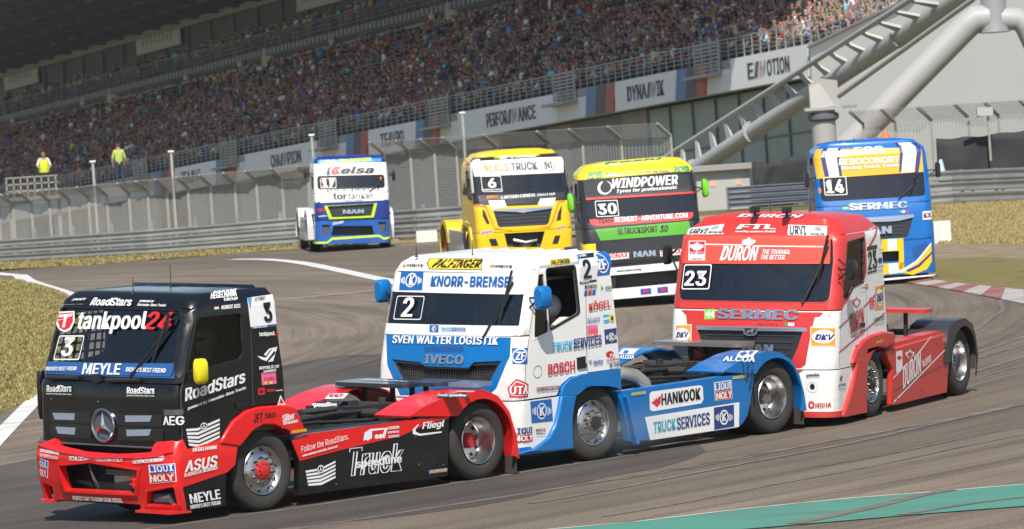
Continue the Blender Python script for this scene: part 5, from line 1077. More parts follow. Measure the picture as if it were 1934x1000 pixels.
('t','c','FILTER',(.824,2.711),(1.143,2.691),(.824,2.764),'DG','b','lettering'),
('t','c','Perfect parts. Perfect service.',(-.639,2.768),(.717,2.714),(-.639,2.827),'DG','b','lettering'),
('p','c',[(-1.066,2.33),(1.174,2.25),(1.292,2.633),(-1.109,2.696)],'K2',1,'banner'),
('e','c',(-.659,2.512),(.15,.142),'W',2,'emblem'),
('e','c',(-.642,2.517),(.111,.115),'K2',3,'emblem'),
('p','c',[(-.714,2.635),(-.636,2.663),(-.592,2.625),(-.663,2.589)],'K2',4,'emblem'),
('t','c','WINDPOWER',(-.505,2.477),(.862,2.442),(-.505,2.681),'W','bi','lettering'),
('t','c','Tyres for professionals',(-.422,2.358),(.808,2.337),(-.422,2.449),'W','bi','lettering'),
('p','c',[(-1.055,2.287),(1.182,2.228),(1.192,2.27),(-1.049,2.329)],'R',2,'stripe'),
('t','c','30',(-.834,1.963),(-.459,1.955),(-.834,2.187),'W','b','race_number'),
('f','c',(-.879,1.922),(-.423,1.902),(-.879,2.257),'W',.03,.014,2,'number_frame'),
('p','c',[(-1.029,1.886),(1.084,1.849),(1.067,1.76),(.954,1.697),(-.899,1.734),(-1.016,1.794)],'R',1,'banner'),
('t','c','TEAM',(-.86,1.787),(-.563,1.789),(-.86,1.878),'K','b','lettering'),
('t','c','REINERT-ADVENTURE.COM',(-.52,1.778),(.955,1.742),(-.52,1.883),'W','b','lettering'),
('o','c','green_panel',[(-.897,1.706),(.953,1.68),(1.01,1.413),(-.861,1.439)]),
('t','c','SLTRUCKSPORT',(-.499,1.523),(.325,1.506),(-.499,1.656),'K','b','lettering'),
('t','c','30',(.373,1.495),(.543,1.494),(.373,1.635),'K','bi','lettering'),
('p','c',[(-.767,1.15),(-.318,1.146),(-.323,1.024),(-.762,1.02)],'W',5,'sticker'),
('t','c','SONAX',(-.76,1.044),(-.335,1.042),(-.76,1.149),'R2','b','lettering'),
('t','c','MAN',(-.223,1.033),(.235,1.023),(-.223,1.152),'CH','bX','lettering'),
('p','c',[(.33,1.124),(.785,1.118),(.78,1.002),(.329,1.001)],'W',5,'sticker'),
('t','c','SONAX',(.341,1.021),(.768,1.024),(.341,1.126),'R2','b','lettering'),
],
'14': [
('p','c',[(-1.179,2.316),(1.083,2.333),(1.134,2.85),(-1.324,2.937)],'OY',1,'banner'),
('p','c',[(-1.111,2.943),(-1.014,2.945),(-.879,2.346),(-.972,2.336)],'N',2,'stripe'),
('p','c',[(-1.006,2.938),(-.754,2.933),(-.671,2.334),(-.879,2.331)],'SKY',2,'stripe'),
('p','c',[(-.749,2.926),(-.684,2.93),(-.614,2.33),(-.672,2.319)],'N',2,'stripe'),
('p','c',[(.671,2.97),(.76,2.981),(.606,2.361),(.56,2.349)],'N',2,'stripe'),
('p','c',[(.74,2.967),(1.067,2.965),(.874,2.345),(.618,2.346)],'SKY',2,'stripe'),
('p','c',[(1.045,2.951),(1.171,2.959),(.969,2.339),(.887,2.329)],'N',2,'stripe'),
('t','c','EQS',(-.374,2.774),(.314,2.772),(-.374,2.92),'W','bX','lettering'),
('t','c','REBOCONORT',(-.675,2.57),(.603,2.562),(-.675,2.703),'W','b','lettering'),
('t','c','Racing Truck Team',(-.626,2.456),(.567,2.46),(-.626,2.545),'W','b','lettering'),
('t','c','14',(-.964,1.997),(-.6,1.99),(-.964,2.277),'W','b','race_number'),
('f','c',(-1.004,1.955),(-.539,1.943),(-1.004,2.345),'W',.03,.014,2,'number_frame'),
('e','c',(-1.112,2.063),(.036,.066),'OR',2,'side_light'),
('p','c',[(-.545,1.693),(-.668,1.692),(-.676,1.641),(-.553,1.642)],'LG',1,'sticker'),
('t','c','SERMEC',(-.535,1.611),(.688,1.591),(-.535,1.758),'CH','bX','lettering'),
('p','c',[(.493,1.551),(.56,1.551),(.557,1.503),(.49,1.503)],'GR',1,'sticker'),
('p','c',[(.56,1.551),(.626,1.55),(.624,1.503),(.557,1.503)],'W',1,'sticker'),
('p','c',[(.627,1.55),(.693,1.55),(.691,1.502),(.624,1.503)],'R',1,'sticker'),
('p','c',[(1.002,1.498),(1.251,1.506),(1.236,1.322),(.997,1.329)],'W',1,'sticker'),
('t','c','KX',(1.015,1.372),(1.198,1.376),(1.015,1.468),'M1','b','lettering'),
('o','c','grille',[(-.729,1.438),(.812,1.44),(.65,.988),(-.652,.953)]),
('p','c',[(-.729,1.438),(.816,1.451),(.805,1.392),(.487,1.338),(.337,1.332),(-.736,1.364)],'CH',2,'grille_trim'),
('t','c','MAN',(-.385,1.086),(.32,1.082),(-.385,1.241),'CH','bX','lettering'),
('p','c',[(.089,.966),(.555,.964),(.538,.347),(.423,.299),(.446,.704),(.074,.708)],'YE',1,'stripe'),
('p','c',[(.219,.97),(.406,.966),(.403,.726),(.216,.718)],'SKY',2,'stripe'),
('p','c',[(.059,.45),(.544,.458),(.496,.276),(.045,.21)],'YE',1,'stripe'),
('p','c',[(.208,.452),(.413,.455),(.412,.233),(.21,.223)],'SKY',2,'stripe'),
('o','c','mouth',[(-.518,.724),(.447,.712),(.441,.483),(-.531,.495)]),
('p','c',[(.402,.263),(.807,.46),(1.159,.809),(1.145,.439),(1.022,.28),(.715,.177)],'YE',1,'stripe'),
('p','c',[(.572,.282),(.84,.392),(1.146,.643),(1.158,.605),(.875,.345),(.625,.242)],'N',2,'stripe'),
('p','c',[(.402,.263),(.808,.475),(1.146,.839),(1.158,.801),(.824,.437),(.456,.23)],'W',3,'stripe'),
('p','c',[(.73,.761),(1.055,.852),(1.133,.792),(1.044,.668),(.754,.519)],'B5',1,'vent'),
('p','c',[(.041,.136),(1.27,.164),(1.263,.135),(.039,.092)],'W',2,'stripe'),
],
}

# ================================================================ race trucks
POSE = {'3': (-4.05, 67.04, -133.5, 3.8), '2': (0.03, 71.7, -131.5, 3.73), '23': (3.78, 76.13, -114.3, 3.68), '17': (-4.75, 161.55, -83.7, 3.65), '30': (2.66, 114.5, -86.5, 3.65), '14': (7.68, 117, -87.8, 3.65), '6': (0.12, 140, -80, 3.65)}
LEAN = {'3': -2.1, '2': -2.2, '23': -3.3, '17': -2.5, '30': 1.2, '14': -0.5, '6': -0.5}
RUB = mat('tyre_rubber', (.034,.031,.028), .82, var=.35, scale=3, bump=.25, bscale=40); DARKM = mat('chassis_black', (.02,.02,.021), .6, var=.4, scale=3); GREASE = mat('greasy_steel', (.085,.08,.075), .5, .6, var=.4, scale=5); INT = mat('cab_interior', (.085,.085,.09), .8)
CHROME = mat('polished_rim', (.6,.6,.59), .27, 1, var=.12, scale=5); RIMD = mat('rim_dark', (.03,.03,.032), .5, .4); NETM = mat('window_net', (.03,.03,.032), .8); PIPE = mat('exhaust_pipe', (.42,.39,.35), .45, .7, var=.3, scale=3)
def paint(name, c, coat=.8, rough=.32):
    """Body paint with road dust thrown up on its lower edges and thin uneven film elsewhere."""
    if name in MATS: return MATS[name]
    m = mat(name, c, rough + .06, 0, coat*.55, var=.1, scale=1.6, spec=.4); n = m.node_tree.nodes; l = m.node_tree.links; bs = n['Principled BSDF']; src = bs.inputs['Base Color'].links[0].from_socket
    tc = n.new('ShaderNodeTexCoord'); sp_ = n.new('ShaderNodeSeparateXYZ'); l.new(tc.outputs['Object'], sp_.inputs[0]); mr = n.new('ShaderNodeMapRange'); mr.inputs['From Min'].default_value = .85; mr.inputs['From Max'].default_value = .15; mr.inputs['To Min'].default_value = .0; mr.inputs['To Max'].default_value = .3 if max(c) > .05 else .12; l.new(sp_.outputs[2], mr.inputs['Value'])
    mp = n.new('ShaderNodeMapping'); mp.inputs['Scale'].default_value = (1.2, 1.2, 4); l.new(tc.outputs['Object'], mp.inputs[0]); nz = n.new('ShaderNodeTexNoise'); nz.inputs['Scale'].default_value = 3; nz.inputs['Detail'].default_value = 8; nz.inputs['Roughness'].default_value = .7; l.new(mp.outputs[0], nz.inputs['Vector'])
    m2 = n.new('ShaderNodeMapRange'); m2.inputs['From Min'].default_value = .38; m2.inputs['From Max'].default_value = .72; l.new(nz.outputs['Fac'], m2.inputs['Value']); mu = n.new('ShaderNodeMath'); mu.operation = 'MULTIPLY'; l.new(mr.outputs[0], mu.inputs[0]); l.new(m2.outputs[0], mu.inputs[1])
    mx = n.new('ShaderNodeMix'); mx.data_type = 'RGBA'; mx.inputs['B'].default_value = (.17, .145, .12, 1); l.new(mu.outputs[0], mx.inputs['Factor']); l.new(src, mx.inputs['A']); l.new(mx.outputs['Result'], bs.inputs['Base Color']); return m
GL_D = glass('dark_glass', (.66,.7,.72), 2.1); GL_C = glass('clear_glass', (.76,.8,.8), 2.0); GL_T = glass('tinted_glass', (.2,.185,.165), 1.8)
class Top:
    """Roof-top or plate plane: (u, v) = (y, -x) at height z."""
    def __init__(s, z): s.z = z
    def P(s, u, v): return (-v, u, s.z)
class Ramp:
    """Front slope of a domed roof: u across, v from 0 at its foot to 1."""
    def __init__(s, *a): s.a = a
    def P(s, u, v): return (lerp(s.a[0], s.a[2], v), u, lerp(s.a[1], s.a[3], v))
TYRE_P = [(.292,.12),(.31,.142),(.345,.158),(.40,.165),(.445,.160),(.475,.145),(.492,.122),(.4975,.10),(.5,.075),(.4985,.062),(.488,.058),(.488,.048),(.4985,.044),(.5,.03),(.4985,.012),(.488,.008),(.488,-.008),(.4985,-.012),(.5,-.03),(.4985,-.044),(.488,-.048),(.488,-.058),(.4985,-.062),(.5,-.075),(.492,-.122),(.475,-.145),(.40,-.165),(.345,-.158),(.292,-.12)]
MESHC = {}
def cached(key, f):
    if key not in MESHC: MESHC[key] = f()
    return MESHC[key]
def disc(mb, c, r, n=10, mi=0, d=.02):
    return mb.lathe([(r, -d), (r, 0), (.001, .001)], n, 'y', c, mi)
class Truck:
    def __init__(s, k, label):
        X, Y, yaw, s.wb = POSE[k]; s.k = k; s.S = CAB[k]; s.D = surfaces(k); s.O = {it[2]: it[3] for it in SKIN[k] if it[0] == 'o'}
        s.root = empty('race_truck', (X, Y, 0), R(yaw), label=label, cat='truck', group='race trucks on the track')
        s.LM = Matrix.Translation((0, 0, .6)) @ Matrix.Rotation(R(LEAN[k]), 4, 'X') @ Matrix.Translation((0, 0, -.6)); s.par = {}
    def part(s, name, mb, mats, parent=None, lean=True, angle=35, keep=False, label=None):
        if not isinstance(mats, (list, tuple)): mats = [mats]
        me = raw(mb, name) if keep else mb.mesh(name)
        return obj(name, me, parent or s.root, mats, M=(s.LM if lean and parent is None else None), angle=angle, label=label)
    def panel(s, name, outline, m, holes=(), thick=.04, off=0, S=None, parent=None, st=.15, label=None, inner=True):
        mb = skin(S or s.S, outline, holes, thick, off, st, mi_in=1 if inner else None); return s.part(name, mb, [m, INT] if inner else [m], parent, keep=True, label=label)
    def ring_hole(s, name, outline, m, parent, grow=.03, off=.006, thick=.03):
        """Rubber seal round an opening."""
        c = Vector((sum(p[0] for p in outline)/len(outline), sum(p[1] for p in outline)/len(outline))); O = [tuple(Vector(p) + (Vector(p)-c).normalized()*grow) for p in outline]
        return s.part(name, skin(s.S, O, [outline], thick, off, .15), [m], parent, keep=True)
    def pane(s, name, outline, m, parent, off=-.018): return s.part(name, skin(s.S, outline, (), 0, off, .12), [m], parent, keep=True)
    def roof(s, v0, m, dome=.03, parent=None, xr=None):
        rows = [v0] + [r[0] for r in s.S.rows if r[0] > v0 + .005]; rings = []
        us = [i/8*s.S.U1 for i in range(9)] + [lerp(s.S.U1, s.S.U2, i/5) for i in range(1, 6)] + [lerp(s.S.U2, s.S.U3, i/6) for i in range(1, 7)]; us = [-u for u in us[::-1]] + us[1:]
        for v in rows: rings.append([Vector(s.S.P(u, v)) for u in us])
        top = rings[-1]; c = sum(top, Vector())/len(top)
        for f, dz in ((.93, .5), (.6, .9), (.25, 1)): rings.append([Vector((c.x+(p.x-c.x)*f, c.y+(p.y-c.y)*f, p.z+dome*dz)) for p in top])
        mb = MB(); n = len(us); mb.add([p for g in rings for p in g], [(i*n+k, i*n+(k+1) % n, (i+1)*n+(k+1) % n, (i+1)*n+k) for i in range(len(rings)-1) for k in range(n)] + [tuple((len(rings)-1)*n + k for k in range(n))])
        s.rooftop = top[0].z + dome; s.ramp = Ramp(max(p.x for p in rings[-3]), rings[-3][0].z, max(p.x for p in rings[-2]), rings[-2][0].z); return s.part('roof', mb, [m], parent, angle=40)
    def back_wall(s, m, z0, holes=True):
        R0, R1 = s.S.row(z0), s.S.row(2.6); mb = MB(); y0, y1 = R0[3]-.02, R1[3]-.02
        mb.add([(R0[2]+.02, -y0, z0), (R0[2]+.02, y0, z0), (R1[2]+.02, y1, 2.62), (R1[2]+.02, -y1, 2.62), (R0[2]+.06, -y0, z0), (R0[2]+.06, y0, z0), (R1[2]+.06, y1, 2.62), (R1[2]+.06, -y1, 2.62)], [(0,1,2,3), (4,7,6,5), (0,4,5,1), (1,5,6,2), (2,6,7,3), (3,7,4,0)]); return s.part('rear_wall', mb, [m], angle=0)
    def interior(s, floor=1.05, net=True):
        mb = MB(); mb.box((.45, 0, floor), (1.7, 2.3, .06)); mb.box((1.08, 0, floor+.45), (.35, 2.1, .3)); s.part('dashboard', mb, [INT], angle=0)
        for y in (.55, ):
            mb = MB(); mb.box((.1, y, floor+.35), (.55, .55, .18)); mb.box((-.12, y, floor+.78), (.16, .52, .8), Matrix.Rotation(-.15, 4, 'Y').to_3x3().to_4x4()); mb.box((-.18, y, floor+1.25), (.14, .3, .25)); s.part('seat', mb, [mat('seat_cloth', (.03,.03,.04), .9)])
            mb = MB(); mb.tube([(.8 + .08*math.sin(a), y + .2*math.cos(a), floor+.85 + .18*math.sin(a)) for a in [i*math.pi/7 for i in range(15)]], .018, 6); mb.bar((.8, y, floor+.85), (1.05, y, floor+.6), .05); s.part('steering_wheel', mb, [INT])
        mb = MB(); zt = 2.45
        for y in (-.95, .95): mb.tube([(.95, y, floor), (.85, y, 2.2), (.72, y*.95, zt), (-.2, y*.95, zt), (-.3, y, floor)], .025, 8)
        mb.tube([(-.2, -.9, zt), (-.2, .9, zt)], .025, 8); mb.tube([(-.28, -.95, 1.3), (-.22, .9, zt)], .025, 8); mb.tube([(-.28, .95, 1.3), (-.22, -.9, zt)], .025, 8); mb.tube([(.72, -.9, zt), (.72, .9, zt)], .025, 8); s.part('roll_cage', mb, [mat('cage_grey', (.12,.12,.125), .5)])
    def wipers(s, v0, us=((.15, .95, .6), (-.85, -.05, .25)), v1=2.35):
        for a, b, f in us:
            mb = MB(); P = [Vector(s.S.P(lerp(a, b, t), lerp(v0, v1*f + v0*(1-f), t))) + Vector((.035, 0, 0)) for t in (0, .5, 1)]; mb.tube(P, .014, 6); mb.bar(P[1] + Vector((.01, 0, -.2)), P[2] + Vector((.012, 0, .15)), .02, .03); s.part('wiper', mb, [mat('wiper_black', (.012,.012,.012), .6)])
    def mirror(s, p, size, m, root, tripod=False):
        sg = 1 if p[1] > 0 else -1; mb = MB(); w, d, h = size
        pr = [(-.35, 1), (-.5, .6), (-.5, -.6), (-.35, -1), (.2, -1), (.5, -.7), (.5, .7), (.2, 1)]
        for sc, x in ((.8, .55), (1, .35), (1, -.3), (.94, -.42)):
            mb.v += [(p[0] + x*d, p[1] + a*w*sc, p[2] + b*h*.5*sc) for a, b in pr]
        n = 8; mb.f += [(i*n+k, i*n+(k+1) % n, (i+1)*n+(k+1) % n, (i+1)*n+k) for i in range(3) for k in range(n)] + [tuple(range(8)), tuple(range(24, 32))[::-1]]; mb.mi += [0]*26
        o = s.part('mirror', mb, [m], angle=50); am = mat('mirror_arm', (.45,.03,.03) if tripod else (.02,.02,.022), .5)
        mb = MB(); q = Vector(p) + Vector((0, -sg*w*.4, 0))
        for dz in ((-.14, .0, .14) if tripod else (-.06, .06)): mb.tube([q, (root[0], sg*root[1], root[2]+dz)], .014, 6)
        obj('mirror_arm', mb, o, [am]); return o
    def antenna(s, x, y, h=.26):
        mb = MB(); z = s.rooftop - .03; mb.lathe([(.03, 0), (.012, .03), (.006, .05), (.004, h)], 6, 'z', (x, y, z)); s.part('antenna', mb, [mat('antenna_black', (.015,.015,.015), .5)])
    def wheel(s, x, side, rear, hubc=(.3,.02,.02), rim=None, steer=0, dual=True):
        """Tyre, polished rim and hub; the rear ones carry a deep dish."""
        rim = rim or CHROME
        def tyre():
            mb = MB(); mb.lathe(TYRE_P, 44, 'y')
            if rear and dual: mb.lathe([(r_, y-.36) for r_, y in TYRE_P], 36, 'y')
            return mb.mesh('tyre')
        def rimf():
            mb = MB()
            if rear:
                mb.lathe([(.298,.135),(.302,.148),(.296,.156),(.284,.15),(.276,.12),(.268,.05),(.262,-.04),(.24,-.075),(.12,-.09),(.001,-.09)], 40, 'y')
                for i in range(10): a = i*math.pi/5; disc(mb, (.205*math.cos(a), -.074, .205*math.sin(a)), .026, 10, 1, .01)
            else:
                mb.lathe([(.298,.135),(.302,.148),(.296,.156),(.284,.15),(.27,.118),(.255,.105),(.235,.118),(.2,.142),(.185,.148),(.115,.15),(.001,.15)], 40, 'y')
                for i in range(10): a = i*math.pi/5 + .3; disc(mb, (.243*math.cos(a), .118, .243*math.sin(a)), .019, 10, 1, .01)
                for i in range(10): a = i*math.pi/5; mb.lathe([(.021, 0), (.021, .02), (.014, .03), (.013, .05), (.001, .052)], 8, 'y', (.16*math.cos(a), .145, .16*math.sin(a)), 2)
            return mb.mesh('rim')
        def hub():
            mb = MB()
            if rear:
                mb.lathe([(.1, -.09), (.1, .0), (.085, .03), (.001, .035)], 20, 'y')
                for i in range(8): a = i*math.pi/4; mb.lathe([(.012, 0), (.012, .02), (.001, .022)], 6, 'y', (.075*math.cos(a), .03, .075*math.sin(a)), 0)
            else:
                mb.lathe([(.118, .145), (.116, .17), (.1, .18), (.072, .182), (.068, .2), (.05, .205), (.001, .207)], 24, 'y')
                for i in range(10): a = i*math.pi/5; mb.lathe([(.013, 0), (.013, .016), (.001, .018)], 6, 'y', (.088*math.cos(a), .178, .088*math.sin(a)), 0)
            return mb.mesh('hub')
        key = ('r' if rear else 'f') + s.k
        me = cached('rim' + key, rimf)
        if not me.materials:
            for m in (rim, RIMD, mat('wheel_nut', (.2,.19,.18), .35, .9)): me.materials.append(m)
        tm = cached('tyre' + ('r' if rear and dual else 'f'), tyre)
        if not tm.materials: tm.materials.append(RUB)
        hm = cached('hub' + key, hub)
        if not hm.materials: hm.materials.append(mat('hub_' + s.k, hubc, .45, 0, .3))
        for m_ in (me, tm, hm):
            m_.polygons.foreach_set('use_smooth', [True]*len(m_.polygons)); m_.set_sharp_from_angle(angle=R(38))
        w = bpy.data.objects.new('wheel', me); COL.objects.link(w); w.parent = s.root; w.location = (x, side*1.04, .497); w.rotation_euler = (0, random.random()*.6, 0)
        w.matrix_local = Matrix.Translation((x, side*1.04, .497)) @ Matrix.Rotation((math.pi if side < 0 else 0) + steer, 4, 'Z') @ Matrix.Rotation(random.random()*6, 4, 'Y')
        for nm, mm in (('tyre', tm), ('hub', hm)): o = bpy.data.objects.new(nm, mm); COL.objects.link(o); o.parent = w
        return w
    def chassis(s):
        wb = s.wb
        for y in (-.42, .42): mb = MB(); mb.box((-wb/2+.2, y, .72), (wb+1.6, .08, .24)); mb.box((-wb/2-.4, y*.97, .86), (wb-.4, .1, .03)); s.part('chassis_rail', mb, [DARKM], angle=0)
        for x in (-.75, -1.6, -2.5, -3.1, -wb-.45): mb = MB(); mb.box((x, 0, .74), (.12, .84, .16)); s.part('cross_member', mb, [DARKM], angle=0)
        mb = MB(); mb.tube([(-.5, 0, .66), (-wb, 0, .6)], .07, 12); s.part('drive_shaft', mb, [GREASE]); 
        mb = MB(); mb.tube([(-wb, -.95, .5), (-wb, -.3, .5), (-wb, -.2, .55), (-wb, .2, .55), (-wb, .3, .5), (-wb, .95, .5)], [.1, .1, .24, .24, .1, .1], 14); s.part('rear_axle', mb, [DARKM])
        mb = MB(); mb.tube([(0, -.95, .47), (0, .95, .47)], .07, 8); s.part('front_axle', mb, [DARKM])
        for x, y, L in ((-1.35, -.75, .9), (-2.2, .2, .7), (-1.5, .72, .6)): mb = MB(); mb.tube([(x-L/2, y, .7), (x-L/2+.05, y, .7), (x+L/2-.05, y, .7), (x+L/2, y, .7)], [.06, .13, .13, .06], 14); s.part('air_tank', mb, [DARKM])
        for pts, r_ in (([(-.55, .3, .95), (-1.2, .35, .98), (-2.2, .25, 1.0), (-3.0, .3, .98)], .03), ([(-.6, -.1, .98), (-1.5, -.15, 1.02), (-2.7, -.2, 1.0)], .045), ([(-.5, .55, .9), (-1.0, .6, .98), (-1.6, .5, .95), (-2.6, .6, .9)], .022), ([(-2.6, -.55, .95), (-2.7, .55, .97)], .05), ([(-1.0, -.6, .96), (-1.0, .6, .96)], .04), ([(-3.2, -.6, 1.0), (-3.3, .6, 1.0)], .045)): mb = MB(); mb.tube(pts, r_, 8); s.part('pipe', mb, [GREASE if r_ > .03 else DARKM])
        for c, d in (((-.9, -.3, .92), (.35, .4, .2)), ((-1.75, .05, .93), (.3, .5, .16)), ((-2.75, .05, .95), (.25, .3, .18)), ((-2.35, -.35, .92), (.3, .25, .15)), ((-3.0, .3, .96), (.22, .2, .2))): mb = MB(); mb.box(c, d); mb.tube([(c[0], c[1], c[2]+d[2]/2), (c[0], c[1], c[2]+d[2]/2+.07)], .05, 8); s.part('bracket_box', mb, [DARKM if c[1] < .2 else GREASE])
        mb = MB(); mb.box((-1.6, 0, .5), (2.4, 1.5, .1)); s.part('under_tray', mb, [DARKM], angle=0)
    def mudguard(s, m, y0=.64, y1=1.26, side=1, lip=True, flap=True):
        G = s.D.get('ml') or GUARD['23']; mb = skin(G, rect(0, -y1 if side > 0 else y0, G.d[-1], -y0 if side > 0 else y1), (), .025, 0, .3)
        o = s.part('mudguard', mb, [m], keep=True); s.par['ml' if side > 0 else 'mr'] = o
        if lip:
            a0 = math.asin(min(.95, (G.p[0][1]-.5)/.62)) if G.p[0][1] < .9 else .75
            arc = [(-s.wb + .575*math.cos(a), .5 + .575*math.sin(a)) for a in [lerp(a0, math.pi+.35, i/12) for i in range(13)]]; ol = [(x, z) for x, z in G.p] + arc[::-1]
            mb = MB(); mb.slab(ol, side*(y1-.02), side*(y1+.004)); obj('mudguard_side', mb, o, [m])
        if flap: e = G.p[-1]; mb = MB(); mb.box((e[0]+.02, side*(y0+y1)/2, e[1]-.05), (.02, y1-y0-.08, .28)); obj('mud_flap', mb, o, [mat('flap_rubber', (.05,.045,.04), .8)])
        return o
    def slab(s, name, uv, m, y0, y1, parent=None, bevel=0):
        mb = MB(); mb.slab([(-u, v) for u, v in uv], y0, y1); o = s.part(name, mb, [m], parent)
        if bevel: b = o.modifiers.new('edge', 'BEVEL'); b.width = bevel; b.segments = 2; b.limit_method = 'ANGLE'
        return o
    def decals(s):
        def pick(sf, u, v):
            if sf != 'c': return s.par.get(sf) or s.root
            for k, (u0, u1, v0, v1) in s.zones: 
                if u0 <= u <= u1 and v0 <= v <= v1: return s.par[k]
            return s.par['c']
        for it in SKIN[s.k]:
            ty, sf = it[0], it[1]
            if ty == 'o': continue
            S = s.D[sf]
            try:
                if ty == 't':
                    _, _, txt, A, B, T, col, fl, nm = it
                    if 'O' in fl: mb = text_skin(S, txt, A, B, T, .0075, fl + 'X'); s.emit('lettering', mb, dm('W'), pick(sf, *A)); mb = text_skin(S, txt, (A[0]+.012, A[1]+.008), (B[0]-.012, B[1]+.008), (T[0]+.012, T[1]-.008), .0095, 'i'); s.emit('lettering', mb, dm('K'), pick(sf, *A)); continue
                    s.emit(nm, text_skin(S, txt, A, B, T, .017 if sf == 'c' else .012, fl), dm(col), pick(sf, *A)); continue
                if ty == 'p': _, _, uv, col, lv, nm = it; ol, ho = uv, []
                elif ty in 'eg':
                    _, _, A, (rx, ry) = it[:4]; ell = lambda f, d=0: [(A[0] + max(.002, rx-d)*math.cos(a), A[1] + max(.002, ry-d)*math.sin(a)) for a in [i*math.pi/12 for i in range(24)]]
                    ol = ell(1); ho = []
                    if ty == 'g': _, _, _, _, w, col, lv, nm = it; ho = [ell(1, w)]
                    else: _, _, _, _, col, lv, nm = it
                else:
                    A, B, T = it[2:5]; Q = [A, B, (B[0]+T[0]-A[0], B[1]+T[1]-A[1]), T]; ho = []
                    if ty == 'r': col, rad, lv, nm = it[5:]; ol = rpoly(Q, rad) if rad else Q
                    else:
                        col, rad, w, lv, nm = it[5:]; c = Vector((sum(q[0] for q in Q)/4, sum(q[1] for q in Q)/4)); ol = rpoly(Q, rad, 4); hx = abs(B[0]-A[0])/2; hy = abs(T[1]-A[1])/2
                        ho = [[(c.x+(q[0]-c.x)*(1-w/hx), c.y+(q[1]-c.y)*(1-w/hy)) for q in ol]]
                c = (sum(p[0] for p in ol)/len(ol), sum(p[1] for p in ol)/len(ol)); s.emit(nm, skin(S, ol, ho, 0, .003 + .002*lv, .03 if max(q[0] for q in ol)-min(q[0] for q in ol) < .7 else .08), dm(col), pick(sf, *c))
            except Exception as ex: print('skin piece skipped', s.k, it[:3], ex)
    def emit(s, nm, mb, m, par):
        if not mb.f: return
        o = obj(nm, raw(mb, nm), par, [m], angle=0)
        if par is s.root: o.matrix_local = s.LM
        return o
def mirror_uv(uv): return [(-u, v) for u, v in uv][::-1]
def common_doors(t, m, u0, u1, u2, vb, vt, win, bottom=None, rear_vb=1.2, glassm=GL_T, quarter=None, winmat=None, net=False, handle=None):
    S = t.S; U3 = S.U3 - .005
    holes = [win] + ([quarter] if quarter else [])
    ol = (bottom or [(u0, vb), (u1, vb)]) + [(u1, vt), (u0, vt)]
    d = t.panel('door', ol, m, holes); t.par['door'] = d; t.ring_hole('window_seal', win, mat('seal_black', (.012,.012,.013), .6), d)
    if glassm: t.pane('door_window', win, glassm, d)
    if quarter: t.pane('quarter_window', quarter, winmat or GL_T, d)
    r = t.panel('rear_side_panel', [(u1+.012, rear_vb), (U3, rear_vb), (U3, vt+.06), (u1+.012, vt)], m); t.par['rear'] = r
    d2 = t.panel('door', mirror_uv(ol), m, [mirror_uv(win)]); t.ring_hole('window_seal', mirror_uv(win), mat('seal_black', (.012,.012,.013), .6), d2); t.par['door_far'] = d2
    if net is not True: t.pane('door_window', mirror_uv(win), glassm or GL_T, d2)
    t.panel('rear_side_panel', mirror_uv([(u1+.012, rear_vb), (U3, rear_vb), (U3, vt+.06), (u1+.012, vt)]), m)
    mb = MB(); h = S.P(*(handle or (u1-.22, 1.42))); mb.box((h[0], h[1]+.012, h[2]-.04), (.17, .02, .06)); hd = t.part('door_handle', mb, [mat('handle_black', (.012,.012,.013), .45)], d)
    return d, d2
def wing(t, x0, x1, y0, y1, z, m, posts, label=None):
    mb = MB(); mb.v = []
    ol = rpoly([(x0, y0), (x1, y0), (x1, y1), (x0, y1)], .12, 4); n = len(ol); mb.add([(x, y, zz) for zz in (z-.025, z+.025) for x, y in ol], [tuple(range(n))[::-1], tuple(range(n, 2*n))] + [(i, (i+1) % n, (i+1) % n+n, i+n) for i in range(n)]); w = t.part('rear_wing', mb, [m])
    for x, y in posts: mb = MB(); mb.bar((x, y, .85), (x, y, z-.02), .05); t.part('wing_post', mb, [DARKM], angle=0)
    return w
# ---------------------------------------------------------------- black and red truck, number 3
t = Truck('3', 'black and red race truck number 3 leading the pack in front'); S = t.S; O = t.O
PB, PR = paint('black_gloss', (.005,.005,.006), 1, .25), paint('red_gloss', RED, .9, .28)
body = t.panel('cab_shell', [(-1.27, 1.72), (1.265, 1.72), (1.265, 2.6), (-1.27, 2.6)], PB, [rpoly(rect(-1.16, 1.80, 1.13, 2.57), .07)]); t.par['c'] = body
t.pane('windscreen', rect(-1.17, 1.79, 1.14, 2.58), GL_C, body); t.ring_hole('window_seal', rpoly(rect(-1.16, 1.80, 1.13, 2.57), .07), mat('seal_black', (.012,.012,.013), .6), body, .02)
gp = t.panel('grille_panel', rpoly(rect(-1.24, .96, 1.24, 1.705), .05), PB); t.par['gp'] = gp
for i in range(4): mb = skin(S, O['slat%d' % i], (), .02, .022, .15); t.part('grille_insert', mb, [mat('silver_blue', (.4,.47,.58), .3, .5)], gp, keep=True)
for v0, v1 in ((1.02, 1.18), (1.2, 1.345)):
    for a, b in ((-1.0, -.24), (.24, 1.0)): t.part('grille_bar', skin(S, rpoly(rect(a, v0, b, v1), .03), (), .02, .014, .15), [mat('grille_black', (.014,.014,.016), .3, 0, .5)], gp, keep=True)
mb = MB(); mb.lathe([(.165, -.02), (.175, .02), (.195, .03), (.21, .02), (.215, -.02)], 32, 'x', (0, 0, 0)); mb.v = [(x + 1.48, y, z + 1.19) for x, y, z in mb.v]; em = t.part('emblem_ring', mb, [mat('emblem_chrome', (.6,.62,.65), .15, 1)])
mb = MB()
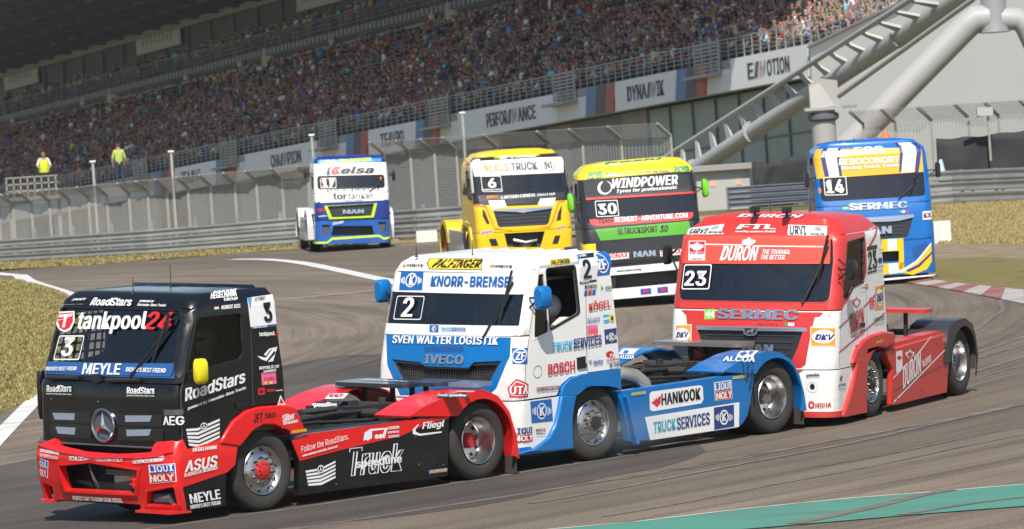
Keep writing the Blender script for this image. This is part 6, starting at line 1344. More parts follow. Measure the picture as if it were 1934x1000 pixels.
for k in range(3): a = math.pi/2 + k*2.0944; c, s_ = math.cos(a), math.sin(a); P = [(0, 0), (.17, 0), ]; mb.add([(1.5, .17*c, 1.19+.17*s_), (1.5, .035*math.cos(a+1.047), 1.19+.035*math.sin(a+1.047)), (1.5, .035*math.cos(a-1.047), 1.19+.035*math.sin(a-1.047)), (1.53, 0, 1.19), (1.49, 0, 1.19)], [(0,1,3), (0,3,2), (0,4,1), (0,2,4)])
obj('emblem_star', mb, em, [mat('emblem_chrome', (.6,.62,.65), .15, 1)], angle=0); mb = MB(); mb.lathe([(.165, -.01), (.001, -.012)], 24, 'x', (1.485, 0, 1.19)); obj('emblem_back', mb, em, [INT])
for y in (-.75, .35): mb = MB(); P = [Vector(S.P(y + d, 1.745 + .01*math.sin(d*5))) + Vector((.05, 0, 0)) for d in (-.28, 0, .28)]; mb.tube(P, .028, 8); t.part('wiper_cowl', mb, [DARKM])
mb = MB(); P = Vector(S.P(-.12, 1.76)); mb.box(P + Vector((.04, 0, 0)), (.06, .1, .1)); t.part('washer_block', mb, [DARKM])
for u in (-.98, -.1): mb = MB(); mb.ball(Vector(S.P(u, 1.47)) + Vector((.005, 0, 0)), .018, 6, 4); t.part('fastener', mb, [GREASE])
t.roof(2.6, PB, .025)
for y in (-.8, -.5, -.2, .1, .4, .7): mb = MB(); mb.bar((.85, y, t.rooftop-.018), (-.1, y, t.rooftop-.008), .03, .02); t.part('roof_rib', mb, [PB])
mb = MB(); mb.tube([(-.1, -1.1, 2.66), (-.1, -1.02, 2.69), (-.1, 1.02, 2.69), (-.1, 1.1, 2.66)], [.07, .11, .11, .07], 14); t.part('rear_fairing', mb, [PB])
for x, y in ((.0, -.2), (-.05, .2), (-.05, .3)): mb = MB(); mb.box((x, y, t.rooftop-.0), (.07, .07, .035)); t.part('roof_sensor', mb, [DARKM])
t.antenna(.28, 0, .3); t.antenna(.95, .05, .2)
d, d2 = common_doors(t, PB, 1.275, 2.5, None, .98, 2.6, rpoly(O['door_window'] if False else [(1.3, 1.83), (2.26, 1.935), (2.33, 2.0), (2.29, 2.48), (1.3, 2.48)], .07), [(1.275, .98), (1.93, .96), (2.0, 1.1), (2.2, 1.27), (2.5, 1.34)], 1.34, glass('smoked_glass', (.5,.48,.42), 1.5), net=True)
t.back_wall(PB, 1.1); t.interior()
mb = MB()   # strap net in the far door window
for i in range(8): u = -1.34 - i*.13; mb.bar(S.P(u, 1.84), S.P(u, 2.47), .03, .008, up=(0,1,0))
for j in range(6): v = 1.88 + j*.11; mb.bar(S.P(-1.32, v), S.P(-2.3, v), .008, .03)
t.part('window_net', mb, [NETM], d2, angle=0)
mb = MB()
for i in range(22): u = 1.33 + i*.043; mb.bar(Vector(S.P(u, 1.86)) - Vector((0, .03, 0)), Vector(S.P(u, 2.46)) - Vector((0, .03, 0)), .004)
for j in range(15): v = 1.9 + j*.04; mb.bar(Vector(S.P(1.32, v)) - Vector((0, .03, 0)), Vector(S.P(2.3, v)) - Vector((0, .03, 0)), .004)
t.part('window_net', mb, [mat('net_grey', (.2,.2,.2), .8)], d, angle=0)
t.wipers(1.79, ((.45, 1.0, .85),), 2.5)
t.mirror((1.18, 1.43, 1.86), (.12, .15, .3), paint('yellow_plastic', (.75,.62,.01), .4), (1.2, 1.22, 1.8)); t.mirror((1.25, -1.34, 1.5), (.08, .12, .6), PB, (1.2, 1.22, 1.8))
BB = t.D['b']; bo = [(max(-1.24, u), v) for u, v in O['bumper']]
bp = t.panel('bumper', bo, PR, [O['bumper_mouth'], O['bumper_duct'], O['bumper_duct_far']], .09, 0, BB, inner=False); t.par['b'] = bp
t.panel('bumper_side', [(-2.2, .5), (-1.245, .25), (-1.245, 1.0), (-2.2, 1.0)], PR, (), .06, 0, BB); t.part('bumper_corner', skin(BB, O['bumper_black'], (), .05, -.012), [PB], bp, keep=True)
mb = skin(BB, [(-1.22, .905), (-.9, .98), (-.73, .9), (-.38, .875), (.56, .86), (.91, .885), (.95, 1.0), (1.22, 1.03), (1.22, .9), (.9, .83), (-.03, .8), (-.7, .84)], (), .03, .025, .15); t.part('bumper_ledge', mb, [PR], bp, keep=True)
for ol in (O['bumper_mouth'], O['bumper_duct']):
    c = Vector((sum(p[0] for p in ol)/len(ol), sum(p[1] for p in ol)/len(ol))); big = [tuple(Vector(p) + (Vector(p)-c).normalized()*.045) for p in ol]; t.part('duct_frame', skin(BB, big, [ol], .05, .022, .15), [PR], bp, keep=True)
mb = MB(); mb.slab([(1.25, .16), (1.6, .17), (1.6, .2), (1.25, .2)], .62, 1.24); t.part('splitter', mb, [PR]); mb = MB(); mb.slab([(1.2, .2), (1.5, .21), (1.5, .24), (1.2, .24)], -1.2, -1.0); t.part('splitter', mb, [PR])
mb = MB(); mb.box((1.22, 0, .55), (.04, 2.2, .7)); t.part('bumper_back', mb, [mat('duct_black', (.008,.008,.008), .8)], angle=0)
mb = MB(); mb.box((1.28, .12, .46), (.08, .3, .2)); mb.box((1.27, .1, .6), (.06, .6, .06)); mb.bar((1.3, -.5, .72), (1.26, -.4, .36), .06, .02); t.part('radiator_bracket', mb, [mat('raw_aluminium', (.14,.135,.125), .6, .3, var=.2)], angle=0)
mb = MB(); mb.tube([(1.52, .48, .5), (1.56, .58, .5), (1.52, .66, .5)], .02, 6); mb.tube([(1.52, .48, .56), (1.56, .58, .56), (1.52, .66, .56)], .02, 6); mb.bar((1.56, .58, .46), (1.56, .58, .6), .03); t.part('tow_hook', mb, [PR])
mb = MB(); mb.tube([(1.4, .8, .33), (1.42, 1.1, .34)], .07, 10); t.part('brake_duct', mb, [INT])
mb = MB(); mb.slab([(.9, .955), (1.5, .955), (1.5, .94), (.9, .94)], -1.2, 1.2); t.part('bumper_shelf', mb, [INT])
f = t.slab('front_fender', O['fender'], PR, .75, 1.28, bevel=.035); t.par['f'] = f; t.slab('front_fender', O['fender'], PR, -1.28, -.75)
sk_ = t.slab('side_skirt', O['skirt'], PB, 1.14, 1.24, bevel=.02); t.par['s'] = sk_; t.slab('side_skirt', O['skirt'], PR, -1.24, -1.14)
t.part('skirt_band', skin(t.D['s'], O['skirt_red'], (), .01, .003), [PR], sk_, keep=True)
mb = MB(); mb.slab([(-.46, .86), (-.73, .915), (-3.2, .9), (-3.2, .88), (-.7, .88)], .8, 1.2); t.part('deck_edge', mb, [DARKM])
t.mudguard(PR, side=1); t.mudguard(PR, side=-1); t.chassis()
BW = mat('wing_black', (.03,.033,.04), .35, 0, .6)
for u, v in ((2.62, .7), (2.66, .35), (.7, .3), (1.2, .25), (3.1, .3)):
    mb = MB(); mb.ball(t.D['s'].P(u, v), .016, 6, 4); t.part('fastener', mb, [GREASE], sk_)
wg = wing(t, -3.35, -3.95, -.95, .35, 1.24, BW, ((-3.6, -.1), (-3.6, .25), (-3.6, -.6))); wing(t, -3.5, -4.0, .2, .8, 1.26, BW, ((-3.7, .4),)); wing(t, -3.7, -4.05, .5, 1.28, 1.25, mat('wing_steel_blue', (.22,.28,.36), .3, .3, .4), ())
T_ = Top(1.267); t.part('lettering', text_skin(T_, 'speedline', (-.7, 3.6), (.1, 3.6), (-.7, 3.75), .004, 'bi'), [dm('W')], wg, keep=True, angle=0)
t.wheel(0, 1, False, (.5,.02,.025), steer=-.03); t.wheel(0, -1, False, (.5,.02,.025), steer=-.03); t.wheel(-t.wb, 1, True, (.45,.02,.025)); t.wheel(-t.wb, -1, True, (.45,.02,.025))
t.zones = [('gp', (-1.3, 1.27, .9, 1.71)), ('door', (1.27, 2.5, .9, 2.62)), ('rear', (2.5, 3.2, 1.2, 2.75))]; t.decals()
# ---------------------------------------------------------------- white and blue truck, number 2
t = Truck('2', 'white and blue race truck number 2 second in line behind the red and black one'); S = t.S; O = t.O
PW, PBL = paint('white_gloss', (.78,.78,.765), .6), paint('blue_gloss', (.0,.15,.45), .8)
wsol = rpoly(rect(-1.15, 1.80, 1.14, 2.575), .06)
body = t.panel('cab_shell', [(-1.32, 1.785), (1.32, 1.785), (1.32, 2.62), (-1.32, 2.62)], PW, [wsol]); t.par['c'] = body
t.pane('windscreen', rect(-1.16, 1.79, 1.15, 2.585), GL_D, body); 
fl = t.panel('front_flap', [(-1.32, .965), (1.32, .965), (1.32, 1.772), (-1.32, 1.772)], PW, [O['mouth']]); t.par['gp'] = fl
bf = [(max(u, -1.12), min(v, 1.765)) for u, v in O['blue_face']]; t.part('blue_face', skin(S, bf, [O['mouth']], .012, .0025), [PBL], fl, keep=True)
c = (0, 1.28); mb = skin(S, [(u*1.02, c[1]+(v-c[1])*1.02) for u, v in O['mouth']], (), .01, -.1); t.part('grille_mesh', mb, [mat('mesh_dark', (.035,.035,.034), .6, .4)], fl, keep=True)
mb = MB()
for i in range(46): u = -.9 + i*.04; mb.bar(Vector(S.P(u, 1.13)) + Vector((-.07, 0, 0)), Vector(S.P(u, 1.45)) + Vector((-.07, 0, 0)), .008)
for j in range(9): v = 1.14 + j*.036; mb.bar(Vector(S.P(-.9, v)) + Vector((-.08, 0, 0)), Vector(S.P(.9, v)) + Vector((-.08, 0, 0)), .01)
t.part('grille_wires', mb, [mat('mesh_grey', (.12,.12,.115), .5, .5)], fl, angle=0)
t.part('mouth_frame', skin(S, [(u*1.03, 1.28+(v-1.28)*1.05) for u, v in O['mouth']], [[(u*.93, 1.27+(v-1.28)*.8) for u, v in O['mouth']]], .05, -.02), [mat('frame_black', (.02,.02,.022), .4, 0, .4)], fl, keep=True)
bpn = t.panel('bumper', [(-2.2, .3), (2.2, .3), (2.1, .95), (-2.1, .95)], PW); t.par['b'] = bpn; t.zones = []
t.part('bumper_lip', skin(S, [(-1.5, .28), (1.5, .28), (1.4, .36), (-1.4, .36)], (), .05, .02), [PBL], bpn, keep=True)
win = rpoly([(1.55, 2.6), (2.36, 2.6), (2.475, 2.0), (1.8, 1.83)][::-1], .05); q = rpoly([(1.34, 2.55), (1.475, 2.55), (1.66, 2.13), (1.75, 1.8), (1.45, 1.74), (1.36, 2.15)][::-1], .03)
d, d2 = common_doors(t, PW, 1.332, 2.64, None, .97, 2.66, win, [(1.332, .97), (1.98, .97), (2.08, 1.1), (2.26, 1.18), (2.64, 1.2)], 1.21, None, q, handle=(2.517, 1.346))
t.part('mirror_seal', skin(S, [(1.30, 2.58), (1.5, 2.58), (1.7, 2.12), (1.79, 1.78), (1.43, 1.715), (1.335, 2.15)][::-1], [q], .02, .005), [PW], d, keep=True)
t.roof(2.62, PW, .03)
for y in (-.75, -.45, -.15, .15, .45, .75): mb = MB(); mb.bar((.85, y, t.rooftop-.03), (-.3, y, t.rooftop-.012), .05, .03); t.part('roof_rib', mb, [PW])
t.antenna(1.05, -.85, .16); t.antenna(.9, .0, .22); t.back_wall(PW, 1.1); t.interior()
mb = MB()
for i in range(26): u = 1.53 + i*.038; mb.bar(Vector(S.P(u, 1.85)) - Vector((0, .2, 0)), Vector(S.P(u, 2.6)) - Vector((0, .2, 0)), .007)
for j in range(19): v = 1.86 + j*.04; mb.bar(Vector(S.P(1.5, v)) - Vector((0, .2, 0)), Vector(S.P(2.48, v)) - Vector((0, .2, 0)), .007)
mb.v = [(x, y - .45 - .0*z, z) for x, y, z in mb.v]; t.part('window_net', mb, [mat('net_pale', (.16,.15,.14), .8)], d, angle=0)
t.wipers(1.76, ((.62, .98, .93),), 2.52)
t.mirror((1.22, 1.47, 2.27), (.15, .2, .3), PBL, (1.2, 1.22, 2.2)); t.mirror((1.1, -1.42, 2.3), (.13, .2, .3), PBL, (1.2, 1.22, 2.2))
f = t.slab('front_fender', O['flare'], PBL, .8, 1.275, bevel=.03); t.par['f'] = f; t.slab('front_fender', O['flare'], PBL, -1.28, -.8)
def flare(t, ol, m, name='side_flare', y=1.27, out=.05):
    """Swelling lower flare: its outline filled and pushed outward in the middle."""
    class B_:
        def P(s_, u, v): return (-u, y + out*math.exp(-((v-.45)/.3)**2)*max(0, min(1, (u+1.5)/.6)), v)
    mb = MB(); S2 = Side(y); mb = skin(S2, ol, (), .1, 0, .08); P = []
    return t.part(name, mb, [m], keep=True)
f2 = t.slab('side_flare', [p for p in O['flare_low']], PBL, 1.12, 1.285, bevel=.04); f2.parent = t.root
t.slab('side_flare', O['flare_low'], PBL, -1.27, -1.15)
sk_ = t.slab('side_skirt', O['skirt'], PBL, 1.1, 1.24, bevel=.03); t.par['s'] = sk_; t.slab('side_skirt', O['skirt'], PBL, -1.24, -1.1)
mb = MB(); mb.bar((-.57, 1.27, .84), (-.72, 1.3, .2), .1, .05); t.part('skirt_fin', mb, [PBL])
t.mudguard(PBL, side=1); t.mudguard(PBL, side=-1); t.chassis()
mb = MB(); mb.tube([(-.6, .85, 1.08), (-.85, .98, 1.1), (-1.05, 1.04, 1.05), (-1.18, 1.07, .95), (-1.22, 1.08, .8)], .1, 14); t.part('exhaust_pipe', mb, [PIPE])
wing(t, -3.75, -4.2, -.95, .6, 1.22, mat('wing_grey', (.16,.15,.145), .4, 0, .4, var=.2), ((-3.9, -.35), (-3.9, .0), (-3.9, .3))); mb = MB(); mb.bar((-3.9, -.35, .95), (-3.9, .3, 1.18), .02); mb.bar((-3.9, .3, .95), (-3.9, -.35, 1.18), .02); t.part('wing_brace', mb, [DARKM], angle=0)
wf = t.wheel(0, 1, False, (.13,.11,.095), steer=-.05); t.wheel(0, -1, False, (.015,.015,.017)); t.wheel(-t.wb, 1, True, (.1,.1,.1)); t.wheel(-t.wb, -1, True, (.1,.1,.1))
mb = MB(); mb.lathe([(.085, .18), (.083, .222), (.07, .23), (.001, .232)], 24, 'y', (0, 0, 0)); hc = obj('hub_cap', mb, wf, [mat('cap_black', (.012,.012,.014), .35)]); 
t.zones = [('gp', (-1.35, 1.33, .965, 1.78)), ('b', (-2, 2.2, .2, .965)), ('door', (1.33, 2.64, .96, 2.67)), ('rear', (2.64, 3.5, 1.2, 2.8))]; t.decals(); T2 = t; LMS = {}
# ---------------------------------------------------------------- cabs of one family (red 23 and the four behind)
def family_cab(t, shell, flapc, bumpc, doorc, roofc, gb, gt, flap0, holes=(), bump_holes=(), glassm=GL_D, seal=None, win=None, doorvt=None, dome=.03):
    S = t.S; O = t.O; top = doorvt or gt + .03; U = S.U2
    wsol = rpoly(rect(-1.1*S.rows[0][3]/1.23, gb, 1.08*S.rows[0][3]/1.23, gt), .1)
    body = t.panel('cab_shell', [(-U, gb-.11), (U, gb-.11), (U, top), (-U, top)], shell, [wsol]); t.par['c'] = body
    t.pane('windscreen', rect(-1.12*S.rows[0][3]/1.23, gb-.02, 1.1*S.rows[0][3]/1.23, gt+.02), glassm, body)
    if seal: t.ring_hole('window_seal', wsol, seal, body, .025)
    fl = t.panel('front_flap', [(-U, flap0), (U, flap0), (U, gb-.122), (-U, gb-.122)], flapc, holes); t.par['gp'] = fl
    bp = t.panel('bumper', [(-U-.75, .2), (U+.75, .2), (U+.7, flap0-.012), (-U-.7, flap0-.012)], bumpc, bump_holes); t.par['b2'] = bp
    mb = MB(); xm = S.row(.6)[1] - .28; mb.box((xm, 0, .75), (.05, 2.0, 1.1)); t.part('engine_bay', mb, [INT], angle=0)
    for h in holes: t.part('grille', skin(S, [(u*1.03, .03*0 + v) for u, v in h], (), .02, -.04), [mat('grille_plastic', (.018,.018,.02), .45, 0, .3)], fl, keep=True)
    win = win or rpoly([(U+.1, gb+.02), (U+.75, gb+.06), (U+.95, gb+.16), (U+1.02, gt-.06), (U+.1, gt-.06)], .05)
    d, d2 = common_doors(t, doorc, U+.012, U+1.12, None, flap0, top, win, [(U+.012, flap0), (U+.55, flap0), (U+.65, 1.12), (U+1.12, 1.14)], 1.15)
    t.roof(top, roofc, dome); t.back_wall(doorc, 1.0); t.interior()
    return body, fl, bp, d, d2, U
def grille_ribs(t, fl, h, rows, m, dots=True):
    us = [p[0] for p in h]; vs = [p[1] for p in h]; mb = MB()
    for j in range(rows):
        v = lerp(min(vs)+.03, max(vs)-.08, j/(rows-1))
        for i in range(26):
            u = lerp(min(us), max(us), (i + .5*(j % 2))/26)
            if inside((u-.02, v-.015), h) and inside((u+.02, v+.015), h): p = Vector(t.S.P(u, v)) + Vector((-.03, 0, 0)); mb.ball(p, .024, 6, 4, (.4, 1, .45))
    o = t.part('grille_lattice', mb, [m], fl); o['kind'] = 'stuff'
def finish(t, guard, skirtc, rim=None, hub=(.1,.1,.1), skirt_ol=None, flare_c=None, guard_r=None):
    t.mudguard(guard, side=1, flap=True); t.mudguard(guard_r or guard, side=-1); t.chassis()
    ol = skirt_ol or [(.75, .25), (3.0, .25), (3.15, .95), (.72, .92)]
    s1 = t.slab('side_skirt', ol, skirtc, 1.14, 1.24, bevel=.02); t.par['s'] = s1; t.slab('side_skirt', ol, skirtc, -1.24, -1.14, bevel=.02)
    for sd in (1, -1): t.wheel(0, sd, False, hub, rim); t.wheel(-t.wb, sd, True, hub, rim)
def arch_flare(t, m, w=1.28):
    ol = [(-.75, .3), (-.8, .75), (-.62, 1.05), (-.3, 1.2), (.1, 1.22), (.45, 1.16), (.68, .98), (.6, .92), (.38, 1.0), (.0, 1.07), (-.35, .98), (-.52, .8), (-.56, .3)]
    for sd in (1, -1):
        o = t.slab('front_fender', ol, m, sd*.85, sd*w, bevel=.03)
    return o
GBL = mat('seal_black', (.012,.012,.013), .6)
# red and white truck, number 23
t = Truck('23', 'red and white race truck number 23 following behind the white and blue one'); O = t.O
P23, PW23 = paint('coral_red', (.57,.036,.03), .7), paint('white_gloss', (.78,.78,.765), .6)
gr = [(-.80, 1.40), (.78, 1.40), (.70, 1.13), (.62, .95), (.5, .86), (-.55, .86), (-.70, 1.12)]
w23 = rpoly([(1.40, 1.82), (1.56, 1.8), (1.66, 1.85), (1.8, 1.94), (2.31, 1.97), (2.34, 2.57), (1.40, 2.53)], .04)
body, fl, bp, d, d2, U = family_cab(t, P23, PW23, PW23, PW23, P23, 1.755, 2.635, .845, [gr], (), GL_D, mat('seal_red', (.5,.05,.045), .5), w23, 2.66, .15)
rf = [(-1.2, 1.62), (1.3, 1.62), (1.12, 1.61), (.93, 1.6), (.82, .91), (.75, .86), (-.75, .86), (-.86, .95), (-.98, 1.59)]; t.part('red_face', skin(t.S, rf[:2] + [(1.3, 1.56), (.92, 1.555)] + rf[4:8] + [(-.97, 1.555), (-1.2, 1.56)], [gr], .012, .0025), [P23], fl, keep=True)
sr = [(1.352, 2.655), (1.352, 1.62), (1.42, 1.69), (1.65, 1.78), (1.86, 1.92), (2.32, 1.955), (2.45, 2.1), (2.44, 2.655)]
t.part('red_flank', skin(t.S, sr, [w23], .012, .0025), [P23], d, keep=True)
t.part('bumper_lip', skin(t.S, [(-1.7, .19), (1.7, .19), (1.62, .27), (-1.62, .27)], (), .05, .02), [P23], bp, keep=True)
t.part('red_chin', skin(t.S, [(-.8, .84), (.8, .84), (.62, .72), (-.62, .72)], (), .012, .0025), [P23], bp, keep=True)
grille_ribs(t, fl, [(u*.9, v*.98) for u, v in gr], 6, mat('lattice_grey', (.1,.1,.11), .3, .6))
ol23 = [(-.92, .88), (-.78, 1.05), (-.5, 1.17), (-.2, 1.22), (.3, 1.24), (.72, 1.2), (.8, 1.0), (.58, 1.03), (.43, .99), (.24, 1.02), (.04, 1.03), (-.1, .99), (-.2, .91), (-.32, .81)]
f = t.slab('front_fender', ol23, P23, .85, 1.28, bevel=.04); t.par['f'] = f; t.slab('front_fender', ol23, P23, -1.28, -.85)
t.slab('side_flare', [(-.759, .96), (-.32, .876), (-.345, .675), (-.391, .409), (-.359, .164), (-1.32, .18), (-1.25, .28), (-1.1, .42), (-.95, .58), (-.83, .78)], P23, 1.12, 1.285, bevel=.04)
sk_ = O['skirt']; finish(t, mat('mudguard_black', (.03,.03,.033), .45, 0, .2), P23, hub=(.03,.03,.03), skirt_ol=sk_)
mb = MB(); mb.slab([(-u, v) for u, v in [(.5, .93), (.8, .975), (2.9, 1.02), (2.85, 1.06), (.9, 1.03)]], .98, 1.2); t.part('skirt_shelf', mb, [P23])
for u, v in ((2.95, .45), (1.9, .3), (.9, .25), (2.6, .9), (1.6, .9)):
    mb = MB(); mb.ball(t.D['s'].P(u, v), .018, 6, 4); t.part('fastener', mb, [GREASE], t.par['s'])
mb = MB(); mb.slab([(-.76, .36), (-.76, .375), (-3.06, .6), (-3.06, .585)], 1.238, 1.243); t.part('skirt_seam', mb, [INT], t.par['s'])
wing(t, -2.9, -3.3, -.3, .95, 1.33, P23, ((-3.05, .0), (-3.05, .6)))
t.mirror((1.3, 1.42, 2.2), (.1, .18, .27), mat('mirror_black', (.015,.015,.016), .4), (1.25, 1.2, 2.2), True); t.mirror((1.05, -1.4, 2.36), (.09, .18, .27), mat('mirror_black', (.015,.015,.016), .4), (1.2, 1.2, 2.3), True)
for y in (-.12, .35): mb = MB(); mb.box((.98, y, t.rooftop+.05), (.14, .09, .08)); mb.tube([(1.05, y, t.rooftop+.05), (1.1, y, t.rooftop+.05)], .035, 8); mb.bar((.98, y, t.rooftop-.05), (.98, y, t.rooftop+.05), .03); t.part('roof_camera', mb, [DARKM])
t.antenna(.7, .0, .2); t.antenna(.35, .45, .22); t.antenna(.6, -.35, .12); t.wipers(1.73, ((.72, 1.02, .9),), 2.6)
mb = MB(); mb.box((1.05, -.05, 1.82), (.12, 1.25, .18)); mb.box((1.13, .55, 1.83), (.05, .18, .13)); t.part('dash_display', mb, [INT], angle=0)
t.zones = [('gp', (-1.4, 1.35, .85, 1.63)), ('b2', (-2, 2.1, .1, .84)), ('door', (1.35, 2.45, .84, 2.67)), ('rear', (2.45, 3.5, 1.1, 2.85))]; t.decals()
t.part('lettering', text_skin(t.ramp, 'DURON', (-.42, .15), (.55, .15), (-.42, .85), .008, 'bi'), [dm('WG')], None, keep=True, angle=0)
# white and blue truck, number 17
t = Truck('17', 'white and dark blue race truck number 17 far back near the debris fence'); O = t.O
PW17, PB17 = paint('white_gloss', (.78,.78,.765), .6), paint('deep_blue', (.01,.03,.2), .7)
mo = [(-.57, .73), (.56, .71), (.61, .45), (-.65, .45)]; g17 = [(-.737, 1.308), (.634, 1.352), (.536, 1.004), (-.612, .982)]
body, fl, bp, d, d2, U = family_cab(t, PW17, PB17, paint('mid_blue', (.01,.1,.42), .7), PW17, PB17, 1.80, 2.2, .90, [g17], [mo, O['ventl'], O['ventr']], GL_D, None, None, 2.56)
t.part('white_flap', skin(t.S, [(-U, 1.41), (U, 1.45), (U, 1.675), (-U, 1.675)], (), .012, .008), [PW17], fl, keep=True); t.part('grille_rim', skin(t.S, [(-.83, 1.32), (.72, 1.36), (.61, .95), (-.69, .93)], [g17], .03, .03), [mat('acid_green', (.5,.75,.02), .45)], fl, keep=True)
arch_flare(t, PW17); finish(t, PW17, paint('side_silver', (.4,.4,.45)), rim=mat('rim_green', (.25,.6,.03), .4, .3), hub=(.05,.05,.05))
for o_, nm in ((O['ventl'], 0), (O['ventr'], 1)): t.part('vent_mesh', skin(t.S, o_, (), .02, -.06), [INT], bp, keep=True)
for p in ((.6, 1.32, 2.17), (.6, -1.3, 2.3)): t.mirror(p, (.08, .2, .36), mat('mirror_black', (.015,.015,.016), .4), (1.1, 1.1, 2.2))
t.antenna(.5, 0, .2); t.wipers(1.72, ((.5, .9, .6),), 2.2); t.zones = [('gp', (-1.3, 1.3, .9, 1.68)), ('b2', (-2, 2, .1, .9))]; t.decals()
# yellow truck, number 6
t = Truck('6', 'yellow race truck number 6 half hidden behind the white truck roof'); O = t.O
PY6 = paint('warm_yellow', (.8,.53,.004), .7); PK6 = paint('black_satin', (.02,.02,.025), .5); PW6 = paint('white_gloss', (.78,.78,.765), .6)
g6 = [(-.787, 1.498), (.747, 1.482), (.615, 1.081), (.545, 1.037), (-.65, 1.046), (-.694, 1.097)]; m6 = [(-.547, .885), (.501, .878), (.361, .483), (-.488, .536)]
body, fl, bp, d, d2, U = family_cab(t, PK6, PY6, PY6, PY6, PY6, 1.75, 2.72, .93, [g6], [m6], GL_D, None, None, 2.74, .17)
grille_ribs(t, fl, [(u*.9, v) for u, v in g6], 5, mat('lattice_grey', (.1,.1,.11), .3, .6))
t.part('roof_band', skin(t.S, [(-U-.3, 2.745), (U+.3, 2.745), (U+.3, 2.79), (-U-.3, 2.79)], (), .012, .006), [PK6], body, keep=True)
for sg in (-1, 1): t.part('roof_corner', skin(t.S, [(sg*.72, 2.78), (sg*(U+.25), 2.78), (sg*(U+.25), 2.828), (sg*.66, 2.828)], (), .012, .008), [PK6], body, keep=True)
t.part('side_cap', skin(t.S, [(-U-1.1, 2.5), (-U-.02, 2.5), (-U-.02, 2.73), (-U-1.1, 2.73)], (), .012, .006), [mat('orange_paint', (.6,.16,.03), .4, 0, .4)], d2, keep=True); t.part('white_flank', skin(t.S, [(-U-.12, 1.95), (-U+.12, 1.95), (-U+.12, 2.73), (-U-.12, 2.73)], (), .012, .008), [PW6], body, keep=True)
for i, vv in enumerate((2.2, 2.02, 1.86)): t.part('sticker', skin(t.S, rect(-U-1.55, vv, -U-1.2, vv+.14), (), 0, .008), [dm('W' if i != 1 else 'K2')], None, keep=True)
arch_flare(t, PY6); finish(t, PY6, paint('side_grey', (.3,.29,.3)), rim=mat('rim_orange', (.6,.2,.04), .5, .2), hub=(.4,.03,.03))
mb = MB(); mb.tube([(1.45, -.3, .7), (1.5, 0, .62), (1.45, .3, .66)], .05, 8); t.part('tow_bar', mb, [CHROME]); t.mirror((1.1, -1.42, 2.0), (.1, .25, .2), PK6, (1.15, 1.2, 1.95)); t.mirror((1.1, 1.38, 1.9), (.07, .2, .2), PK6, (1.15, 1.2, 1.9))
t.antenna(.7, -.4, .12); t.antenna(.7, .3, .12); t.zones = [('gp', (-1.4, 1.4, .93, 1.64)), ('b2', (-2, 2, .1, .93))]; t.decals()
# green and black truck, number 30
t = Truck('30', 'black, green and yellow race truck number 30 with white front bars'); O = t.O
PG30, PY30 = paint('leaf_green', (.08,.36,.02), .6), paint('lemon_yellow', (.78,.6,.01), .6); PK30 = paint('black_satin', (.02,.02,.025), .5)
m30 = [(-.62, .68), (.62, .68), (.66, .42), (-.66, .42)]
body, fl, bp, d, d2, U = family_cab(t, PK30, PK30, PK30, PK30, PY30, 1.80, 2.67, .92, [], [m30], GL_D, None, None, 2.71, .11)
t.part('green_panel', skin(t.S, [(-.95, 1.675), (.98, 1.675), (1.02, 1.41), (-.87, 1.43)], (), .02, .012), [PG30], fl, keep=True)
t.part('grille', skin(t.S, rpoly(rect(-.86, .98, .88, 1.38), .06), (), .02, .01), [mat('grille_plastic', (.018,.018,.02), .45, 0, .3)], fl, keep=True)
for v0, v1, nm in ((.70, .86, 'upper_bar'), (.2, .42, 'lower_bar')): t.part(nm, skin(t.S, rpoly([(-1.15, v0), (1.15, v0), (1.1, v1), (-1.1, v1)], .05), (), .06, .05), [mat('white_bar', (.72,.72,.7), .5, var=.1)], bp, keep=True)
for sg in (-1, 1): t.part('bar_end', skin(t.S, rpoly([(sg*.78, .35), (sg*1.15, .35), (sg*1.1, .82), (sg*.86, .82)], .06), (), .06, .045), [mat('white_bar', (.72,.72,.7), .5, var=.1)], bp, keep=True)
for u in (-.15, .2): t.part('sticker', skin(t.S, rect(u, .25, u+.22, .37), (), 0, .056), [dm('B3')], bp, keep=True); t.part('sticker', skin(t.S, rect(u+.06, .28, u+.16, .34), (), 0, .06), [dm('R')], bp, keep=True)
t.part('lettering', text_skin(t.S, 'www.reinert.racing', (-.6, .75), (-.1, .75), (-.6, .8), .056, 'b'), [dm('K')], bp, keep=True, angle=0)
t.part('yellow_corner', skin(t.S, [(-U-.5, .98), (-1.0, .98), (-.98, 1.38), (-U-.5, 1.4)], (), .02, .014), [PY30], fl, keep=True)
arch_flare(t, PK30); finish(t, PK30, PY30, hub=(.05,.05,.05)); PGm = paint('bright_green', (.15,.55,.01), .4)
for p in ((1.1, 1.42, 2.32), (1.15, -1.4, 2.26)): t.mirror(p, (.13, .2, .38), PGm, (1.15, 1.2, 2.3))
t.antenna(.7, -.1, .18); t.antenna(.5, .3, .14); t.zones = [('gp', (-1.4, 1.4, .92, 1.69)), ('b2', (-2, 2, .1, .92))]; t.decals()
t.part('lettering', text_skin(t.ramp, 'fresh!', (-.62, .05), (.62, .05), (-.62, .9), .008, 'bi'), [dm('DG')], None, keep=True, angle=0)
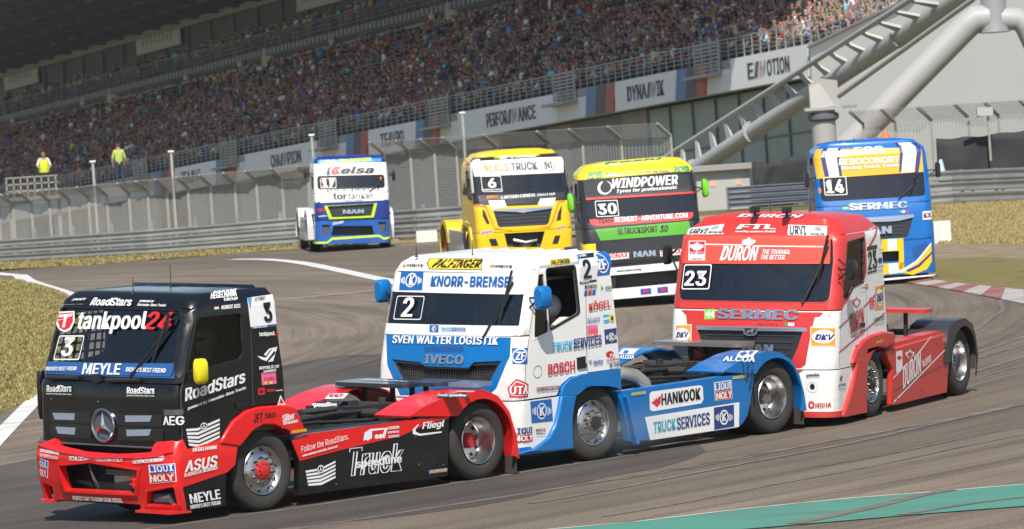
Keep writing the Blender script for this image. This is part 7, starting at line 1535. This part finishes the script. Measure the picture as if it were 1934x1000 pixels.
# blue truck, number 14
t = Truck('14', 'blue race truck number 14 with a yellow striped windscreen band beside the kerb'); O = t.O
P14 = paint('bright_blue', (.002,.13,.46), .8); m14 = [(-.518, .72), (.447, .72), (.447, .49), (-.53, .49)]; g14 = [(-.729, 1.438), (.812, 1.44), (.65, .988), (-.652, .953)]
body, fl, bp, d, d2, U = family_cab(t, P14, P14, P14, P14, P14, 1.83, 2.80, .93, [g14], [m14], GL_D, None, None, 2.83, .12)
grille_ribs(t, fl, [(u*.9, v) for u, v in g14], 6, mat('lattice_dark', (.03,.03,.035), .3, .4))
for k in range(5): t.part('stripe', skin(t.S, rect(-U-1.3+k*.25, 1.0, -U-1.2+k*.25, 2.6), (), 0, .006), [dm('YE' if k % 2 else 'WG')], d2, keep=True)
mb = MB(); mb.tube([(1.52, .72, .98), (1.46, .86, .72), (1.5, 1.0, .55)], .05, 8); t.part('air_guide', mb, [P14])
arch_flare(t, P14); finish(t, P14, P14, hub=(.05,.05,.05))
for p in ((1.1, 1.42, 2.36), (1.1, -1.38, 2.3)): t.mirror(p, (.1, .2, .32), mat('mirror_black', (.015,.015,.016), .4), (1.15, 1.2, 2.3))
t.antenna(.8, -.3, .1); t.antenna(.8, .2, .1); t.wipers(1.8, ((.5, .95, .5),), 2.5); t.zones = [('gp', (-1.4, 1.4, .93, 1.72)), ('b2', (-2, 2, .1, .93))]; t.decals()

# ================================================================ people
def objcolor(name, rough=.85):
    m = bpy.data.materials.new(name); m.use_nodes = True; n = m.node_tree.nodes; oi = n.new('ShaderNodeObjectInfo'); m.node_tree.links.new(oi.outputs['Color'], n['Principled BSDF'].inputs['Base Color']); n['Principled BSDF'].inputs['Roughness'].default_value = rough; return m
def randcolor(name, cols):
    m = bpy.data.materials.new(name); m.use_nodes = True; n = m.node_tree.nodes; oi = n.new('ShaderNodeObjectInfo'); r = n.new('ShaderNodeValToRGB'); r.color_ramp.interpolation = 'CONSTANT'; e = r.color_ramp.elements
    while len(e) < len(cols): e.new(.5)
    for i, c in enumerate(cols): e[i].position = i/len(cols); e[i].color = (*c, 1)
    m.node_tree.links.new(oi.outputs['Random'], r.inputs[0]); m.node_tree.links.new(r.outputs[0], n['Principled BSDF'].inputs['Base Color']); n['Principled BSDF'].inputs['Roughness'].default_value = .8; return m
SHIRT = objcolor('spectator_top'); SKINM = randcolor('skin', [(.4,.25,.18), (.36,.21,.15), (.44,.28,.2), (.3,.17,.12), (.48,.32,.25)]); HAIRM = randcolor('hair', [(.03,.02,.015), (.06,.035,.02), (.015,.013,.012), (.2,.12,.05), (.1,.07,.05), (.3,.28,.26)]); TROUM = randcolor('trousers', [(.03,.045,.09), (.02,.02,.025), (.06,.08,.13), (.14,.12,.09), (.1,.1,.1), (.2,.17,.12)])
SH = {}
def person_mesh(pose, sub=0):
    """One continuous body: joints joined by edges, grown with a Skin modifier. Faces -Y; origin on the floor."""
    if (pose, sub) in SH: return SH[(pose, sub)]
    sit = pose.startswith('sit'); pz = .47 if sit else .92; J = {'pelvis': (0, 0, pz), 'belly': (0, -.01, pz+.2), 'chest': (0, -.0, pz+.4), 'neck': (0, -.01, pz+.53), 'head': (0, -.035, pz+.63), 'brow': (0, -.03, pz+.72), 'crown': (0, -.01, pz+.79)}
    Rd = {'pelvis': (.16, .12), 'belly': (.15, .11), 'chest': (.165, .115), 'neck': (.055, .055), 'head': (.078, .09), 'brow': (.082, .1), 'crown': (.05, .06)}
    E = [('pelvis', 'belly'), ('belly', 'chest'), ('chest', 'neck'), ('neck', 'head'), ('head', 'brow'), ('brow', 'crown')]
    arms = {'sit_lap': ((.24, -.05, .22), (.16, -.32, .12)), 'sit_cross': ((.25, -.1, .2), (-.02, -.24, .28)), 'sit_camera': ((.26, -.16, .28), (.07, -.24, .62)), 'sit_clap': ((.25, -.16, .24), (.03, -.34, .4)), 'sit_lean': ((.2, -.22, .16), (.08, -.42, .2)), 'sit_wave': ((.3, -.06, .5), (.26, -.12, .82)),
            'stand_down': ((.25, .02, .17), (.24, -.06, -.1)), 'stand_cross': ((.25, -.08, .2), (-.02, -.22, .26)), 'stand_rail': ((.25, -.18, .22), (.2, -.42, .16)), 'stand_point': ((.27, -.14, .38), (.22, -.5, .5)), 'drive': ((.24, -.16, .18), (.2, -.48, .26))}[pose]
    lean = -.12 if pose in ('sit_lean', 'stand_rail') else 0
    for sg, nm in ((1, 'l'), (-1, 'r')):
        J['sh'+nm] = (sg*.17, 0, pz+.46); J['el'+nm] = (sg*arms[0][0], arms[0][1], pz+arms[0][2]); J['ha'+nm] = (sg*arms[1][0] + (0 if sg > 0 else .03), arms[1][1] - (0 if sg > 0 else .03), pz+arms[1][2]); J['fi'+nm] = tuple(Vector(J['ha'+nm]) + (Vector(J['ha'+nm])-Vector(J['el'+nm])).normalized()*.12)
        if pose == 'stand_point' and sg < 0: J['elr'] = (-.25, 0, pz+.17); J['har'] = (-.23, -.08, pz-.08); J['fir'] = (-.23, -.1, pz-.2)
        if sit: J['hp'+nm] = (sg*.1, -.06, pz-.01); J['kn'+nm] = (sg*.14, -.45, pz+.03); J['an'+nm] = (sg*.13, -.42, .09); J['to'+nm] = (sg*.14, -.56, .04)
        elif pose == 'drive': J['hp'+nm] = (sg*.1, -.06, pz-.02); J['kn'+nm] = (sg*.15, -.5, pz+.05); J['an'+nm] = (sg*.13, -.75, pz-.3); J['to'+nm] = (sg*.13, -.9, pz-.25)
        else: J['hp'+nm] = (sg*.09, 0, pz-.06); J['kn'+nm] = (sg*.11, -.02, .49); J['an'+nm] = (sg*.12, .02, .09); J['to'+nm] = (sg*.14, -.13, .04)
        for a, q in (('sh', .062), ('el', .048), ('ha', .036), ('fi', .03), ('hp', .095), ('kn', .068), ('an', .045), ('to', .04)): Rd[a+nm] = (q, q)
        E += [('chest', 'sh'+nm), ('sh'+nm, 'el'+nm), ('el'+nm, 'ha'+nm), ('ha'+nm, 'fi'+nm), ('pelvis', 'hp'+nm), ('hp'+nm, 'kn'+nm), ('kn'+nm, 'an'+nm), ('an'+nm, 'to'+nm)]
    for k in J:
        if k[:2] in ('be', 'ch', 'ne', 'he', 'br', 'cr', 'sh'): x, y, z = J[k]; J[k] = (x, y + lean*(z-pz)*1.2, z)
    ks = list(J); me = bpy.data.meshes.new('p'); me.from_pydata([J[k] for k in ks], [(ks.index(a), ks.index(b)) for a, b in E], []); o = bpy.data.objects.new('p', me); COL.objects.link(o)
    md = o.modifiers.new('s', 'SKIN'); md.use_smooth_shade = True
    for i, k in enumerate(ks): me.skin_vertices[0].data[i].radius = Rd[k]; me.skin_vertices[0].data[i].use_root = (k == 'pelvis')
    if sub: sb = o.modifiers.new('d', 'SUBSURF'); sb.levels = sb.render_levels = sub
    dg = bpy.context.evaluated_depsgraph_get(); ev = bpy.data.meshes.new_from_object(o.evaluated_get(dg)); bpy.data.objects.remove(o); ev.name = 'person'
    seg = []
    for a, b in E:
        q = {'neck': 1, 'head': 1, 'brow': 1, 'crown': 1}.get(b, 0)
        lab = 1 if q or (a[:2] in ('el', 'ha')) else (3 if b[:2] in ('hp', 'kn', 'an') else (2 if b[:2] == 'to' else 0)); seg.append((Vector(J[a]), Vector(J[b]), lab, b))
    lab = []
    for p in ev.polygons:
        c = Vector(p.center); best = min(seg, key=lambda s: ((c - (s[0] + (s[1]-s[0])*max(0, min(1, (c-s[0]).dot(s[1]-s[0])/max(1e-6, (s[1]-s[0]).length_squared)))))).length); k = best[2]
        if best[3] in ('brow', 'crown') and (c.z > J['brow'][2] + .015 or c.y > J['brow'][1] + .035): k = 2
        lab.append(k)
    for m in (SHIRT, SKINM, HAIRM, TROUM): ev.materials.append(m)
    ev.polygons.foreach_set('material_index', lab); SH[(pose, sub)] = ev; return ev
TOPS_ = [('navy', (.02,.03,.08), 15), ('black', (.015,.015,.018), 20), ('dark grey', (.06,.06,.065), 12), ('brown', (.09,.055,.04), 6), ('white', (.75,.76,.8), 11), ('red', (.36,.02,.025), 8), ('maroon', (.12,.02,.03), 6), ('blue', (.03,.12,.4), 5), ('light blue', (.2,.36,.55), 4), ('turquoise', (.02,.38,.45), 2), ('yellow', (.6,.5,.05), 1.5), ('orange', (.6,.18,.03), 1.5), ('green', (.04,.22,.08), 2), ('pink', (.6,.2,.26), 2), ('beige', (.42,.34,.25), 6), ('bare-chested tan', (.4,.23,.15), 3)]
WTS = np.array([w for *_, w in TOPS_]); WTS = WTS/WTS.sum()
SKC = [(.38,.23,.17), (.33,.19,.14), (.42,.26,.19), (.28,.16,.11), (.46,.3,.23)]; HRC = [(.03,.02,.015), (.06,.035,.02), (.015,.013,.012), (.2,.12,.05), (.1,.07,.05), (.3,.28,.26), (.6,.6,.58), (.45,.03,.03), (.7,.65,.5)]; TRC = [(.03,.045,.09), (.02,.02,.025), (.06,.08,.13), (.14,.12,.09), (.1,.1,.1), (.2,.17,.12)]
FRONT = math.atan2(-BACK.y, -BACK.x) + math.pi/2      # yaw that turns -Y to face out of the stand
CAMI = co.matrix_world.inverted()
def screen(p): q = CAMI @ Vector(p); k = 10313/-q.z; return (967 + q.x*k, 500 - q.y*k)
SIT = ['sit_lap', 'sit_cross', 'sit_camera', 'sit_clap', 'sit_lean', 'sit_lap', 'sit_lean', 'sit_wave']; STD = ['stand_down', 'stand_cross', 'stand_rail', 'stand_rail', 'stand_point']
spots = []     # (position, pose, yaw, row, kind)
for i in range(NROW):
    t = -34.0
    while t < 205:
        t += .5 + .16*random.random()
        if random.random() < .035 or (t % 21.5) < .9: continue
        if i == 10 and 20 < t < 100: spots.append((sp(t, .8+TREAD*(i+.5), i*RISE), random.choice(STD), i, t)); continue
        std = random.random() < (.1 if i < 13 else .55)
        spots.append((sp(t, .8+TREAD*(i+.62), i*RISE), random.choice(STD if std else SIT), i, t))
for r_ in range(3):
    t = 66.0
    while t < 205:
        t += (.55 if t < 138 else 2.6)*(.8 + .6*random.random()); spots.append((sp(t, 10.45+r_*.75, 8.45), random.choice(['stand_rail', 'stand_rail', 'stand_cross', 'stand_point'] if r_ == 0 else STD), 20 + r_, t))
vis = []
for s in spots:
    x, y = screen(s[0] + Vector((0, 0, 1)))
    if -160 < x < 2100 and -110 < y < 420:
        if s[3] < 0:    # only those above the sloping parapet can be seen
            if y > 115 - (x-1530)*.5: continue
        vis.append((s, (s[0]-co.location).length, x, y))
def score(v): s = v[0]; return v[1] - (60 if s[2] >= 20 else 0) - (25 if s[3] < 2 else 0) + (25 if s[2] in (0,) and s[3] > 12 else 0)
vis.sort(key=score); near, far = vis[:290], vis[290:]
ORD = ['first', 'second', 'third', 'fourth', 'fifth', 'sixth', 'seventh', 'eighth', 'ninth', 'tenth', 'eleventh', 'twelfth', 'thirteenth', 'fourteenth', 'fifteenth']
def zone(t): return 'above the end wall' if t < 0 else 'above the EMOTION sign' if t < 13.7 else 'above the DYNAMIK sign' if t < 31.5 else 'above the PERFORMANCE sign'
near.sort(key=lambda v: (v[0][2], v[0][3])); used_labels = {}; prev = 'nobody'
VERB = {'sit_lap': 'sitting', 'sit_cross': 'sitting arms folded', 'sit_camera': 'sitting hands to face', 'sit_clap': 'clapping', 'sit_lean': 'leaning forward', 'sit_wave': 'waving both arms', 'stand_down': 'standing', 'stand_cross': 'standing arms folded', 'stand_rail': 'leaning on the rail', 'stand_point': 'standing and pointing'}
for (s, dd, x, y) in near:
    pos, pose, row, t = s; 
    for tr in range(400):
        nm, c, _ = TOPS_[RNG.choice(len(TOPS_), p=WTS)]
        if (nm, pose, row, int(t > 0) + int(t > 13.7) + int(t > 31.5), prev) not in used_labels: break
    used_labels[(nm, pose, row, int(t > 0) + int(t > 13.7) + int(t > 31.5), prev)] = 1
    o = bpy.data.objects.new('person', person_mesh(pose, 1)); COL.objects.link(o); o.location = pos; o.rotation_euler = (0, 0, FRONT + random.gauss(0, .3)); k = .94 + .12*random.random(); o.scale = (k, k, k); o.color = (*[min(.85, q*(.9+.7*random.random())) for q in c], 1)
    topw = 'spectator with bare tanned chest' if nm.startswith('bare') else 'spectator in %s top' % nm
    if row >= 20: pl = 'on the upper balcony, %s' % ('at the rail' if row == 20 else 'second line' if row == 21 else 'back line')
    else: pl = '%s row %s' % (ORD[row], zone(t))
    lb = '%s %s, %s, beside %s' % (topw, VERB[pose], pl, ('one in ' + prev) if prev != 'nobody' else 'the gap'); w = lb.split()
    if len(w) > 16: lb = '%s %s, %s, beside %s' % (topw, VERB[pose].split()[0], pl, prev)
    tag(o, lb, 'person', 'spectators in the grandstand'); prev = 'tan' if nm.startswith('bare') else nm
# everybody else: one mass of low bodies
P_ = {p: person_mesh(p, 0) for p in set(SIT + STD)}; DAT = {}
for p, me in P_.items():
    nv = len(me.vertices); v = np.empty(nv*3); me.vertices.foreach_get('co', v); ls = np.empty(len(me.loops), int); me.loops.foreach_get('vertex_index', ls); st = np.empty(len(me.polygons), int); me.polygons.foreach_get('loop_start', st); tot = np.empty(len(me.polygons), int); me.polygons.foreach_get('loop_total', tot); mi = np.empty(len(me.polygons), int); me.polygons.foreach_get('material_index', mi); DAT[p] = (v.reshape(-1, 3), ls, st, np.repeat(mi, tot), len(me.polygons))
VV, LL, SS, CC = [], [], [], []; vo = lo = 0
for (s, dd, x, y) in far:
    pos, pose, row, t = s; v, ls, st, lab, npoly = DAT[pose]; a = FRONT + random.gauss(0, .35); k = .92 + .16*random.random(); ca, sa = math.cos(a)*k, math.sin(a)*k
    w = np.c_[v[:, 0]*ca - v[:, 1]*sa + pos.x, v[:, 0]*sa + v[:, 1]*ca + pos.y, v[:, 2]*k + pos.z]
    c = TOPS_[RNG.choice(len(TOPS_), p=WTS)][1]; q = 1.05 + .9*random.random(); pal = np.array([[*[min(.85, z*q) for z in c], 1], [*random.choice(SKC), 1], [*random.choice(HRC), 1], [*random.choice(TRC), 1]])
    VV.append(w); LL.append(ls + vo); SS.append(st + lo); CC.append(pal[lab]); vo += len(v); lo += len(ls)
V = np.concatenate(VV); L = np.concatenate(LL); S_ = np.concatenate(SS); C = np.concatenate(CC); me = bpy.data.meshes.new('crowd'); me.vertices.add(len(V)); me.vertices.foreach_set('co', V.ravel()); me.loops.add(len(L)); me.loops.foreach_set('vertex_index', L); me.polygons.add(len(S_)); me.polygons.foreach_set('loop_start', S_); me.update()
ca_ = me.color_attributes.new('tone', 'FLOAT_COLOR', 'CORNER'); ca_.data.foreach_set('color', C.ravel().astype(np.float32))
CM = bpy.data.materials.new('crowd_clothes'); CM.use_nodes = True; an = CM.node_tree.nodes.new('ShaderNodeAttribute'); an.attribute_name = 'tone'; CM.node_tree.links.new(an.outputs['Color'], CM.node_tree.nodes['Principled BSDF'].inputs['Base Color']); CM.node_tree.nodes['Principled BSDF'].inputs['Roughness'].default_value = .9
me.polygons.foreach_set('use_smooth', [True]*len(S_)); obj('crowd', me, None, [CM], kind='stuff', angle=0)
print('people', len(near), len(far), len(S_))
# ---- people one can point to
def figure(pos, pose, yaw, top, label, group=None, scale=1, M=None, name='person'):
    me = person_mesh(pose, 1 if name else 1); o = bpy.data.objects.new('person', me); COL.objects.link(o); o.location = pos; o.rotation_euler = (0, 0, yaw); o.color = (*top, 1); o.scale = (scale,)*3
    tag(o, label, 'person', group); return o
HIV = mat('hi_vis_yellow', (.62,.72,.03), .7)
def vest(o, m=HIV):
    pz = .92; mb = MB(); mb.lathe([(.16, pz-.02), (.185, pz+.1), (.185, pz+.3), (.17, pz+.44), (.1, pz+.5)], 12, 'z'); mb.v = [(x*1.12, y*.86, z) for x, y, z in mb.v]; return obj('hi_vis_vest', mb, o, [m])
pm = Vector((-17.65,203.00,1.36)); r = empty('marshal_platform', pm - Vector((0, 0, 3)), label='small railed marshal platform above the debris fence, far end', cat='platform'); mb = MB(); mb.box((.1, 0, 2.95), (2.0, 1.2, .1)); obj('deck', mb, r, [CONC])
for i in range(8): mb = MB(); mb.bar((-.85+i*.26, -.55, 2.95), (-.85+i*.26, -.55, 3.75), .05); obj('rail_post', mb, r, [POSTM])
for z in (3.25, 3.5, 3.75): mb = MB(); mb.bar((-.9, -.55, z), (1.05, -.55, z), .05); obj('hand_rail', mb, r, [POSTM])
for x in (-.8, 1.0): mb = MB(); mb.bar((x, 0, 0), (x, 0, 2.95), .12); obj('platform_leg', mb, r, [POSTM])
o = figure(Vector((-17.12,202.99,1.33)), 'stand_rail', .1, (.55,.55,.55), 'marshal in hi-vis yellow vest leaning on the platform railing', scale=1.0); vest(o)
o = figure(Vector((-15.17,215.00,1.32)), 'stand_down', 3.3, (.4,.5,.1), 'man in lime green shirt with his back turned behind the debris fence'); 
mb = MB(); mb.ball((0, 0, 0), .32, 12, 9, (1, 1, 1.15)); mb.bar((0, 0, -.36), (0, 0, -1.2), .012); o = obj('balloon', mb, None, [mat('balloon_blue', (.02,.2,.5), .3)], 'blue balloon floating under the balcony above the crowd', 'balloon'); o.location = sp(104, 8.5, 6.9)
# driver of the white and blue truck
X, Y, yw, _ = POSE['2']; Mt = Matrix.Translation((X, Y, 0)) @ Matrix.Rotation(R(yw), 4, 'Z') @ T2.LM
o = figure((0, 0, 0), 'drive', 0, (.04,.12,.4), 'driver with blue and white helmet at the open side window of the white truck'); o.matrix_world = Mt @ Matrix.Translation((.08, .62, .42)) @ Matrix.Rotation(math.pi/2, 4, 'Z')
mb = MB(); mb.ball((0, -.03, 1.64), .15, 16, 12, (.95, 1.1, 1.08)); obj('helmet', mb, o, [mat('helmet_white', (.6,.66,.72), .3, 0, .6)]); mb = MB(); mb.ball((0, -.05, 1.66), .153, 16, 12, (.85, 1.05, .4)); obj('visor', mb, o, [mat('visor_blue', (.02,.08,.3), .15, 0, .8)])
mb = MB(); mb.tube([(.2, -.0, 1.36), (.3, -.06, 1.43), (.34, -.2, 1.44), (.33, -.36, 1.38)], [.07, .085, .085, .06], 10); obj('sleeve', mb, o, [mat('sleeve_white', (.6,.58,.52), .9)]); mb = MB(); mb.ball((.31, -.42, 1.36), .06, 8, 6); obj('glove', mb, o, [mat('glove_blue', (.02,.1,.4), .8)])
for k, hc_, vc_, sc_, lb in (('3', (.5,.5,.5), (.05,.05,.06), (.03,.03,.035), 'driver in grey helmet behind the windscreen of the black truck'), ('23', (.55,.05,.05), (.05,.05,.06), (.3,.04,.04), 'driver in red helmet behind the windscreen of the red truck'), ('17', (.7,.7,.7), (.03,.05,.2), (.05,.07,.3), 'driver in white helmet behind the windscreen of the farthest truck'), ('6', (.7,.55,.1), (.05,.05,.05), (.1,.1,.1), 'driver in yellow helmet behind the windscreen of the yellow truck'), ('30', (.1,.45,.1), (.05,.05,.05), (.06,.06,.06), 'driver in green helmet behind the windscreen of the green and black truck'), ('14', (.6,.6,.65), (.03,.1,.4), (.03,.1,.4), 'driver in pale helmet behind the windscreen of the blue truck')):
    X_, Y_, yw_, _ = POSE[k]; lm = Matrix.Translation((0, 0, .6)) @ Matrix.Rotation(R(LEAN[k]), 4, 'X') @ Matrix.Translation((0, 0, -.6))
    o = figure((0, 0, 0), 'drive', 0, sc_, lb, 'drivers behind their windscreens'); o.matrix_world = Matrix.Translation((X_, Y_, 0)) @ Matrix.Rotation(R(yw_), 4, 'Z') @ lm @ Matrix.Translation((.25, .58, .5)) @ Matrix.Rotation(math.pi/2, 4, 'Z')
    mb = MB(); mb.ball((0, -.03, 1.64), .15, 14, 10, (.95, 1.1, 1.08)); obj('helmet', mb, o, [mat('helmet_' + k, hc_, .3, 0, .6)]); mb = MB(); mb.ball((0, -.05, 1.66), .153, 14, 10, (.85, 1.05, .4)); obj('visor', mb, o, [mat('visor_' + k, vc_, .15, 0, .8)])
# thin tyre smoke by the white truck's front wheel
sm = bpy.data.materials.new('tyre_smoke'); sm.use_nodes = True; n = sm.node_tree.nodes; n.clear(); ou = n.new('ShaderNodeOutputMaterial'); pv = n.new('ShaderNodeVolumePrincipled'); pv.inputs['Color'].default_value = (.75,.8,.9,1)
tx = n.new('ShaderNodeTexCoord'); nz = n.new('ShaderNodeTexNoise'); nz.inputs['Scale'].default_value = 2.2; nz.inputs['Detail'].default_value = 4; ln = n.new('ShaderNodeVectorMath'); ln.operation = 'LENGTH'; mr = n.new('ShaderNodeMapRange'); mr.inputs['From Min'].default_value = 1; mr.inputs['From Max'].default_value = .1; mr.inputs['To Max'].default_value = .55; ml = n.new('ShaderNodeMath'); ml.operation = 'MULTIPLY'
k = sm.node_tree.links; k.new(tx.outputs['Object'], ln.inputs[0]); k.new(ln.outputs['Value'], mr.inputs['Value']); k.new(tx.outputs['Object'], nz.inputs['Vector']); k.new(mr.outputs[0], ml.inputs[0]); k.new(nz.outputs['Fac'], ml.inputs[1]); k.new(ml.outputs[0], pv.inputs['Density']); k.new(pv.outputs[0], ou.inputs['Volume'])
mb = MB(); mb.ball((0, 0, 0), 1, 16, 10); o = obj('tyre_smoke', mb, None, [sm], kind='stuff'); o.matrix_world = Matrix.Translation((X, Y, 0)) @ Matrix.Rotation(R(yw), 4, 'Z') @ Matrix.Translation((-.55, 1.35, .38)) @ Matrix.Diagonal((1.5, .6, .36, 1))
# ---- summer haze
hz = bpy.data.materials.new('haze'); hz.use_nodes = True; n = hz.node_tree.nodes; n.clear(); ou = n.new('ShaderNodeOutputMaterial'); pv = n.new('ShaderNodeVolumePrincipled'); pv.inputs['Color'].default_value = (.86,.9,.96,1); pv.inputs['Density'].default_value = .00008; hz.node_tree.links.new(pv.outputs[0], ou.inputs['Volume'])
mb = MB(); mb.box((0, 450, 8), (3800, 4100, 48)); obj('haze', mb, None, [hz], kind='stuff', angle=0)
